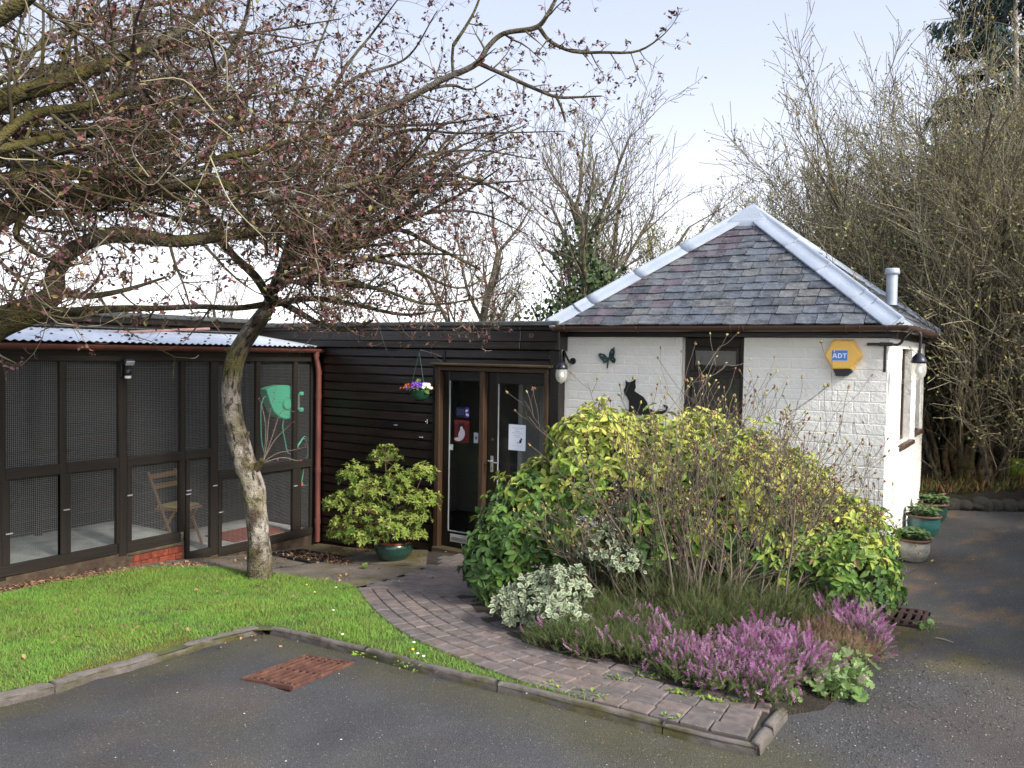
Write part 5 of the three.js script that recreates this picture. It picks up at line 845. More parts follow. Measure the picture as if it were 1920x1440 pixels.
{ // swan neck lamps
  const lamp = (name, label, base, tip, y0) => {
    const q = thing(name, label, 'lamp', [base.x, base.y, base.z]), t = tip.clone().sub(base);
    return [q, t];
  };
  const shade = (q, x, y, z, s = 1) => {
    part('shade', lathe([[0, 0.045], [0.02, 0.043], [0.032, 0.03], [0.05, 0.012], [0.062, -0.012], [0.066, -0.03], [0.062, -0.04], [0.05, -0.042]].map(([a, b]) => [a * s, b * s]), 20).translate(x, y, z), M.navy, q);
    part('glass_jar', lathe([[0.056, -0.04], [0.06, -0.07], [0.06, -0.11], [0.052, -0.145], [0.034, -0.168], [0.012, -0.178], [0.004, -0.188], [0, -0.19]].map(([a, b]) => [a * s, b * s]), 22).translate(x, y, z), M.lampglass, q);
    part('bulb', lathe([[0.0, -0.135], [0.018, -0.13], [0.029, -0.11], [0.026, -0.088], [0.015, -0.07], [0.014, -0.042]].map(([a, b]) => [a * s, b * s]), 14).translate(x, y, z), M.bulb, q);
  };
  { // left, on the front wall by the timber corner
    const b = onW(1075, 677, HZ), tip = onW(1053, 685, HZ + 0.2), [q, t] = lamp('wall_lamp', 'black swan neck lamp with glass jar at the left end of the white wall', b, tip);
    part('wall_plate', cyl(0.032, 0.034, 0.02, 18).rotateX(Math.PI / 2).translate(0, 0, 0.01), M.black, q);
    part('arm', smoothTube([V(0, 0, 0.015), V(t.x * 0.3, -0.01, t.z * 0.32), V(t.x * 0.6, 0.05, t.z * 0.62), V(t.x * 0.85, 0.12, t.z * 0.86), V(t.x, 0.105, t.z), V(t.x, 0.0, t.z)], 0.011, 40, 10), M.black, q);
    shade(q, t.x, t.y - 0.0, t.z);
  }
  { // right, on its iron bracket round the corner
    const b = V(HX1, 1.99, HZ + 0.018), tip = onW(1723, 672, HZ - 0.02), [q, t] = lamp('wall_lamp', 'black swan neck lamp with glass jar on iron bracket at the right hut corner', b, tip);
    part('bracket', [bb(-0.17, 0.03, -0.012, 0.012, 0, 0.022, 0.006), bb(-0.035, -0.012, -0.24, -0.012, 0, 0.016, 0.005, 'y'), bb(-0.07, 0.04, -0.016, 0.016, 0.004, 0.03, 0.006)], M.black, q);
    part('arm', smoothTube([V(0.02, 0, 0.015), V(t.x * 0.35, 0.0, 0.01), V(t.x * 0.55, 0.06, 0.0), V(t.x * 0.78, 0.115, t.z), V(t.x, 0.1, t.z), V(t.x, t.y + 0.02, t.z)], 0.011, 40, 10), M.black, q);
    shade(q, t.x, t.y, t.z, 1.0);
  }
}
{ // alarm box
  const c = onW(1580, 665, HZ), q = thing('alarm_box', 'yellow hexagonal alarm box with blue name plate under the gutter', 'alarm box', [c.x, c.y, HZ + 0.004]);
  const P = (a, b) => { const o = onW(a, b, HZ + 0.06); return [o.x - c.x, o.y - c.y]; };
  const o = [[1563, 638], [1598, 638], [1615, 666], [1596, 692], [1563, 692], [1547, 666]].map(([a, b]) => P(a, b)), s = (k) => o.map(([x, y]) => [x * k, y * k]);
  part('body', merge([extrude(s(1.0), 0.045, 0.006), extrude(s(0.9), 0.02, 0.012).translate(0, 0, 0.05)]), M.yellow, q);
  const st = [[1563, 693], [1595, 693], [1597, 697], [1588, 704], [1568, 704]].map(([a, b]) => P(a, b)); part('strobe', extrude(st, 0.055, 0.004), M.navy, q);
  for (let i = 0; i < 6; i++) { const t = i / 5, a = P(lerp(1612, 1600, t), lerp(670, 688, t)); part('louvre', bb(a[0] - 0.035, a[0] - 0.004, a[1] - 0.003, a[1] + 0.003, 0.045, 0.058, 0.001), M.orange, q); }
  const cv = document.createElement('canvas'); cv.width = 192; cv.height = 144; const g = cv.getContext('2d');
  g.fillStyle = '#e8eef8'; g.fillRect(0, 0, 192, 144); g.fillStyle = '#4e86d6'; g.fillRect(5, 5, 182, 134); g.fillStyle = '#f4f7fc'; g.font = 'bold 86px sans-serif'; g.textAlign = 'center'; g.textBaseline = 'middle'; g.fillText('ADT', 96, 76, 172); g.fillStyle = '#20407c'; g.beginPath(); g.arc(97, 76, 7, 0, 7); g.fill();
  const t = new THREE.CanvasTexture(cv); t.colorSpace = THREE.SRGBColorSpace; std('adtplate', { map: t, roughness: 0.4 });
  const a = P(1560, 656), b = P(1591, 677); part('name_plate', new THREE.PlaneGeometry(b[0] - a[0], a[1] - b[1]).translate((a[0] + b[0]) / 2, (a[1] + b[1]) / 2, 0.0855), M.adtplate, q);
}
{ // silhouettes on the white wall
  const z = HZ + 0.012, c = onW(1141, 670, z), S = (a, b) => { const o = onW(a, b, z); return [o.x - c.x, o.y - c.y]; };
  const q = thing('butterfly_ornament', 'dark green metal butterfly fixed to the white wall', 'ornament', [c.x, c.y, z]);
  const hole = (x, y, r) => Array.from({ length: 7 }, (_, i) => { const t = S(x, y), a = -i / 7 * 6.283; return [t[0] + Math.cos(a) * r, t[1] + Math.sin(a) * r]; });
  part('wing', extrude([[1142, 671], [1143, 662], [1147, 655], [1154, 651], [1155, 661], [1153, 669], [1157, 674], [1155, 681], [1150, 680], [1145, 675]].map((p) => S(...p)), 0.004, 0.001, [hole(1149, 660, 0.009), hole(1150, 674, 0.007), hole(1152, 655, 0.005)]).rotateY(-0.25), M.butterfly, q);
  part('wing', extrude([[1141, 672], [1134, 664], [1126, 662], [1123, 665], [1126, 671], [1130, 675], [1133, 681], [1138, 679], [1141, 675]].map((p) => S(...p)), 0.004, 0.001, [hole(1130, 667, 0.007), hole(1135, 675, 0.006)]).rotateY(0.25), M.butterfly, q);
  part('body', smoothTube([[1139, 690], [1140, 680], [1142, 670]].map((p) => { const t = S(...p); return V(t[0], t[1], 0.004); }), 0.008, 10, 8), M.butterfly, q);
  const cc = onW(1212, 745, z), K = (a, b) => { const o = onW(a, b, z); return [o.x - cc.x, o.y - cc.y]; };
  const catPts = [[1177, 775], [1180, 766], [1180, 752], [1176, 744], [1171, 738], [1170, 731], [1173, 726], [1174, 720], [1173, 713], [1178, 717], [1184, 716], [1192, 711], [1191, 719], [1192, 726], [1189, 733], [1195, 737], [1206, 744], [1213, 754], [1218, 766], [1226, 770], [1238, 771], [1247, 769], [1249, 765], [1245, 762], [1244, 759], [1248, 759], [1252, 763], [1251, 770], [1246, 774], [1238, 776]];
  const cq = thing('cat_silhouette', 'flat black metal silhouette of a sitting cat on the white wall', 'ornament', [cc.x, cc.y, z]);
  part('cat_shape', extrude(catPts.map((p) => K(...p)), 0.006, 0.0015), M.matblack, cq);
  const b0 = K(1172, 774), b1 = K(1252, 781); part('base_bar', bb(b0[0], b1[0], b1[1], b0[1] + 0.004, -0.002, 0.012, 0.002), M.matblack, cq);
}
{ // papers on the door glass
  const z = LZ - 0.074, paper = (name, label, cat, p0, p1, draw, w = 160, h = 220) => {
    const a = onW(...p0, z), b = onW(...p1, z), cv = document.createElement('canvas'); cv.width = w; cv.height = h; const g = cv.getContext('2d'); draw(g, w, h);
    const t = new THREE.CanvasTexture(cv); t.colorSpace = THREE.SRGBColorSpace; const m = new THREE.MeshStandardMaterial({ map: t, roughness: 0.7 }); m.name = name;
    single(name, label, cat, new THREE.PlaneGeometry(b.x - a.x, a.y - b.y).translate((a.x + b.x) / 2, (a.y + b.y) / 2, z + 0.005), m);
  };
  paper('notice', 'white paper notice with small black cat drawing on the right door glass', 'notice', [954.5, 795], [985.5, 846], (g, w, h) => {
    g.fillStyle = '#e9eefa'; g.fillRect(0, 0, w, h); g.fillStyle = '#8d93a3'; for (const [y, l] of [[27, 100], [40, 34], [58, 44], [70, 96], [92, 62], [104, 40]]) { for (let x = -l / 2; x < l / 2; x += 7) g.fillRect(w / 2 + x, y, 5, 3); } g.fillStyle = '#c3a7ae'; for (let x = 30; x < 130; x += 6) g.fillRect(x, 180, 4, 2);
    g.fillStyle = '#1a1a1e'; g.beginPath(); g.ellipse(112, 142, 11, 15, 0.3, 0, 7); g.fill(); g.beginPath(); g.ellipse(120, 124, 8, 8, 0, 0, 7); g.fill(); g.beginPath(); g.moveTo(114, 120); g.lineTo(115, 110); g.lineTo(121, 118); g.fill(); g.beginPath(); g.moveTo(121, 118); g.lineTo(126, 110); g.lineTo(127, 122); g.fill(); g.lineWidth = 4; g.strokeStyle = '#1a1a1e'; g.beginPath(); g.moveTo(104, 154); g.quadraticCurveTo(88, 160, 82, 146); g.stroke();
  });
  paper('cat_poster', 'red poster of a white and black cat on the left door glass', 'poster', [853, 787], [880, 831], (g, w, h) => {
    g.fillStyle = '#54100f'; g.fillRect(0, 0, w, h); g.fillStyle = '#7a1a16'; g.fillRect(0, 0, w, 40); g.fillStyle = '#c9c2cc'; g.beginPath(); g.ellipse(78, 140, 34, 56, 0.25, 0, 7); g.fill(); g.beginPath(); g.ellipse(40, 190, 40, 18, 0, 0, 7); g.fill(); g.fillStyle = '#171316'; g.beginPath(); g.ellipse(70, 62, 34, 30, 0, 0, 7); g.fill(); g.beginPath(); g.moveTo(40, 52); g.lineTo(42, 20); g.lineTo(64, 42); g.fill(); g.beginPath(); g.moveTo(78, 40); g.lineTo(100, 16); g.lineTo(102, 52); g.fill(); g.fillStyle = '#d5ccd2'; g.beginPath(); g.ellipse(76, 82, 16, 22, 0, 0, 7); g.fill();
  });
  paper('door_sticker', 'dark blue sticker with a lilac and white flower on the left door glass', 'sticker', [856, 763], [880, 783], (g, w, h) => { g.fillStyle = '#10142c'; g.fillRect(0, 0, w, h); g.fillStyle = '#39406b'; g.fillRect(12, 40, 84, 130); g.fillStyle = '#1a1f45'; for (let i = 0; i < 4; i++) g.fillRect(20, 56 + i * 28, 66, 12); g.fillStyle = '#4a3a8e'; g.fillRect(108, 0, 52, 220); g.fillStyle = '#d8d4ee'; g.beginPath(); g.ellipse(130, 70, 16, 30, 0.3, 0, 7); g.fill(); g.beginPath(); g.ellipse(138, 160, 18, 32, -0.3, 0, 7); g.fill(); });
  paper('small_card', 'little white card with an orange emblem low on the left door glass', 'card', [889, 811], [897, 831], (g, w, h) => { g.fillStyle = '#aebccb'; g.fillRect(0, 0, w, h); g.fillStyle = '#b0794a'; g.beginPath(); g.ellipse(w / 2, h * 0.5, 48, 44, 0, 0, 7); g.fill(); g.fillStyle = '#3a3540'; g.fillRect(50, 96, 60, 26); });
  paper('white_card', 'plain white card at the left edge of the left door glass', 'card', [836.5, 832], [850, 844], (g, w, h) => { g.fillStyle = '#bcc8c2'; g.fillRect(0, 0, w, h); g.fillStyle = '#9aa6a2'; g.fillRect(10, 40, 130, 8); g.fillRect(10, 90, 110, 8); });
}
{ // door mat
  const p = gp(890, 1072, LIFT); single('door_mat', 'black rubber door mat on the paving in front of the door', 'mat', cbox(0.62, 0.018, 0.4, 0.006).rotateZ(Math.atan((tps(p.x + 0.3, p.z) - tps(p.x - 0.3, p.z)) / 0.6)).translate(p.x + 0.3, tps(p.x + 0.3, p.z) + LIFT + 0.012, p.z), M.rubber);
}
// ---- pots
function pot(q, prof, mat, rimMat, R, H0) { part('pot', lathe(prof, 36), mat, q); part('pot_rim', new THREE.TorusGeometry(R, 0.013, 8, 36).rotateX(Math.PI / 2).translate(0, H0, 0), rimMat, q); part('compost', cyl(R - 0.012, R - 0.012, 0.012, 24).translate(0, H0 - 0.03, 0), M.compost, q); }
{
  const r = rng(88), lg = leafGeo(0.8, 0.1, 0.25), spec = [
    ['potted_plant', 'cream glazed pot of low green leaves beside the hut, nearest of three pots', [1711, 1053], 0.135, 0.195, 'stonepot', 0.09],
    ['potted_plant', 'teal glazed pot of leafy green plants beside the hut, middle of three pots', [1730, 1006], 0.15, 0.2, 'glazeteal', 0.1],
    ['potted_plant', 'dark green pot of strawberry like leaves by the back corner, farthest of three pots', [1748, 980], 0.135, 0.19, 'glazegreen', 0.09]];
  for (const [n, label, [px, py], R, Hh, mat, lh] of spec) {
    const p = gp(px, py), q = thing(n, label, 'potted plant', [p.x, p.y, p.z - 0.05], 'pots beside the hut');
    pot(q, [[0, 0], [R * 0.58, 0], [R * 0.63, 0.006], [R * 0.84, Hh * 0.2], [R * 0.98, Hh * 0.48], [R * 1.0, Hh * 0.72], [R * 0.94, Hh * 0.93], [R, Hh], [R - 0.02, Hh], [R - 0.025, Hh - 0.04]], M[mat], M.potrim, R, Hh);
    const st = new MB(), it = []; for (let i = 0; i < 60; i++) { const a = r() * 6.28, d = Math.sqrt(r()) * R * 0.75, h = lh * (0.35 + 0.8 * r()), b = V(d * 0.5 * Math.cos(a), Hh - 0.02, d * 0.5 * Math.sin(a)), e = V(d * Math.cos(a) * 1.1, Hh + h * 0.8, d * Math.sin(a) * 1.1); st.tube([b, b.clone().lerp(e, 0.5).add(V(0, 0.01, 0)), e], [0.0025, 0.002, 0.0015], 4, [0.1, 0.16, 0.04]); for (let j = 0; j < 3; j++) { const t = r(); it.push({ m: leafMatrix(e, V(Math.cos(a + (j - 1) * 1.3), 0.1 + 0.3 * r(), Math.sin(a + (j - 1) * 1.3)), V(0.2 * gauss(r), 1, 0.2 * gauss(r)), 0.04 + 0.025 * r()), c: [lerp(0.05, 0.2, t), lerp(0.13, 0.3, t), lerp(0.03, 0.1, t)] }); } }
    st.build('stems', M.twig, q); inst('foliage', lg, M.softleaf, it, q);
  }
  { // lime green tub at the far right
    const p = at(1925, 915, 9.9), q = thing('lime_tub', 'bright lime green plastic tub under the shrubs at the right edge', 'tub', [p.x, tps(p.x, p.z) + 0.04, p.z]); part('body', lathe([[0, 0], [0.18, 0], [0.2, 0.02], [0.24, 0.3], [0.25, 0.32], [0.235, 0.32], [0.19, 0.03], [0, 0.025]], 28), M.limegreen, q); part('tub_rim', new THREE.TorusGeometry(0.245, 0.012, 8, 32).rotateX(Math.PI / 2).translate(0, 0.32, 0), M.limegreen, q);
  }
}
{ // hanging basket
  const p = onW(787, 752, LZ + 0.24), q = thing('hanging_basket', 'dark green hanging basket of orange, purple and white primroses by the door', 'hanging basket', [p.x, p.y + 0.04, p.z]), r = rng(12);
  const R = 0.125; part('bowl', lathe([[0, -0.0], [0.05, 0.002], [0.085, 0.03], [0.108, 0.075], [0.118, 0.115], [R, 0.125], [R - 0.01, 0.13], [0.105, 0.11]], 28).translate(0, -0.04, 0), M.plasticgreen, q);
  part('compost', cyl(0.105, 0.105, 0.01, 20).translate(0, 0.06, 0), M.compost, q);
  const hk = onW(786, 661, LZ + 0.24); const top = V(hk.x - q.position.x, hk.y - q.position.y, 0);
  for (let i = 0; i < 3; i++) { const a = i * 2.094 + 0.4; part('chain', smoothTube([V(Math.cos(a) * 0.11, 0.085, Math.sin(a) * 0.11), V(top.x * 0.5 + Math.cos(a) * 0.05, lerp(0.085, top.y, 0.55), Math.sin(a) * 0.05), V(top.x, top.y, 0)], 0.003, 8, 5), M.plasticgreen, q); }
  part('hook', new THREE.TorusGeometry(0.016, 0.003, 6, 16, 4.6).translate(top.x, top.y + 0.012, 0), M.black, q);
  const flower = rawGeo((() => { const o = [0, 0, 0.15]; for (let i = 0; i < 10; i++) { const a = i / 10 * 6.283, k = i % 2 ? 0.72 : 1; o.push(Math.cos(a) * k, Math.sin(a) * k, 0.32 - 0.1 * k); } return o; })(), null, Array.from({ length: 10 }, (_, i) => [0, 1 + i, 1 + (i + 1) % 10]).flat());
  const lg = leafGeo(0.6, 0.12, 0.3), heads = [], eyes = [], lv = [], eye = new THREE.IcosahedronGeometry(1, 0);
  const put = (n, cx, cz, sx, col, e) => { for (let i = 0; i < n; i++) { const x = cx + gauss(r) * sx, z = cz + gauss(r) * sx * 0.9, y = 0.12 + 0.05 * r() - Math.abs(x) * 0.12, d = V(x * 3, 0.8, z * 3 + 0.9).normalize(), s = 0.02 + 0.006 * r(), m = new THREE.Matrix4().lookAt(d, V(), V(0, 1, 0)).scale(V(s, s, s)).setPosition(x, y, z); heads.push({ m, c: col.map((k) => k * (0.7 + 0.5 * r())) }); eyes.push({ m: new THREE.Matrix4().makeScale(0.0045, 0.0045, 0.0045).setPosition(x + d.x * 0.006, y + d.y * 0.006, z + d.z * 0.006), c: e }); } };
  put(34, -0.13, 0.02, 0.032, [0.62, 0.06, 0.01], [0.8, 0.5, 0.05]); put(46, -0.005, 0.05, 0.045, [0.13, 0.025, 0.42], [0.85, 0.75, 0.4]); put(14, 0.12, 0.03, 0.03, [0.82, 0.8, 0.68], [0.8, 0.7, 0.1]);
  for (let i = 0; i < 60; i++) { const a = r() * 6.28, d = V(Math.cos(a), 0.2 + 0.5 * r(), Math.sin(a)), t = r(); lv.push({ m: leafMatrix(V(Math.cos(a) * 0.07, 0.085, Math.sin(a) * 0.07), d, V(0, 1, 0), 0.06 + 0.035 * r()), c: [lerp(0.1, 0.32, t), lerp(0.2, 0.45, t), lerp(0.02, 0.1, t)] }); }
  for (let i = 0; i < 9; i++) lv.push({ m: leafMatrix(V(0.1, 0.09, 0.03), V(0.6 + r() * 0.4, 0.4 * gauss(r), 0.6 * r()), V(0, 0.6, 1), 0.06), c: [0.36, 0.5, 0.12] }); for (let i = 0; i < 6; i++) lv.push({ m: leafMatrix(V(-0.01, 0.15, 0.02), V(0.4 * gauss(r), 1, 0.2), V(0, 0.2, 1), 0.065), c: [0.28, 0.44, 0.14] });
  inst('leaves', lg, M.softleaf, lv, q); inst('flowers', flower, M.petal, heads, q); inst('flower_centres', eye, M.petal, eyes, q);
  const br = thing('basket_bracket', 'black iron basket bracket screwed above the door on the timber wall', 'bracket', [p.x + 0.02, hk.y, LZ]);
  part('arm', smoothTube([V(0.14, -0.06, 0.0), V(0.08, -0.02, 0.08), V(0, 0.02, 0.22), V(-0.02, 0.03, 0.25)], 0.006, 20, 6), M.black, br); part('wall_plate', bb(0.125, 0.15, -0.13, 0.02, 0, 0.008, 0.002), M.black, br); part('brace', smoothTube([V(0.14, -0.12, 0.004), V(0.09, -0.07, 0.07), V(0.04, 0.0, 0.16)], 0.005, 14, 6), M.black, br);
}
// ------------------------------------------------------------------ trees
const BARK = { mossy: [0.115, 0.1, 0.02], moss2: [0.19, 0.16, 0.035], brown: [0.09, 0.065, 0.045], grey: [0.2, 0.17, 0.135], pale: [0.54, 0.48, 0.41] };
function barkColor(mossAmt, paleAmt) {
  return (p, n) => {
    const f = n3(p.x * 6, p.y * 6, p.z * 6, 3), g = n3(p.x * 17, p.y * 13, p.z * 17, 8), h = n3(p.x * 40, p.y * 30, p.z * 40, 6);
    let c = [0, 1, 2].map((i) => lerp(BARK.brown[i], BARK.grey[i], sstep(0.35, 0.65, g)));
    const pl = paleAmt * sstep(0.4, 0.52, g * 0.6 + f * 0.4); c = c.map((q, i) => lerp(q, BARK.pale[i], pl));
    const m = clamp((mossAmt + 0.25 * n.y) * 1.0 + (f - 0.5) * 2.4 + (h - 0.5) * 0.8, 0, 1) * (mossAmt > 0 ? 1 : 0); c = c.map((q, i) => lerp(q, lerp(BARK.mossy[i], BARK.moss2[i], h), m)); return c;
  };
}
// limb through points [px, py, depth, radius in metres], smoothed; returns points and radii
function limbPath(list, step = 0.05) {
  const P = list.map(([x, y, D]) => (Array.isArray(x) ? V(...x) : at(x, y, D))), R = list.map((l) => l[3]), c = new THREE.CatmullRomCurve3(P, false, 'centripetal'), n = Math.max(4, Math.round(c.getLength() / step)), pts = [], rad = [];
  for (let i = 0; i <= n; i++) { const t = i / n; pts.push(c.getPoint(t)); const f = t * (P.length - 1), k = Math.min(P.length - 2, Math.floor(f)); rad.push(lerp(R[k], R[k + 1], f - k)); }
  return { pts, rad };
}
const purple = (r) => { const t = r(); return t < 0.72 ? [lerp(0.075, 0.15, r()), lerp(0.034, 0.06, r()), lerp(0.036, 0.06, r())] : t < 0.88 ? [lerp(0.16, 0.28, r()), lerp(0.085, 0.15, r()), lerp(0.075, 0.12, r())] : t < 0.95 ? [0.2, 0.13, 0.045] : [0.18, 0.19, 0.05]; };
// fine growth from a limb: side branches, twigs, spurs with leaf clusters
function twigs(mb, lv, r, pts, rad, o) {
  const walk = (p, d, len, r0, level) => {
    const n = Math.max(3, Math.round(len / (level > 1 ? 0.055 : 0.09))), P = [p.clone()], R = [r0], q = p.clone(), dir = d.clone().normalize();
    for (let i = 1; i <= n; i++) { dir.addScaledVector(rdir(r), level ? 0.26 : 0.18).addScaledVector(o.bias ?? V(0, 0.02, 0), 1); if (q.y < o.floor) dir.y += 0.25; dir.normalize(); q.addScaledVector(dir, len / n); P.push(q.clone()); R.push(Math.max(0.0011, r0 * (1 - 0.72 * i / n))); }
    const lite = r() < o.pale ? [0.34, 0.29, 0.22] : r() < 0.5 ? [0.07 + 0.04 * r(), 0.058 + 0.03 * r(), 0.026] : [0.06 + 0.035 * r(), 0.042 + 0.02 * r(), 0.033]; mb.tube(P, R, level === 0 ? 5 : level === 1 ? 4 : 3, level === 0 ? (p, n) => barkColor(0.28, 0.1)(p, n).map((q) => q * 0.55) : lite);  // side branches darkened in colour too, as seen against the light
    const kids = level === 0 ? Math.round(len * o.k1) : level === 1 ? Math.round(len * o.k2) : 0;
    for (let k = 0; k < kids; k++) { const i = 1 + Math.floor(r() * (P.length - 1)), dd = V().subVectors(P[i], P[i - 1]).normalize(), s = rdir(r); s.addScaledVector(dd, -s.dot(dd)).normalize(); s.y *= 0.75; walk(P[i], dd.multiplyScalar(0.55).addScaledVector(s, 0.9), len * (level ? 0.3 + 0.35 * r() : 0.3 + 0.4 * r()), R[i] * 0.62, level + 1); }
    if (level >= 1) for (let i = 1; i < P.length; i++) if (r() < o.leaf * (level === 1 ? 0.6 : 1)) { const m = 2 + Math.floor(r() * 4), ax = V().subVectors(P[i], P[i - 1]).normalize(); for (let j = 0; j < m; j++) { const dd = rdir(r).addScaledVector(ax, 0.5); dd.y += 0.15; lv.push({ m: leafMatrix(P[i], dd, rdir(r).add(V(0, 0.8, 0)), o.size * (0.55 + 0.8 * r()), 0, 0.8 + 0.5 * r()), c: o.col(r) }); } }
  };
  let acc = 0; const total = pts.reduce((a, p, i) => a + (i ? p.distanceTo(pts[i - 1]) : 0), 0); let run = 0;
  for (let i = 1; i < pts.length; i++) {
    const L = pts[i].distanceTo(pts[i - 1]); run += L; if (run / total < (o.from ?? 0)) continue; acc += L * o.k0; while (acc > 1) { acc -= 1; const dd = V().subVectors(pts[i], pts[i - 1]).normalize(), s = rdir(r); s.addScaledVector(dd, -s.dot(dd)).normalize(); if (o.up) s.y = Math.abs(s.y) * 0.7 - 0.12; walk(pts[i], dd.multiplyScalar(0.5).addScaledVector(s, 1).addScaledVector(o.pull ?? V(), 1), o.len * (0.35 + 0.9 * r()) * (1 - 0.45 * run / total), Math.min(0.012, rad[i] * 0.5), 0); }
  }
}
const fruitLeaf = leafGeo(0.5, 0.14, 0.2);
{ // leaning tree on the lawn
  const r = rng(1234), b = gp(487, 1087, LIFT), D = depthOf(b), t = thing('leaning_tree', 'small leaning fruit tree with pale mossy trunk standing on the lawn, purple new leaves', 'tree', [0, 0, 0]);
  const d = D, tr = limbPath([[[b.x, b.y - 0.2, b.z], 0, 0, 0.122], [[b.x, b.y + 0.02, b.z], 0, 0, 0.112], [487, 1062, d, 0.105], [485, 1010, d, 0.094], [480, 960, d, 0.092], [474, 910, d, 0.098], [459, 868, d, 0.098], [447, 825, d - 0.03, 0.088], [437, 780, d - 0.05, 0.082], [433, 735, d - 0.06, 0.08], [438, 690, d - 0.06, 0.08], [449, 655, d - 0.05, 0.078], [467, 625, d - 0.04, 0.076], [486, 600, d - 0.02, 0.07], [503, 575, d, 0.058], [512, 545, d, 0.048]], 0.03);
  const mb = new MB(), base = b.y; mb.tube(tr.pts, tr.rad.map((q) => q * 1.13), 16, (p, n) => { const h = p.y - base, low = sstep(0.45, 0.1, h), sunny = clamp(n.x * 0.7 + 0.3, 0, 1); return barkColor(lerp(0.06, 1.1, low) + (h > 1.35 ? 0.08 : 0) + (n.x < -0.2 ? 0.25 : 0), (1 - low) * (h < 1.35 ? 1 : 0.55))(p, n); }, 0.1);
  const knob = (x, y, x2, y2, r0, r1, o = 0) => { const k = limbPath([[x, y, d - 0.02, r0], [(x + x2) / 2 + o, (y + y2) / 2, d - 0.05, (r0 + r1) / 2], [x2, y2, d - 0.08, r1]], 0.02); mb.tube(k.pts, k.rad, 9, barkColor(0.5, 0.2), 0.12); mb.cap(k.pts[k.pts.length - 1], V().subVectors(k.pts[k.pts.length - 1], k.pts[k.pts.length - 2]).normalize(), k.rad[k.rad.length - 1], 9, [0.16, 0.13, 0.06]); };
  knob(455, 838, 466, 810, 0.03, 0.017); knob(440, 670, 425, 655, 0.035, 0.02); knob(486, 1060, 492, 1108, 0.05, 0.035, 8); knob(480, 880, 492, 862, 0.04, 0.028);
  mb.build('trunk', M.bark, t);
  const lb = new MB(), tw = new MB(), lv = [];
  const opt = { k0: 9, k1: 11, k2: 14, len: 0.95, leaf: 0.23, size: 0.032, col: purple, floor: 2.1, pale: 0.14, up: false, bias: V(0, 0.012, 0) };
  const dim = (fn, k) => (p, n) => fn(p, n).map((q) => q * k);  // darkens limb bark: the backlit look is put into its colour
  const L = (list, o = {}) => { const l = limbPath(list, 0.06); lb.tube(l.pts, l.rad, 9, dim(barkColor(o.moss ?? 0.42, 0.12), 0.6), 0.1); twigs(tw, lv, r, l.pts, l.rad, { ...opt, ...o }); };
  // main forks, from the head of the trunk into the crown
  L([[508, 560, d, 0.05], [520, 520, d - 0.1, 0.045], [548, 480, d - 0.2, 0.04], [600, 445, d - 0.2, 0.034], [660, 395, d - 0.1, 0.03], [723, 330, d, 0.026], [760, 260, d, 0.02]]);
  L([[508, 565, d, 0.045], [480, 520, d - 0.3, 0.04], [430, 470, d - 0.5, 0.034], [387, 400, d - 0.7, 0.036], [390, 320, d - 0.8, 0.034], [403, 265, d - 0.8, 0.031], [440, 215, d - 0.8, 0.03], [482, 150, d - 0.75, 0.03]], { k0: 4 });
  L([[515, 545, d, 0.04], [570, 500, d - 0.4, 0.034], [640, 470, d - 0.6, 0.028], [740, 430, d - 0.7, 0.022], [830, 470, d - 0.7, 0.016], [900, 505, d - 0.6, 0.01]]);
  L([[512, 570, d, 0.036], [590, 560, d - 0.3, 0.028], [680, 575, d - 0.4, 0.02], [760, 590, d - 0.5, 0.014], [830, 582, d - 0.5, 0.008]], { len: 0.55, k0: 8 });
  L([[515, 560, d, 0.036], [560, 585, d - 0.1, 0.03], [610, 612, d - 0.2, 0.024], [660, 618, d - 0.2, 0.016], [700, 600, d - 0.2, 0.01]], { len: 0.4 });
  L([[504, 570, d, 0.035], [440, 578, d - 0.2, 0.027], [380, 575, d - 0.3, 0.025], [300, 578, d - 0.5, 0.028], [200, 580, d - 0.8, 0.034], [110, 588, d - 1.1, 0.045], [40, 600, d - 1.3, 0.055]], { len: 0.5, k0: 4, moss: 0.55 });
  // the long upper limb that carries the top right of the crown
  L([[520, 520, d - 0.1, 0.04], [560, 420, d - 0.5, 0.036], [600, 300, d - 0.9, 0.033], [640, 232, d - 1.0, 0.03], [723, 206, d - 1.0, 0.029], [783, 175, d - 1.0, 0.028], [828, 150, d - 1.0, 0.027], [895, 118, d - 1.0, 0.026], [915, 88, d - 1.0, 0.021], [942, 64, d - 1.0, 0.02], [1008, 50, d - 1.0, 0.021], [1028, 25, d - 1.0, 0.018], [1045, -8, d - 1.0, 0.014]], { k0: 5.5, len: 0.6, leaf: 0.3, moss: 0.25 });
  L([[1010, 50, d - 1.0, 0.018], [1030, 76, d - 1.0, 0.016], [1072, 96, d - 1.0, 0.0135], [1130, 98, d - 1.0, 0.012], [1195, 96, d - 1.0, 0.01], [1236, 72, d - 1.0, 0.006], [1262, 45, d - 1.0, 0.003], [1280, 14, d - 1.0, 0.0015]], { k0: 11, len: 0.3, leaf: 0.42, moss: 0.35 });
  L([[895, 118, d - 1.0, 0.018], [945, 140, d - 1.0, 0.017], [1000, 165, d - 1.0, 0.015], [1045, 182, d - 1.0, 0.013], [1085, 182, d - 1.0, 0.01], [1128, 180, d - 1.0, 0.006]], { k0: 11, len: 0.32, leaf: 0.42, moss: 0.35 });
  L([[1043, 182, d - 1.0, 0.012], [1052, 200, d - 1.0, 0.011], [1060, 228, d - 1.0, 0.01]], { k0: 2, len: 0.15, moss: 0.5 });
  L([[790, 170, d - 1.0, 0.016], [850, 160, d - 0.8, 0.013], [880, 168, d - 0.8, 0.009], [930, 140, d - 0.8, 0.004]], { k0: 4, len: 0.3 });
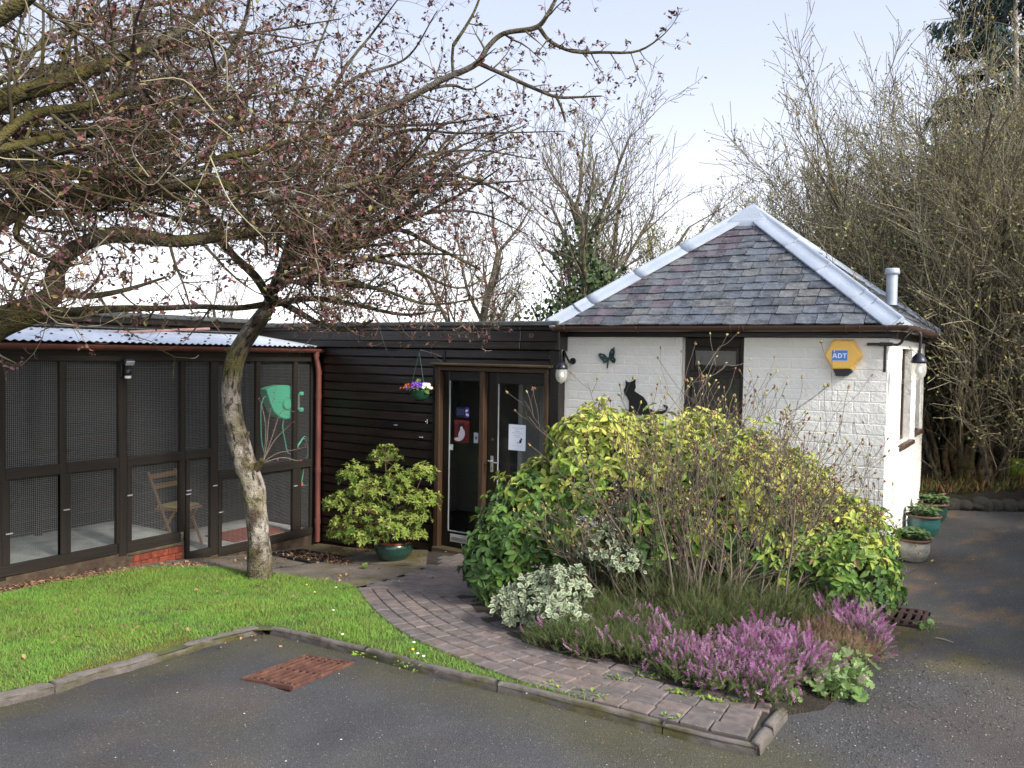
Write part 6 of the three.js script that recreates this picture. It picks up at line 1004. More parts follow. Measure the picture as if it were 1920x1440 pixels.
  L([[850, 85, d - 1.1, 0.016], [870, 55, d - 1.1, 0.013], [890, 20, d - 1.1, 0.01], [905, -20, d - 1.1, 0.008]], { k0: 5, len: 0.5 }); L([[850, 85, d - 1.1, 0.012], [848, 110, d - 1.05, 0.013], [850, 140, d - 1.0, 0.014]], { k0: 2, len: 0.3 });
  for (const [a, bq, c, e] of [[[640, 232], [720, 235], [830, 232], [960, 214]], [[650, 300], [760, 245], [860, 250], [1060, 246]], [[640, 370], [760, 300], [880, 282], [1010, 300]], [[660, 400], [800, 350], [900, 345], [1030, 335]], [[600, 240], [660, 150], [760, 110], [820, 20]], [[560, 300], [640, 140], [700, 60], [760, -20]], [[500, 330], [560, 180], [600, 80], [640, -20]], [[680, 440], [800, 400], [900, 400], [990, 440]], [[640, 480], [760, 500], [860, 540], [950, 490]], [[740, 330], [860, 330], [940, 360], [1000, 400]]])
    L([[...a, d - 0.6 - 0.4 * r(), 0.019], [...bq, d - 0.9 + 0.5 * r(), 0.015], [...c, d - 0.9 + 0.8 * r(), 0.01], [...e, d - 0.9 + 0.8 * r(), 0.004]], { k0: 5.5, len: 0.55, leaf: 0.34 });
  for (let i = 0; i < 46; i++) {   // lesser boughs that fill the crown
    const ex = 330 + 660 * Math.pow(r(), 0.8), ey = Math.max(90 + (ex - 330) * 0.22, 60 + r() * (ex < 560 ? 390 : 500)), sx = lerp(510, ex, 0.45 + 0.2 * r()), sy = lerp(500, ey, 0.5) + 40 * (r() - 0.3), D0 = d - 0.5 - 0.6 * r(), D1 = d + 0.5 - 2.1 * r();
    L([[lerp(510, sx, 0.45), lerp(525, sy, 0.4), d - 0.3, 0.018], [sx, sy, D0, 0.015], [lerp(sx, ex, 0.55) + 20 * gauss(r), lerp(sy, ey, 0.6) + 14 * gauss(r), lerp(D0, D1, 0.5), 0.011], [ex, ey, D1, 0.005]], { k0: 7.5, len: 0.6, from: 0.3 });
  }
  lb.build('limbs', M.bark, t); stuff(tw.build('twigs', M.twig, t)); inst('leaves', fruitLeaf, M.leaf, lv, t);
  // young shoots growing from the trunk
  const sb = new MB(), sl = []; for (const l of [[[494, 866], [520, 850], [545, 845], [575, 838]], [[494, 864], [500, 830], [505, 780], [520, 720]], [[494, 864], [510, 820], [530, 770], [553, 772]], [[494, 864], [498, 800], [488, 752], [484, 748]], [[494, 868], [530, 858], [558, 864], [570, 860]], [[494, 862], [515, 825], [540, 800], [550, 790]]]) { const q = limbPath(l.map(([x, y], i) => [x, y, d - 0.06 - i * 0.05, 0.006 - i * 0.0014]), 0.04); sb.tube(q.pts, q.rad, 4, [0.26, 0.22, 0.17]); for (const p of q.pts) if (r() < 0.4) sl.push({ m: leafMatrix(p, rdir(r), rdir(r), 0.026), c: [0.26, 0.03, 0.07] }); }
  sb.build('shoots', M.twig, t); inst('shoot_leaves', fruitLeaf, M.leaf, sl, t);
}
{ // the big mossy tree whose trunk stands left of the picture
  const r = rng(777), t = thing('mossy_tree', 'old tree at the left edge with thick green mossy limbs and dense purple leafy twigs', 'tree');
  const b = V(-6.6, tps(-6.6, -1.6) + LIFT, -1.6), lb = new MB(), tw = new MB(), lv = [], tb = new MB();
  const head = V(-6.5, 2.15, -1.7); const tk = limbPath([[[b.x, b.y - 0.2, b.z], 0, 0, 0.2], [[b.x, b.y + 0.3, b.z], 0, 0, 0.16], [[-6.55, 1.0, -1.6], 0, 0, 0.15], [head.toArray(), 0, 0, 0.15]], 0.08); tb.tube(tk.pts, tk.rad, 14, barkColor(0.55, 0.3), 0.1); tb.build('trunk', M.bark, t);
  const opt = { k0: 9.5, k1: 11, k2: 14, len: 1.0, leaf: 0.2, size: 0.033, col: purple, floor: 2.15, pale: 0.16, bias: V(0, 0.01, 0) };
  const dim = (fn, k) => (p, n) => fn(p, n).map((q) => q * k);  // backlit darkness of these limbs painted into the bark colour
  const L = (list, o = {}) => { const l = limbPath(list, 0.06); lb.tube(l.pts, l.rad, 10, dim(barkColor(o.moss ?? 0.6, 0.1), 0.62), 0.14); twigs(tw, lv, r, l.pts, l.rad, { ...opt, ...o }); };
  const hd = [head.toArray(), 0, 0, 0.12];
  L([[head.toArray(), 0, 0, 0.125], [-60, 630, 5.2, 0.11], [0, 604, 5.3, 0.095], [55, 582, 5.35, 0.085], [98, 552, 5.4, 0.066], [104, 510, 5.4, 0.054], [128, 475, 5.4, 0.05], [190, 444, 5.45, 0.052], [240, 440, 5.5, 0.052], [330, 452, 5.6, 0.044], [430, 440, 5.7, 0.038], [540, 425, 5.8, 0.03], [640, 400, 5.9, 0.02]], { from: 0.3, len: 0.8 });
  L([[head.toArray(), 0, 0, 0.1], [-60, 455, 5.0, 0.09], [0, 408, 5.1, 0.078], [60, 378, 5.2, 0.066], [150, 370, 5.3, 0.06], [240, 358, 5.4, 0.06], [268, 335, 5.4, 0.05], [255, 308, 5.4, 0.032], [228, 280, 5.4, 0.026], [200, 245, 5.4, 0.02]], { from: 0.3 });
  L([[255, 352, 5.4, 0.042], [330, 348, 5.5, 0.042], [420, 345, 5.6, 0.038], [520, 372, 5.7, 0.03], [640, 352, 5.8, 0.022], [720, 330, 5.9, 0.012]]);
  L([[head.toArray(), 0, 0, 0.09], [-40, 350, 4.8, 0.05], [20, 335, 4.9, 0.042], [100, 322, 5.0, 0.04], [200, 330, 5.2, 0.03], [290, 322, 5.3, 0.024]], { from: 0.4 });
  L([[head.toArray(), 0, 0, 0.1], [-70, 240, 4.6, 0.065], [0, 188, 4.7, 0.055], [83, 162, 4.8, 0.045], [150, 138, 4.9, 0.042], [233, 108, 5.0, 0.036], [333, 62, 5.2, 0.03], [380, 20, 5.3, 0.022], [420, -30, 5.3, 0.016]], { from: 0.4 });
  L([[-20, 40, 4.5, 0.05], [20, 20, 4.5, 0.04], [70, -20, 4.5, 0.03]], { k0: 5 }); L([[head.toArray(), 0, 0, 0.07], [-80, 120, 4.5, 0.06], [-20, 40, 4.5, 0.05]], { from: 0.9 });
  L([[268, 330, 5.4, 0.03], [300, 268, 5.4, 0.025], [335, 225, 5.4, 0.024], [400, 140, 5.4, 0.023], [440, 82, 5.4, 0.02], [460, 40, 5.4, 0.015], [470, -20, 5.4, 0.012]], { moss: 0.3, k0: 5 });
  L([[240, 180, 5.0, 0.02], [252, 130, 5.0, 0.016], [262, 60, 5.0, 0.014], [282, -5, 5.0, 0.01]], { k0: 5, moss: 0.3 });
  L([[-30, 285, 4.6, 0.03], [60, 215, 4.8, 0.028], [150, 200, 4.9, 0.024], [260, 165, 5.1, 0.018], [340, 130, 5.2, 0.01]], {}); L([[-30, 285, 4.6, 0.03], [80, 262, 4.9, 0.026], [180, 240, 5.1, 0.02], [300, 232, 5.3, 0.012]], {});
  L([[390, 300, 5.5, 0.022], [470, 285, 5.6, 0.02], [560, 262, 5.7, 0.016], [660, 250, 5.8, 0.008]], {}); L([[110, 545, 5.4, 0.03], [160, 555, 5.5, 0.022], [230, 545, 5.6, 0.016], [310, 520, 5.7, 0.008]], { len: 0.5 });
  L([[60, 380, 5.2, 0.03], [30, 440, 5.1, 0.022], [60, 470, 5.1, 0.016], [130, 500, 5.1, 0.008]], { len: 0.5, k0: 5 });
  for (let i = 0; i < 38; i++) {
    const ex = 40 + 620 * r(), ey = -30 + 430 * r(), sx = -80 + 260 * r(), sy = lerp(420, ey, 0.55 + 0.3 * r()), D1 = 5.3 + 2.2 * r(), D0 = 5.0 + 0.7 * r();
    L([[sx, sy, D0, 0.02], [lerp(sx, ex, 0.35), lerp(sy, ey, 0.3) + 14 * gauss(r), lerp(D0, D1, 0.4), 0.016], [lerp(sx, ex, 0.7) + 16 * gauss(r), lerp(sy, ey, 0.75) + 14 * gauss(r), lerp(D0, D1, 0.75), 0.011], [ex, ey, D1, 0.005]], { k0: 7.5, len: 0.65, from: 0.2, moss: 0.4 });
  }
  // long pale water shoots
  for (let i = 0; i < 40; i++) { const x = -40 + r() * 480, y = 60 + r() * 380, D = 4.4 + 1.0 * r(), a = r() * 6.28, l = 60 + r() * 170, bow = 26 * gauss(r), dx = Math.cos(a), dy = Math.sin(a) * 0.8, q = limbPath([[x, y, D, 0.0045], [x + dx * l * 0.5 - dy * bow, y + dy * l * 0.5 + dx * bow, D - 0.1, 0.0038], [x + dx * l, y + dy * l, D - 0.2, 0.002]], 0.05); tw.tube(q.pts, q.rad, 5, r() < 0.5 ? [0.34, 0.31, 0.2] : [0.2, 0.17, 0.11]); }
  lb.build('limbs', M.bark, t); stuff(tw.build('twigs', M.twig, t)); inst('leaves', fruitLeaf, M.leaf, lv, t);
}

// ---- bare trees and shrubs behind
function bareTree(r, o) {                                  // returns { wood, leaves } about the origin
  const mb = new MB(), lv = [];
  const grow = (p, d, len, r0, level) => {
    const n = level === 0 ? 9 : level < 3 ? 5 : 3, P = [p.clone()], R = [r0], q = p.clone(), dir = d.clone().normalize();
    for (let i = 1; i <= n; i++) { dir.addScaledVector(rdir(r), o.wob ?? 0.16).addScaledVector(V(0, 1, 0), (o.lift ?? 0.07) * (level ? 1 : 0.5)).normalize(); q.addScaledVector(dir, len / n); P.push(q.clone()); R.push(Math.max(o.fine ?? 0.0035, r0 * (1 - (level ? 0.62 : 0.55) * i / n))); }
    const sh = 0.7 + 0.6 * r(); mb.tube(P, R, level === 0 ? 10 : level === 1 ? 6 : level === 2 ? 4 : 3, level < 2 ? barkColor(o.moss ?? 0.2, 0.2) : o.twig.map((c) => c * sh));
    if (level >= o.levels) { if (o.leafN) for (let i = 1; i < P.length; i++) for (let j = 0; j < o.leafN; j++) if (r() < o.leafP) lv.push({ m: leafMatrix(P[i].clone().addScaledVector(rdir(r), 0.04), rdir(r), rdir(r), o.leafS * (0.6 + 0.8 * r())), c: o.leafC(r) }); return; }
    const kids = o.kids[level]; for (let k = 0; k < kids; k++) { const i = Math.min(n, Math.max(1, Math.floor(lerp(level === 0 ? n * (o.first ?? 0.3) : 1, n + 0.99, (k + r()) / kids)))), dd = V().subVectors(P[i], P[i - 1]).normalize(), s = rdir(r); s.addScaledVector(dd, -s.dot(dd)).normalize(); const sp = o.spread[level] * (0.7 + 0.6 * r()); grow(P[i], dd.multiplyScalar(1).addScaledVector(s, sp), len * o.ratio[level] * (0.7 + 0.6 * r()) * (level === 0 ? 1.15 - 0.5 * i / n : 1), R[i] * (o.thin ?? 0.6), level + 1); }
  };
  for (const s of o.stems) grow(V(...s.p), V(...s.d), s.l, s.r, 0);
  return { mb, lv };
}
const smallLeaf = leafGeo(0.6, 0.1, 0.1);
const treeOpt = { stems: [{ p: [0, -0.2, 0], d: [0.05, 1, 0], l: 7.5, r: 0.17 }], levels: 4, kids: [9, 6, 6, 5], spread: [0.75, 0.8, 0.8, 0.9], ratio: [0.5, 0.5, 0.5, 0.55], twig: [0.24, 0.19, 0.14], lift: 0.1, leafN: 1, leafP: 0.3, leafS: 0.05, leafC: (r) => [lerp(0.18, 0.3, r()), lerp(0.2, 0.3, r()), 0.06], first: 0.25, fine: 0.0045 };
function plant(name, label, cat, pos, built, mat = M.twig, leafMat = M.leaf, group) { const t = thing(name, label, cat, pos, group); built.mb.build('trunk', M.bark, t); if (built.lv.length) inst('leaves', smallLeaf, leafMat, built.lv, t); return t; }
{
  const base = (px, D, py = 640) => { const p = at(px, py, D); return [p.x, tps(p.x, p.z) - 0.1, p.z]; };
  const r = rng(31415);
  // ivy clad tree left of the roof
  const ivyTree = bareTree(r, { ...treeOpt, stems: [{ p: [0, -0.2, 0], d: [0.1, 1, 0], l: 5.0, r: 0.15 }], kids: [9, 6, 5, 4], spread: [0.62, 0.8, 0.8, 0.9] });
  const t1 = plant('ivy_tree', 'bare tree wrapped in dark ivy just left of the slate roof', 'tree', base(1062, 16), ivyTree);
  { const it = [], lg = leafGeo(0.8, 0.1, 0.1), q = ivyTree.mb.p; for (let i = 0; i < 5200; i++) { const h = 2.75 + gauss(r) * 0.9, a = r() * 6.28, d = 0.14 + Math.abs(gauss(r)) * 0.42 * (1 - Math.abs(h - 2.9) * 0.2); if (h < 0.3) continue; const t = r(); it.push({ m: leafMatrix(V(h * 0.09 + Math.cos(a) * d + 0.22 * Math.sin(h * 4), h, Math.sin(a) * d), V(gauss(r), -0.5 + gauss(r) * 0.6, gauss(r)), V(Math.cos(a), 0.4, Math.sin(a)), 0.06 + 0.05 * r()), c: [lerp(0.02, 0.07, t), lerp(0.045, 0.11, t), lerp(0.015, 0.03, t)] }); } inst('ivy', lg, M.leaf, it, t1); }
  const budTree = bareTree(r, { ...treeOpt, leafP: 0.75, leafN: 2, stems: [{ p: [0, -0.2, 0], d: [-0.05, 1, 0.05], l: 4.0, r: 0.08 }], kids: [10, 5, 5, 3], lift: 0.16, spread: [0.5, 0.6, 0.7, 0.8] });
  const t2 = plant('budding_tree', 'slender tree with scattered yellow green buds behind the roof point', 'tree', base(1265, 17.5), budTree);
  const cp = (src, label, pos, turn, s) => { const c = src.clone(); c.name = numbered(src.name.replace(/_\d+$/, '')); scene.add(c); c.position.set(...pos); c.rotation.y = turn; c.scale.setScalar(s); c.userData = { ...src.userData, label }; return c; };
  cp(t2, 'slender budding tree rising behind the right half of the roof', base(1350, 19), 2.1, 1.0); cp(t2, 'leafier small tree between the roof point and the brown thicket', base(1430, 16), 4, 0.78); cp(t2, 'thin budding tree filling the gap left of the slate roof', base(1140, 18), 5.2, 0.72); cp(t2, 'pale budding tree far behind the timber building near its right end', base(960, 24), 1.2, 0.9);
  const bare = bareTree(r, { ...treeOpt, leafP: 0.1, stems: [{ p: [0, -0.2, 0], d: [-0.06, 1, 0], l: 4.9, r: 0.13 }], kids: [9, 6, 5, 4] });
  const t3 = plant('bare_tree', 'tall bare grey tree behind the timber roof below the purple twigs', 'tree', base(880, 17), bare);
  cp(t3, 'tall bare tree with fine twigs standing behind the ivy tree', base(1165, 20), 2.6, 1.25); cp(t3, 'bare tree with thin spreading twigs behind the right half of the roof', base(1330, 23), 5.1, 1.05); cp(t2, 'budding tree far back just right of the roof point', base(1440, 21), 0.3, 1.0); cp(t2, 'budding tree far back between the ivy tree and the roof', base(1210, 21), 1.7, 1.05); cp(t3, 'bare tree far off behind the middle of the timber roof', base(640, 26), 0.8, 0.8); cp(t3, 'bare tree far off behind the leaning trunk', base(420, 30), 3.6, 0.85); cp(t3, 'bare tree far off at the left behind the mossy limbs', base(150, 28), 4.4, 0.75); cp(t3, 'bare tree far off behind the timber roof between two others', base(770, 32), 5.5, 0.9);

  // tall brown thicket on the right: many stemmed shrubs
  const thicket = (seed, n, h, rr, tw, leafP, lean = 0.35) => { const q = rng(seed), stems = []; for (let i = 0; i < n; i++) { const a = q() * 6.28, d = 0.1 + 0.75 * Math.sqrt(q()); stems.push({ p: [Math.cos(a) * d, -0.25, Math.sin(a) * d * 0.6], d: [Math.cos(a) * lean * (0.3 + q()) + 0.15 * gauss(q), 1, Math.sin(a) * lean * (0.3 + q())], l: h * (0.65 + 0.5 * q()), r: rr * (0.35 + 0.8 * q() * q()) }); } return bareTree(q, { stems, levels: 3, kids: [9, 7, 6], spread: [0.45, 0.6, 0.75], ratio: [0.36, 0.48, 0.5], twig: tw, lift: 0.03, wob: 0.13, leafN: 1, leafP, leafS: 0.03, leafC: (k) => [lerp(0.2, 0.36, k()), lerp(0.2, 0.3, k()), 0.08], first: 0.12, fine: 0.0036, thin: 0.5, moss: 0.42 }); };
  const s1 = plant('thicket_shrub', 'tall brown many stemmed shrub with twisted mossy stems beyond the drive', 'shrub', base(1830, 10.0), thicket(3, 40, 3.9, 0.055, [0.39, 0.345, 0.235], 0.6)); s1.position.y += 0.15;
  const s2 = plant('thicket_shrub', 'tall twiggy shrub behind the right end of the hut roof with arching shoots', 'shrub', base(1690, 11.8), thicket(4, 40, 3.5, 0.042, [0.35, 0.325, 0.215], 0.8, 0.45));
  s2.scale.setScalar(0.9);
  cp(s1, 'thick brown shrub at the far right edge above the lime tub', base(1950, 10.3), 2.0, 1.02).position.y += 0.15; cp(s1, 'brown shrub in the second row behind the twisted stems', base(1790, 13), 4.1, 0.98); cp(s2, 'greenish twiggy shrub right behind the lead covered hip', base(1600, 14.5), 1.3, 0.62); cp(s2, 'greenish twiggy shrub behind the flue pipe', base(1655, 14.5), 3.3, 0.76); cp(s1, 'tall brown shrub in the back row at the right edge', base(1900, 13.6), 5.3, 1.08); cp(s2, 'twiggy shrub low behind the right slope of the roof', base(1530, 17), 5.0, 0.5);
  cp(s2, 'arching brown shrub between the flue pipe and the conifer', base(1745, 14.4), 0.6, 0.98);
  cp(s2, 'greenish twiggy shrub behind the white chimney flue, lower and farther back', base(1700, 16), 2.2, 0.92); cp(s2, 'twiggy shrub between the middle of the roof hip and the thicket', base(1640, 13), 5.6, 0.64); cp(s1, 'brown shrub crowding the middle of the thicket row', base(1870, 12), 1.1, 1.0); cp(s2, 'greenish shrub low in the gap beside the wall corner', base(1775, 11.2), 3.9, 0.8); cp(s1, 'brown shrub just outside the right edge, leaning into view', base(2010, 11.5), 0.3, 1.1);
  // a few thick twisted boles at the foot of the thicket
  { const q = rng(55), mb = new MB(), o = gp(1830, 925), t = thing('twisted_stump', 'cluster of thick twisted orange brown stems at the foot of the thicket', 'shrub'); for (const [x0, y0, x1, y1, x2, y2, w] of [[1802, 915, 1790, 840, 1835, 760, 0.05], [1815, 918, 1822, 850, 1850, 760, 0.07], [1836, 915, 1850, 850, 1862, 740, 0.065], [1852, 912, 1848, 860, 1880, 720, 0.06], [1880, 905, 1888, 830, 1905, 700, 0.05], [1778, 905, 1772, 850, 1785, 780, 0.035], [1895, 900, 1900, 860, 1915, 780, 0.045], [1760, 900, 1755, 840, 1730, 740, 0.03], [1870, 905, 1862, 845, 1830, 690, 0.05], [1810, 900, 1795, 870, 1760, 700, 0.04], [1826, 740, 1836, 680, 1828, 640, 0.04], [1836, 905, 1870, 800, 1905, 640, 0.06]]) { const D = 9.75 + 0.5 * q(), l = limbPath([[x0, y0 + 14, D, w * 1.5], [(x0 * 2 + x1) / 3, (y0 * 2 + y1) / 3, D, w * 1.1], [x1 + 6 * gauss(q), y1, D + 0.1, w], [(x1 + x2) / 2 + 8 * gauss(q), (y1 + y2) / 2, D + 0.2, w * 0.85], [x2, y2, D + 0.3, w * 0.7], [x2 + 10 * gauss(q), y2 - 120, D + 0.4, w * 0.45], [x2 + 30 * gauss(q), y2 - 260, D + 0.4, w * 0.15]], 0.07); mb.tube(l.pts, l.rad, 9, (p, n) => { const f = n3(p.x * 7, p.y * 5, p.z * 7, 2); return [lerp(0.17, 0.42, f), lerp(0.12, 0.28, f), lerp(0.05, 0.15, f)]; }, 0.16); } mb.build('stems', M.bark, t); }
  // dark evergreen mass closing the thicket behind
  { const q = rng(66), it = [], lg = leafGeo(0.55, 0.1, 0.2); for (let i = 0; i < 30000; i++) { const px = 1560 + q() * 560, D = 15 + 2.4 * q(), h = Math.pow(q(), 0.8) * (2.7 + 0.8 * Math.sin(px * 0.02)), p = at(px, 650, D), t = q(); it.push({ m: leafMatrix(V(p.x, tps(p.x, p.z) + h, p.z), rdir(q), rdir(q).add(V(0, 0.6, 0)), 0.1 + 0.1 * q()), c: [lerp(0.012, 0.05, t), lerp(0.022, 0.07, t), lerp(0.008, 0.02, t)] }); } const o = inst('evergreen_hedge', lg, M.leaf, it); tag(o, 'dark evergreen growth closing off the view behind the thicket', 'hedge'); }
  // dead undergrowth at the shrubs' feet
  { const q = rng(67), it = []; for (let i = 0; i < 5200; i++) { const px = 1725 + q() * 260, D = 9.25 + 2.4 * q() * q(), p = at(px, 650, D), g = gauss(q) * 0.3; it.push({ m: leafMatrix(V(p.x, tps(p.x, p.z) + 0.05, p.z), V(gauss(q) * 0.6, 1, gauss(q) * 0.6), rdir(q), 0.05 + 0.2 * q() * q(), 0, 0.12), c: q() < 0.12 ? [0.05, 0.14, 0.03] : [0.1 + 0.1 * q(), 0.075 + 0.06 * q(), 0.035] }); } tag(inst('undergrowth', smallLeaf, M.leaf, it), 'dead brown undergrowth beneath the thicket behind the stone edging', 'undergrowth'); }
  // conifer at the top right
  { const q = rng(91), pos = base(1905, 20), t = thing('conifer', 'tall dark blue green conifer with drooping branches at the top right corner', 'tree', pos), tb = new MB(), br = new MB(), it = [];
    tb.tube([V(0, -0.3, 0), V(0, 4, 0), V(0.05, 9, 0), V(0, 13, 0)], [0.24, 0.2, 0.13, 0.04], 10, barkColor(0.1, 0.5)); tb.build('trunk', M.bark, t);
    for (let i = 0; i < 130; i++) { const h = 2.5 + i * 0.078, a = i * 2.4 + q(), L = (2.9 - (h - 2.5) * 0.14) * (0.75 + 0.4 * q()), pts = [], rr = []; for (let k = 0; k <= 7; k++) { const s = k / 7; pts.push(V(Math.cos(a) * L * s, h - 0.55 * s * L * 0.45 + 0.3 * s * s, Math.sin(a) * L * s)); rr.push(0.03 * (1 - 0.85 * s)); } br.tube(pts, rr, 4, [0.1, 0.08, 0.06]); for (let k = 0; k < 250; k++) { const s = 0.2 + 0.8 * q(), j = Math.min(6, Math.floor(s * 7)), p = pts[j].clone().lerp(pts[j + 1], s * 7 - j), sd = (q() - 0.5) * 0.55 * (1.1 - s * 0.6), x = p.x - Math.sin(a) * sd, z = p.z + Math.cos(a) * sd, dr = Math.abs(sd) * 0.4 + 0.5 * q() * q(); it.push({ m: leafMatrix(V(x, p.y - dr, z), V(Math.cos(a) * 0.4 + 0.3 * gauss(q), -0.9, Math.sin(a) * 0.4 + 0.3 * gauss(q)), rdir(q), 0.14 + 0.12 * q(), 0, 0.45), c: [lerp(0.015, 0.04, q()), lerp(0.04, 0.075, q()), lerp(0.035, 0.06, q())] }); } }
    br.build('branches', M.twig, t); inst('needles', smallLeaf, M.leaf, it, t); }
  { const tb = new MB(), q = rng(17), t = thing('birch_stem', 'pale straight bare stem in front of the conifer near the right edge', 'tree'), D = 15; const l = limbPath([[1912, 760, D, 0.06], [1908, 420, D, 0.05], [1906, 150, D, 0.04], [1903, -60, D, 0.03]], 0.2); tb.tube(l.pts, l.rad, 8, barkColor(0, 1)); const tw = new MB(), lv = []; twigs(tw, lv, q, l.pts, l.rad, { k0: 3, k1: 4, k2: 4, len: 1.2, leaf: 0, size: 0.03, col: () => [0.2, 0.2, 0.06], floor: 0, pale: 0.7 }); tb.build('trunk', M.bark, t); stuff(tw.build('twigs', M.twig, t)); }
}
// rough stones along the back of the drive
{
  const r = rng(303), t = thing('stone_edging', 'row of low dark mossy stones along the back edge of the drive', 'edging');
  for (let i = 0; i < 13; i++) { const p = gp(1742 + i * 17 + 4 * gauss(r), 951 + 0.35 * i + 2 * r()), w = 0.07 + 0.06 * r(), g = new THREE.IcosahedronGeometry(1, 2), a = g.attributes.position; for (let k = 0; k < a.count; k++) { const v = V().fromBufferAttribute(a, k), f = 0.75 + 0.5 * n3(v.x * 1.6 + i * 5, v.y * 1.6, v.z * 1.6, 12); a.setXYZ(k, v.x * w * f, Math.max(-0.6, v.y) * (0.05 + 0.05 * hash2(i, 3, 8)) * f, v.z * 0.09 * f); } g.computeVertexNormals(); g.rotateY(gauss(r) * 0.25 - 0.35).translate(p.x, p.y + 0.03, p.z); metreUV(g); part('stone', g, M.rock, t); }
}
// ------------------------------------------------------------------ shrubs and flowers of the bed, potted shrub
const bedOuter = bedPoly.slice(5, 12), bedH = (x, z) => { const d = distPoly(x, z, bedOuter, false); return tps(x, z) + lerp(-0.006, LIFT, sstep(0.0, 0.3, d)) + 0.03 * sstep(0.1, 0.5, distPoly(x, z, bedPoly)) + 0.016 * (fbm(x * 6, z * 6, 210, 3) - 0.3) * sstep(0, 0.1, d); };
structure('flower_bed', polySheet(bedPoly, bedH, 0.09, (x, z) => { const f = fbm(x * 5, z * 5, 211, 3); return [0.4 + f, 0.4 + f, 0.4 + f]; }), M.soil);
const goldLeaf = leafGeo(0.42, 0.12, 0.16), slimLeaf = leafGeo(0.34, 0.1, 0.14), varLeaf = leafGeo(0.6, 0.1, 0.12, true);
// a mound of leaf rosettes: surface points of lumpy ellipsoids, each with a fan of leaves
function mound(r, ells, n, o) {
  const out = [], tw = new MB();
  for (let k = 0; k < n; k++) {
    const e = ells[Math.floor(r() * ells.length)], d = rdir(r); if (d.y < -0.35) { k--; continue; }
    const lump = 1 + (o.lump ?? 0.34) * (n3(d.x * 3.2 + e.c.x, d.y * 3.2, d.z * 3.2 + e.c.z, 4) - 0.5) * 2, kk = r(), deep = kk < 0.25 ? 0.65 + 0.25 * r() : kk > 0.92 ? 1.03 + 0.09 * r() : 0.88 + 0.12 * r() + 0.1 * r() * r(), p = V(d.x * e.r.x, d.y * e.r.y, d.z * e.r.z).multiplyScalar(lump * deep).add(e.c);
    if (p.z < HZ + 0.03 && p.x > HX0 && p.x < HX1 + 0.05) p.z = HZ + 0.03 + 0.05 * r();
    if (p.y < islandH(p.x, p.z) + 0.03) continue;
    if (ells.some((q) => q !== e && V((p.x - q.c.x) / q.r.x, (p.y - q.c.y) / q.r.y, (p.z - q.c.z) / q.r.z).length() < 0.8)) continue;
    const nrm = V(d.x / e.r.x, d.y / e.r.y + 0.3, d.z / e.r.z).normalize(), t1 = V().crossVectors(nrm, V(0.3, 1, 0.2)).normalize(), t2 = V().crossVectors(nrm, t1), m = o.n + Math.floor(r() * 3), a0 = r() * 6.28, sun = clamp(o.sun(p, nrm) + 0.22 * gauss(r), 0, 1);
    tw.tube([p.clone().addScaledVector(nrm, -0.22).addScaledVector(t1, 0.03 * gauss(r)), p.clone().addScaledVector(nrm, -0.1), p], [0.004, 0.003, 0.002], 4, o.stem);
    for (let j = 0; j < m; j++) { const a = a0 + j / m * 6.28 + 0.3 * gauss(r), tilt = o.tilt[0] + (o.tilt[1] - o.tilt[0]) * r(), dir = t1.clone().multiplyScalar(Math.cos(a)).addScaledVector(t2, Math.sin(a)).multiplyScalar(Math.cos(tilt)).addScaledVector(nrm, Math.sin(tilt)); dir.y -= o.droop * r(); out.push({ m: leafMatrix(p.clone().addScaledVector(rdir(r), 0.008), dir, nrm.clone().addScaledVector(rdir(r), 0.25), o.size * (0.5 + 0.8 * r()), 0.4 * gauss(r), 1), c: o.dead && r() < 0.012 ? [0.3, 0.19, 0.07] : o.col(sun, r) }); }
  }
  return { out, tw };
}
const mix3 = (a, b, t) => a.map((x, i) => lerp(x, b[i], t));
const gold = (s, r) => { const j = 0.8 + 0.4 * r(); return mix3(mix3([0.04, 0.105, 0.016], [0.165, 0.31, 0.03], clamp(s * 1.7, 0, 1)), [0.5, 0.5, 0.08], clamp(s * 2 - 0.85, 0, 1)).map((q) => q * j); };  // own leaf green to gold, plus sunlight painted on tops and sunward sides
{ // golden choisya, left of the bed
  const r = rng(501), base = gp(1010, 1130, LIFT), t = thing('golden_shrub', 'large rounded shrub of glossy green and golden leaves hiding the lower door', 'shrub', [0, 0, 0]);
  const c = (px, py, D) => at(px, py, D);
  const ells = [{ c: c(1030, 1020, 6.75), r: V(0.62, 0.66, 0.5) }, { c: c(1130, 930, 6.95), r: V(0.55, 0.7, 0.5) }, { c: c(960, 1060, 6.7), r: V(0.38, 0.5, 0.4) }, { c: c(1250, 930, 6.75), r: V(0.5, 0.66, 0.5) }, { c: c(1140, 1000, 6.4), r: V(0.58, 0.62, 0.42) }, { c: c(1120, 880, 6.7), r: V(0.42, 0.48, 0.42) }];
  const top = ells[1].c.y + 0.6, bot = base.y;
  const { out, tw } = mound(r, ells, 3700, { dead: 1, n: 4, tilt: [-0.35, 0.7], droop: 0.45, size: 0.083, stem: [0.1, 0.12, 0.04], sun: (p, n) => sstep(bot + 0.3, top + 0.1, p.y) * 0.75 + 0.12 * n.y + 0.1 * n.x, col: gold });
  stuff(tw.build('stems', M.twig, t)); leaves('leaf', 'foliage', goldLeaf, M.glossleaf, out, t, 280);
}
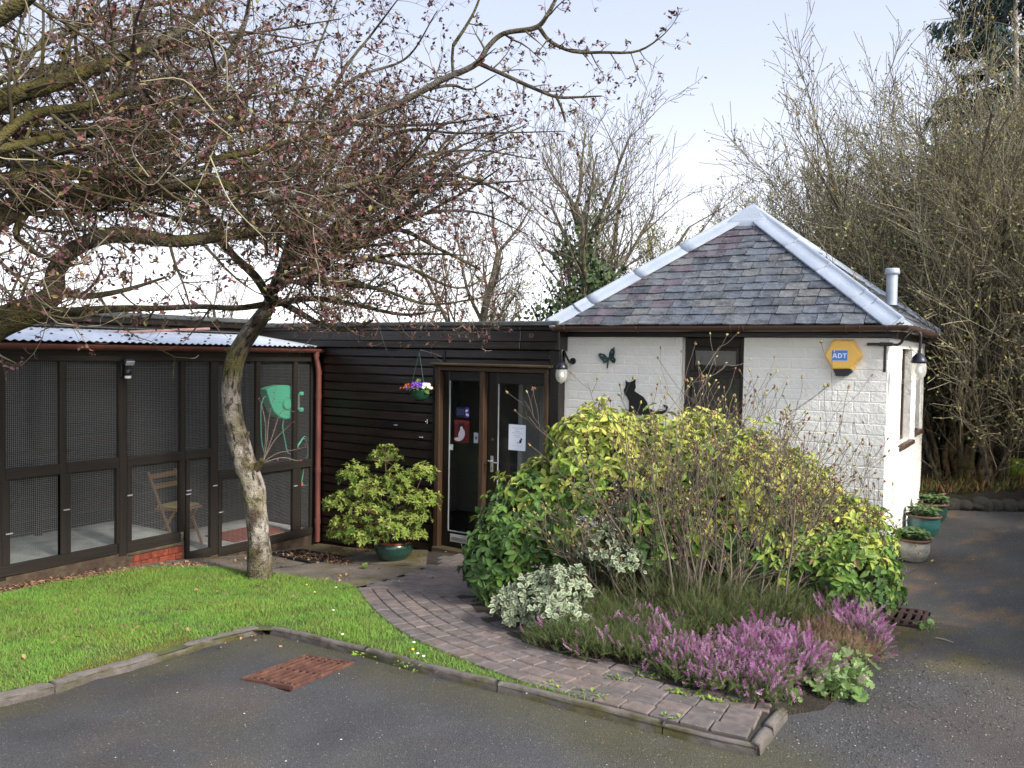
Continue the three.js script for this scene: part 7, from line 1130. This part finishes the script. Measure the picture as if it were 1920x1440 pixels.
{ // golden choisya, right of the bed
  const r = rng(502), base = gp(1600, 1120, LIFT), t = thing('golden_shrub', 'bright yellow leaved shrub spreading in front of the hut right corner', 'shrub', [0, 0, 0]);
  const c = (px, py, D) => at(px, py, D);
  const ells = [{ c: c(1470, 980, 6.55), r: V(0.52, 0.5, 0.4) }, { c: c(1570, 1040, 6.15), r: V(0.4, 0.42, 0.42) }, { c: c(1390, 930, 6.5), r: V(0.46, 0.52, 0.45) }, { c: c(1605, 1090, 5.85), r: V(0.28, 0.34, 0.36) }, { c: c(1310, 900, 6.9), r: V(0.4, 0.55, 0.35) }, { c: c(1265, 1010, 6.3), r: V(0.42, 0.42, 0.32) }, { c: c(1390, 1030, 6.15), r: V(0.42, 0.38, 0.32) }, { c: c(1500, 1050, 6.05), r: V(0.36, 0.34, 0.3) }, { c: c(1330, 930, 6.4), r: V(0.45, 0.45, 0.36) }];
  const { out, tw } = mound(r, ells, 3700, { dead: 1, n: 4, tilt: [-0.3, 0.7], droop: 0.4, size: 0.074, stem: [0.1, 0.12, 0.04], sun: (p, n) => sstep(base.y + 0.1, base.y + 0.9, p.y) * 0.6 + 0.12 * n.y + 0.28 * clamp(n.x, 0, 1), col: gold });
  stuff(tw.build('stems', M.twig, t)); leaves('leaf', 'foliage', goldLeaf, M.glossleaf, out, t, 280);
}
{ // azalea: bare stems with buds
  const r = rng(503), t = thing('bare_azalea', 'wide bare stemmed shrub with swelling buds rising in the middle of the bed', 'shrub'), mb = new MB(), buds = [], lv = [];
  const roots = [[1180, 1165], [1240, 1180], [1300, 1180], [1360, 1180], [1430, 1175]].map(([x, y]) => gp(x, y, LIFT));
  const grow = (p, d, len, r0, level) => {
    const n = level === 0 ? 9 : 5, P = [p.clone()], R = [r0], q = p.clone(), dir = d.clone().normalize();
    for (let i = 1; i <= n; i++) { dir.addScaledVector(rdir(r), level ? 0.16 : 0.2).addScaledVector(V(0, 1, 0), level ? 0.09 : 0.06).normalize(); q.addScaledVector(dir, len / n); P.push(q.clone()); R.push(Math.max(0.0017, r0 * (1 - 0.55 * i / n))); }
    const g = 0.7 + 0.6 * r(); mb.tube(P, R, level === 0 ? 6 : 4, [0.15 * g, 0.118 * g, 0.092 * g]);
    if (level >= 3 || (level === 2 && r() < 0.3)) { const e = P[P.length - 1]; for (let k = 0; k < 3 + 2 * r(); k++) { const red = r() < 0.55, dd = dir.clone().addScaledVector(rdir(r), k ? 0.75 : 0.1); buds.push({ m: leafMatrix(e, dd, rdir(r), k ? 0.013 + 0.009 * r() : 0.022 + 0.01 * r(), 0, 1), c: red ? [0.15 + 0.08 * r(), 0.08, 0.055] : [0.33, 0.27 + 0.1 * r(), 0.1] }); } return; }
    const kids = level === 0 ? 5 : level === 1 ? 3 : 2; for (let k = 0; k < kids; k++) { const i = Math.max(1, Math.min(n, Math.round(lerp(level === 0 ? n * 0.35 : n * 0.5, n, (k + r()) / kids)))), dd = V().subVectors(P[i], P[i - 1]).normalize(), s = rdir(r); s.addScaledVector(dd, -s.dot(dd)).normalize(); grow(P[i], dd.addScaledVector(s, 0.5 + 0.35 * r()), len * (level === 0 ? 0.42 : 0.62) * (0.7 + 0.5 * r()), R[i] * 0.62, level + 1); }
  };
  const tips = [[1130, 735], [1165, 745], [1110, 860], [1150, 800], [1160, 900], [1200, 760], [1230, 800], [1290, 690], [1310, 735], [1345, 745], [1380, 770], [1400, 740], [1430, 800], [1470, 820], [1500, 815], [1520, 870], [1560, 920], [1600, 930], [1610, 985], [1080, 940], [1060, 990], [1100, 1000], [1250, 860], [1340, 860], [1440, 900], [1500, 960], [1280, 800], [1190, 860], [1390, 830], [1550, 1000], [1150, 980], [1330, 930], [1090, 900], [1130, 930], [1050, 930], [1180, 940], [1220, 920], [1270, 930], [1480, 890], [1530, 950], [1590, 990], [1420, 960], [1370, 900], [1070, 960], [1250, 780], [1360, 730], [1450, 850], [1300, 780], [1210, 840], [1630, 975]];
  for (const [x, y] of tips) { const tip = at(x, y + 24, 6.25 + 0.3 * gauss(r)), p = roots[clamp(Math.round((x - 1130) / 90 + 1.0 * gauss(r)), 0, 4)].clone().add(V(gauss(r) * 0.1, -0.02, gauss(r) * 0.08)), d = V().subVectors(tip, p), L = d.length(); d.y *= 0.8; grow(p, d, L * (x < 1150 ? 0.6 : 0.8), 0.0095, 0); }
  for (let i = 0; i < 40; i++) { const x = 1060 + 560 * r(), top = 745 + Math.pow(Math.abs(x - 1320) / 290, 2) * 190, y = top + (1040 - top) * Math.pow(r(), 1.3), tip = at(x, y + 20, 5.9 + 0.5 * r()), p = roots[clamp(Math.round((x - 1150) / 85 + 0.8 * gauss(r)), 0, 4)].clone().add(V(gauss(r) * 0.14, 0.02, gauss(r) * 0.1)), d = V().subVectors(tip, p), L = d.length(); grow(p, d, L * 0.72, 0.006, 0); }
  mb.build('stems', M.twig, t); inst('buds', new THREE.OctahedronGeometry(0.5, 1).scale(0.45, 1, 0.45).translate(0, 0.45, 0), M.petal, buds, t);
}
{ // variegated evergreen, three clumps
  const clump = (label, ells, n, size, seed, most) => { const r = rng(seed), t = thing('variegated_shrub', label, 'shrub'); const { out, tw } = mound(r, ells, n, { n: 4, tilt: [0.0, 1.1], droop: 0.1, size, lump: 0.6, stem: [0.16, 0.17, 0.08], sun: () => 0.5, col: (s, q) => { const k = 0.75 + 0.4 * q(); return [k, k, k]; } }); stuff(tw.build('stems', M.twig, t)); leaves('leaf', 'foliage', varLeaf, M.vleaf, out, t, most); };
  clump('low shrub of white edged grey green leaves at the front left of the bed', [{ c: at(1000, 1120, 5.75), r: V(0.19, 0.14, 0.2) }, { c: at(1055, 1105, 5.7), r: V(0.18, 0.14, 0.2) }, { c: at(1035, 1150, 5.5), r: V(0.2, 0.12, 0.16) }, { c: at(965, 1140, 5.75), r: V(0.14, 0.12, 0.14) }], 430, 0.05, 601, 220);
  clump('small patch of white edged leaves among the bare stems left of the middle', [{ c: at(1120, 1025, 6.0), r: V(0.17, 0.13, 0.13) }, { c: at(1165, 1050, 5.9), r: V(0.15, 0.1, 0.12) }], 170, 0.042, 602, 80);
  clump('patch of white edged leaves deep among the bare stems right of the middle', [{ c: at(1390, 980, 6.3), r: V(0.26, 0.14, 0.13) }, { c: at(1440, 1030, 6.2), r: V(0.26, 0.16, 0.13) }, { c: at(1340, 1000, 6.25), r: V(0.2, 0.12, 0.12) }], 300, 0.042, 603, 100);
}
// heather: green needle sprigs with pink flower spikes
const spike = (() => { const r = rng(9), g = []; for (let i = 0; i < 16; i++) { const y = 0.12 + i / 16 * 0.86, a = i * 2.4, k = 0.075 * (1.15 - 0.7 * Math.max(0, y - 0.4)); g.push(new THREE.OctahedronGeometry(0.055, 0).scale(0.8, 1.35, 0.8).rotateZ(0.7 * Math.cos(a) * -1).rotateX(0.7 * Math.sin(a)).translate(Math.cos(a) * k, y, Math.sin(a) * k)); } return merge(g); })();
const needleSprig = (() => { const g = [], r = rng(10); for (let i = 0; i < 22; i++) { const y = 0.05 + i / 22 * 0.9, a = i * 2.4, L = 0.14 * (1.1 - 0.5 * y), q = rawGeo([-0.012, 0, 0, 0.012, 0, 0, 0, L, 0.0], null, [0, 1, 2]); q.rotateX(0.9).rotateY(a).translate(0, y, 0); g.push(q); } g.push(rawGeo([-0.008, 0, 0, 0.008, 0, 0, 0, 1, 0], null, [0, 1, 2])); return merge(g); })();
function heather(label, pts, n, flowers, seed, o = {}) {
  const r = rng(seed), t = thing(o.name ?? 'heather', label, o.cat ?? 'heather'), fl = [], nd = [], st = new MB();
  for (let k = 0; k < n; k++) {
    const [x, y, sx, h, lean, f] = pts[Math.floor(r() * pts.length)], gx = gauss(r), b = gp(x + gx * sx * 0.5, y + gauss(r) * (o.dy ?? 8), LIFT), crown = 1 - 0.35 * Math.min(1, Math.abs(gx) * 0.6), H0 = h * crown * (0.55 + 0.5 * r());
    const d = V(gauss(r) * 0.5 + lean[0], 1, gauss(r) * 0.45 + lean[1]).normalize(), e = b.clone().addScaledVector(d, H0), mid = b.clone().lerp(e, 0.5).add(V(0, -0.02, 0));
    if (r() < 0.5) st.tube([b, mid, e], [0.0025, 0.002, 0.0013], 3, [0.1, 0.07, 0.04]);
    for (let j = 0; j < (o.needles ?? 3); j++) { const s = 0.35 + 0.6 * r(), p = b.clone().lerp(e, s), t2 = r(); nd.push({ m: leafMatrix(p, d.clone().addScaledVector(rdir(r), 0.6), rdir(r), (0.06 + 0.06 * r()), 0, 1), c: o.dry ? mix3([0.14, 0.08, 0.045], [0.3, 0.2, 0.11], t2) : mix3([0.03, 0.055, 0.014], [0.12, 0.15, 0.035], t2) }); }
    if (r() < flowers * f) for (let j = 0; j < 2 + 2 * r(); j++) { const t2 = r(); fl.push({ m: leafMatrix(e.clone().addScaledVector(rdir(r), 0.035), d.clone().addScaledVector(rdir(r), 0.45), rdir(r), 0.04 + 0.04 * r(), 0, 0.72), c: mix3([0.25, 0.065, 0.19], [0.62, 0.34, 0.54], t2 * t2) }); }
  }
  st.build('stems', M.twig, t); inst('needles', needleSprig, M.leaf, nd, t); if (fl.length) inst('flower_spikes', spike, M.petal, fl, t); return t;
}
heather('broad low heather full of purple pink flowers at the front of the bed', [[1400, 1268, 80, 0.21, [-0.05, 0.3], 1], [1450, 1285, 60, 0.19, [0.05, 0.4], 1], [1335, 1265, 60, 0.18, [-0.2, 0.35], 0.75], [1490, 1270, 50, 0.22, [0.25, 0.25], 1], [1275, 1258, 50, 0.16, [-0.2, 0.4], 0.5], [1430, 1240, 80, 0.24, [0, 0.2], 0.95], [1350, 1284, 50, 0.14, [-0.1, 0.5], 0.6], [1440, 1302, 40, 0.14, [0, 0.5], 0.7]], 1550, 0.62, 701, { needles: 6 });
heather('sparsely flowering dark green heather along the path left of the purple mass', [[1130, 1222, 60, 0.19, [-0.2, 0.4], 0.14], [1200, 1232, 60, 0.2, [-0.1, 0.3], 0.24], [1070, 1208, 60, 0.19, [-0.2, 0.4], 0.05], [1170, 1195, 70, 0.25, [0, 0.2], 0.14], [1240, 1225, 60, 0.22, [0, 0.2], 0.35], [1290, 1262, 40, 0.13, [-0.1, 0.4], 0.25]], 1500, 0.3, 702, { needles: 6 });
heather('smaller upright purple heather at the right side of the bed by the drain', [[1590, 1190, 36, 0.27, [0.1, 0.1], 1], [1612, 1210, 30, 0.22, [0.2, 0.2], 1], [1560, 1180, 30, 0.26, [0.05, 0.15], 0.9], [1630, 1222, 16, 0.16, [0.2, 0.3], 0.8]], 380, 0.6, 703, { needles: 5 });
heather('small pink flowering heather tuft standing high among the bare stems', [[1340, 1120, 36, 0.36, [0, 0.1], 1]], 120, 0.25, 704);
heather('olive green needle leaved heath filling the middle of the bed', [[1180, 1140, 90, 0.48, [-0.05, 0.15], 0], [1280, 1160, 90, 0.5, [0, 0.15], 0], [1380, 1170, 90, 0.48, [0.05, 0.15], 0], [1470, 1170, 80, 0.36, [0.1, 0.2], 0], [1320, 1190, 90, 0.34, [0, 0.2], 0], [1110, 1160, 60, 0.28, [-0.1, 0.2], 0], [1530, 1170, 60, 0.3, [0.2, 0.2], 0]], 3400, 0, 705, { name: 'heath', cat: 'heath', needles: 4, dy: 14 });
heather('dry brown wiry heath between the two purple heathers', [[1560, 1225, 50, 0.2, [0.3, 0.2], 0], [1590, 1240, 40, 0.16, [0.3, 0.3], 0], [1530, 1210, 40, 0.2, [0.2, 0.2], 0]], 520, 0, 706, { name: 'heath', cat: 'heath', dry: true, needles: 3 });
{ // lady's mantle: scalloped round leaves
  const disc = (() => { const pos = [0, 0, 0.0], idx = [], n = 18; for (let i = 0; i <= n; i++) { const a = -2.75 + i / n * 5.5, k = 0.5 * (0.86 + 0.14 * Math.cos(a * 8.0)), fold = 0.07 * Math.cos(a * 8.0); pos.push(Math.sin(a) * k, Math.cos(a) * k, 0.1 + fold); } for (let i = 0; i < n; i++) idx.push(0, 2 + i, 1 + i); return rawGeo(pos, null, idx); })();
  const clump = (label, spots, seed, h) => { const r = rng(seed), o = gp(spots[0][0], spots[0][1]), t = thing('lady_mantle', label, 'plant', [o.x, o.y, o.z]), st = new MB(), mats = [0, 1, 2, 3].map((i) => { const m = M.softleaf.clone(); m.color.setRGB(...[[0.22, 0.33, 0.11], [0.29, 0.42, 0.16], [0.17, 0.28, 0.08], [0.34, 0.46, 0.2]][i]); return m; }); for (const [x, y, n, sp, sz] of spots) for (let k = 0; k < n; k++) { const b = gp(x + gauss(r) * sp * 0.4, y + gauss(r) * 3), e = gp(x + gauss(r) * sp, y + gauss(r) * sp * 0.42); if (inPoly(e.x, e.z, bedPoly)) e.y = Math.max(e.y, bedH(e.x, e.z)); e.y += h * (0.25 + 0.9 * r()); st.tube([b, b.clone().lerp(e, 0.5).add(V(0, 0.03, 0)), e].map((p) => p.sub(o)), [0.0022, 0.0018, 0.0015], 4, [0.16, 0.2, 0.06]); const m = fin(new THREE.Mesh(disc, mats[Math.floor(r() * 4)])), up = V(0.5 * gauss(r) + 0.2, 1, 0.5 * gauss(r) + 0.45).normalize(); leafMatrix(e, rdir(r), up, sz * (0.6 + 0.7 * r())).decompose(m.position, m.quaternion, m.scale); m.name = numbered('leaf'); t.add(m); } st.build('stems', M.twig, t); };
  clump('clump of round light green leaves spilling onto the tarmac in front of the bed', [[1575, 1296, 62, 26, 0.085], [1545, 1308, 34, 18, 0.08], [1615, 1268, 24, 12, 0.07], [1596, 1308, 30, 18, 0.085], [1565, 1275, 20, 24, 0.075]], 801, 0.12);
  clump('small clump of round green leaves behind the end of the kerb', [[1455, 1322, 16, 14, 0.07], [1480, 1325, 10, 8, 0.06], [1440, 1318, 6, 8, 0.06]], 802, 0.06);
  clump('tiny green weeds growing at the corner of the right drain grate', [[1738, 1178, 14, 10, 0.045]], 803, 0.03); clump('little round leaves between the right heather and the drain grate', [[1650, 1150, 16, 9, 0.055], [1655, 1185, 14, 9, 0.055], [1640, 1165, 10, 8, 0.055]], 804, 0.08);
}
{ // weeds in the paving joints
  const r = rng(810), it = []; for (const [px, py, n, s] of [[1165, 1275, 26, 0.05], [1215, 1268, 30, 0.06], [1268, 1297, 24, 0.03], [1275, 1302, 18, 0.03], [1306, 1300, 14, 0.03], [1333, 1314, 30, 0.04], [1260, 1345, 12, 0.03], [1070, 1290, 30, 0.1], [1115, 1305, 24, 0.05], [1368, 1312, 18, 0.04], [755, 1248, 26, 0.07], [664, 1228, 14, 0.05], [640, 1055, 0, 0.03], [1610, 1215, 12, 0.1]]) for (let k = 0; k < n; k++) { const p = gp(px, py, LIFT), x = p.x + gauss(r) * s, z = p.z + gauss(r) * s * 0.4, t = r(); it.push({ m: leafMatrix(V(x, p.y + 0.004, z), V(gauss(r), 0.5, gauss(r)), V(0, 1, 0), 0.014 + 0.016 * r()), c: [lerp(0.08, 0.22, t), lerp(0.16, 0.32, t), 0.03] }); }
  for (let k = 0; k < 16; k++) { const p = gp(684, 1066, LIFT), t = r(); it.push({ m: leafMatrix(p, V(gauss(r) * 0.5, 1, gauss(r) * 0.5), rdir(r), 0.05 + 0.03 * r(), 0, 0.7), c: [0.2, 0.32, 0.06] }); }
  tag(inst('weeds', smallLeaf, M.leaf, it), 'small green weeds growing in the joints of the paving', 'weeds');
}
{ // potted variegated shrub by the timber wall
  const r = rng(901), p = gp(725, 1052, LIFT), q = thing('potted_shrub', 'bushy yellow green variegated shrub in a squat dark green glazed pot by the timber wall', 'potted shrub', [p.x, p.y, p.z - 0.12]);
  const R = 0.2; part('pot', lathe([[0, 0], [0.13, 0], [0.14, 0.008], [0.185, 0.05], [0.215, 0.11], [0.213, 0.16], [R, 0.2], [R - 0.02, 0.2], [R - 0.03, 0.16]], 40), M.glazegreen, q); part('pot_rim', lathe([[R - 0.022, 0.196], [R - 0.022, 0.212], [R + 0.006, 0.214], [R + 0.012, 0.2], [R + 0.002, 0.19]], 40), M.terracotta, q); part('compost', cyl(R - 0.02, R - 0.02, 0.012, 24).translate(0, 0.18, 0), M.compost, q);
  const O = q.position, D = depthOf(O), ells = []; for (const [x, y, a, b, k] of [[640, 945, 0.17, 0.13, 0], [655, 990, 0.2, 0.11, 0.1], [665, 895, 0.16, 0.14, 0], [722, 865, 0.17, 0.14, 0.05], [712, 925, 0.22, 0.14, 0.15], [735, 985, 0.24, 0.12, 0.2], [790, 895, 0.16, 0.13, 0], [795, 945, 0.17, 0.14, 0.05], [770, 975, 0.2, 0.12, 0.1], [690, 1010, 0.2, 0.08, 0.15], [775, 1005, 0.13, 0.06, 0.05], [640, 1005, 0.12, 0.08, 0], [745, 905, 0.15, 0.12, 0.1], [690, 960, 0.2, 0.13, 0.2], [760, 940, 0.17, 0.12, 0.15], [680, 925, 0.15, 0.12, 0.1], [730, 1000, 0.22, 0.08, 0.25]]) { const c = at(x, y, D - 0.05 - k).sub(O); ells.push({ c, r: V(a * 1.12, b * 1.15, a) }); }
  const out = [], st = new MB(), centre = V(0, 0.2, 0);
  for (const e of ells) {
    st.tube([centre, centre.clone().lerp(e.c, 0.5).add(V(0, -0.05, 0)), e.c], [0.014, 0.009, 0.005], 6, [0.14, 0.1, 0.07]);
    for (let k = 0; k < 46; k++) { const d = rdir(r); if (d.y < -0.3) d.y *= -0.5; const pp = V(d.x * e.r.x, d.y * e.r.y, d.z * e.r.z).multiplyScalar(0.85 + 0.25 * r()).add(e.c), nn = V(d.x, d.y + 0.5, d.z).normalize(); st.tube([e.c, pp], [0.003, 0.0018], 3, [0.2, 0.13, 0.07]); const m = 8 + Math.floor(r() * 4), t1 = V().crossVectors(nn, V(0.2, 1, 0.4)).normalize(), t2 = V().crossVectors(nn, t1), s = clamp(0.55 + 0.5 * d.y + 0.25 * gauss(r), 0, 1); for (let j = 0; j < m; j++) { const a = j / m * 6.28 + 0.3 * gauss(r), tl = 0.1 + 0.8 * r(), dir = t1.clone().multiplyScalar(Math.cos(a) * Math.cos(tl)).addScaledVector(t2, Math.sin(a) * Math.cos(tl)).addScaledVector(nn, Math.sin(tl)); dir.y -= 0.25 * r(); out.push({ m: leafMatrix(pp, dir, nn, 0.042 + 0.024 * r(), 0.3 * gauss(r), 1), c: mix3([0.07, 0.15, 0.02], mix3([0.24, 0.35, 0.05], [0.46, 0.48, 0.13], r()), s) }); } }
  }
  st.build('stems', M.twig, q); inst('foliage', slimLeaf, M.softleaf, out, q);
  const pk = [], bead = new THREE.IcosahedronGeometry(1, 0); const spray = (px, py, n, sx, sy, col) => { const c = at(px, py, D - 0.3).sub(O); for (let k = 0; k < n; k++) pk.push({ m: new THREE.Matrix4().makeScale(0.006, 0.008, 0.006).setPosition(c.x + gauss(r) * sx, c.y - Math.abs(gauss(r)) * sy, c.z + gauss(r) * sx), c: col.map((v) => v * (0.7 + 0.6 * r())) }); }; spray(676, 1020, 40, 0.014, 0.03, [0.5, 0.05, 0.12]); spray(698, 920, 50, 0.03, 0.02, [0.4, 0.14, 0.08]); inst('flower_sprays', bead, M.petal, pk, q);
}
// unseen hedge, added right of the picture to shade the tarmac
{
  const r = rng(950), it = [], t = thing('shade_hedge', 'unseen evergreen hedge added right of the picture to shade the drive', 'hedge', [2.1, 0, -6]);
  const mb = new MB(); for (let i = 0; i < 12; i++) { const z = -3.4 + i * 0.62; mb.tube([V(0.1 * gauss(r), -0.1, z), V(0, 1, z), V(0, 1.6, z)], [0.03, 0.025, 0.01], 5, [0.1, 0.08, 0.05]); }
  for (let i = 0; i < 26000; i++) { const z = -5.0 + 5.6 * r(), y = 0.05 + (1.85 + 0.25 * Math.sin(z * 2.3) + 0.15 * Math.sin(z * 6.1)) * Math.pow(r(), 0.8), x = (r() - 0.5) * 0.9, c = r(); it.push({ m: leafMatrix(V(x, y + 0.12 * Math.sin(z * 3), z), rdir(r), rdir(r), 0.08 + 0.05 * r()), c: [lerp(0.03, 0.08, c), lerp(0.06, 0.13, c), 0.02] }); }
  mb.build('stems', M.twig, t); inst('foliage', smallLeaf, M.leaf, it, t);
}

scene.updateMatrixWorld(true);
renderer.render(scene, camera);
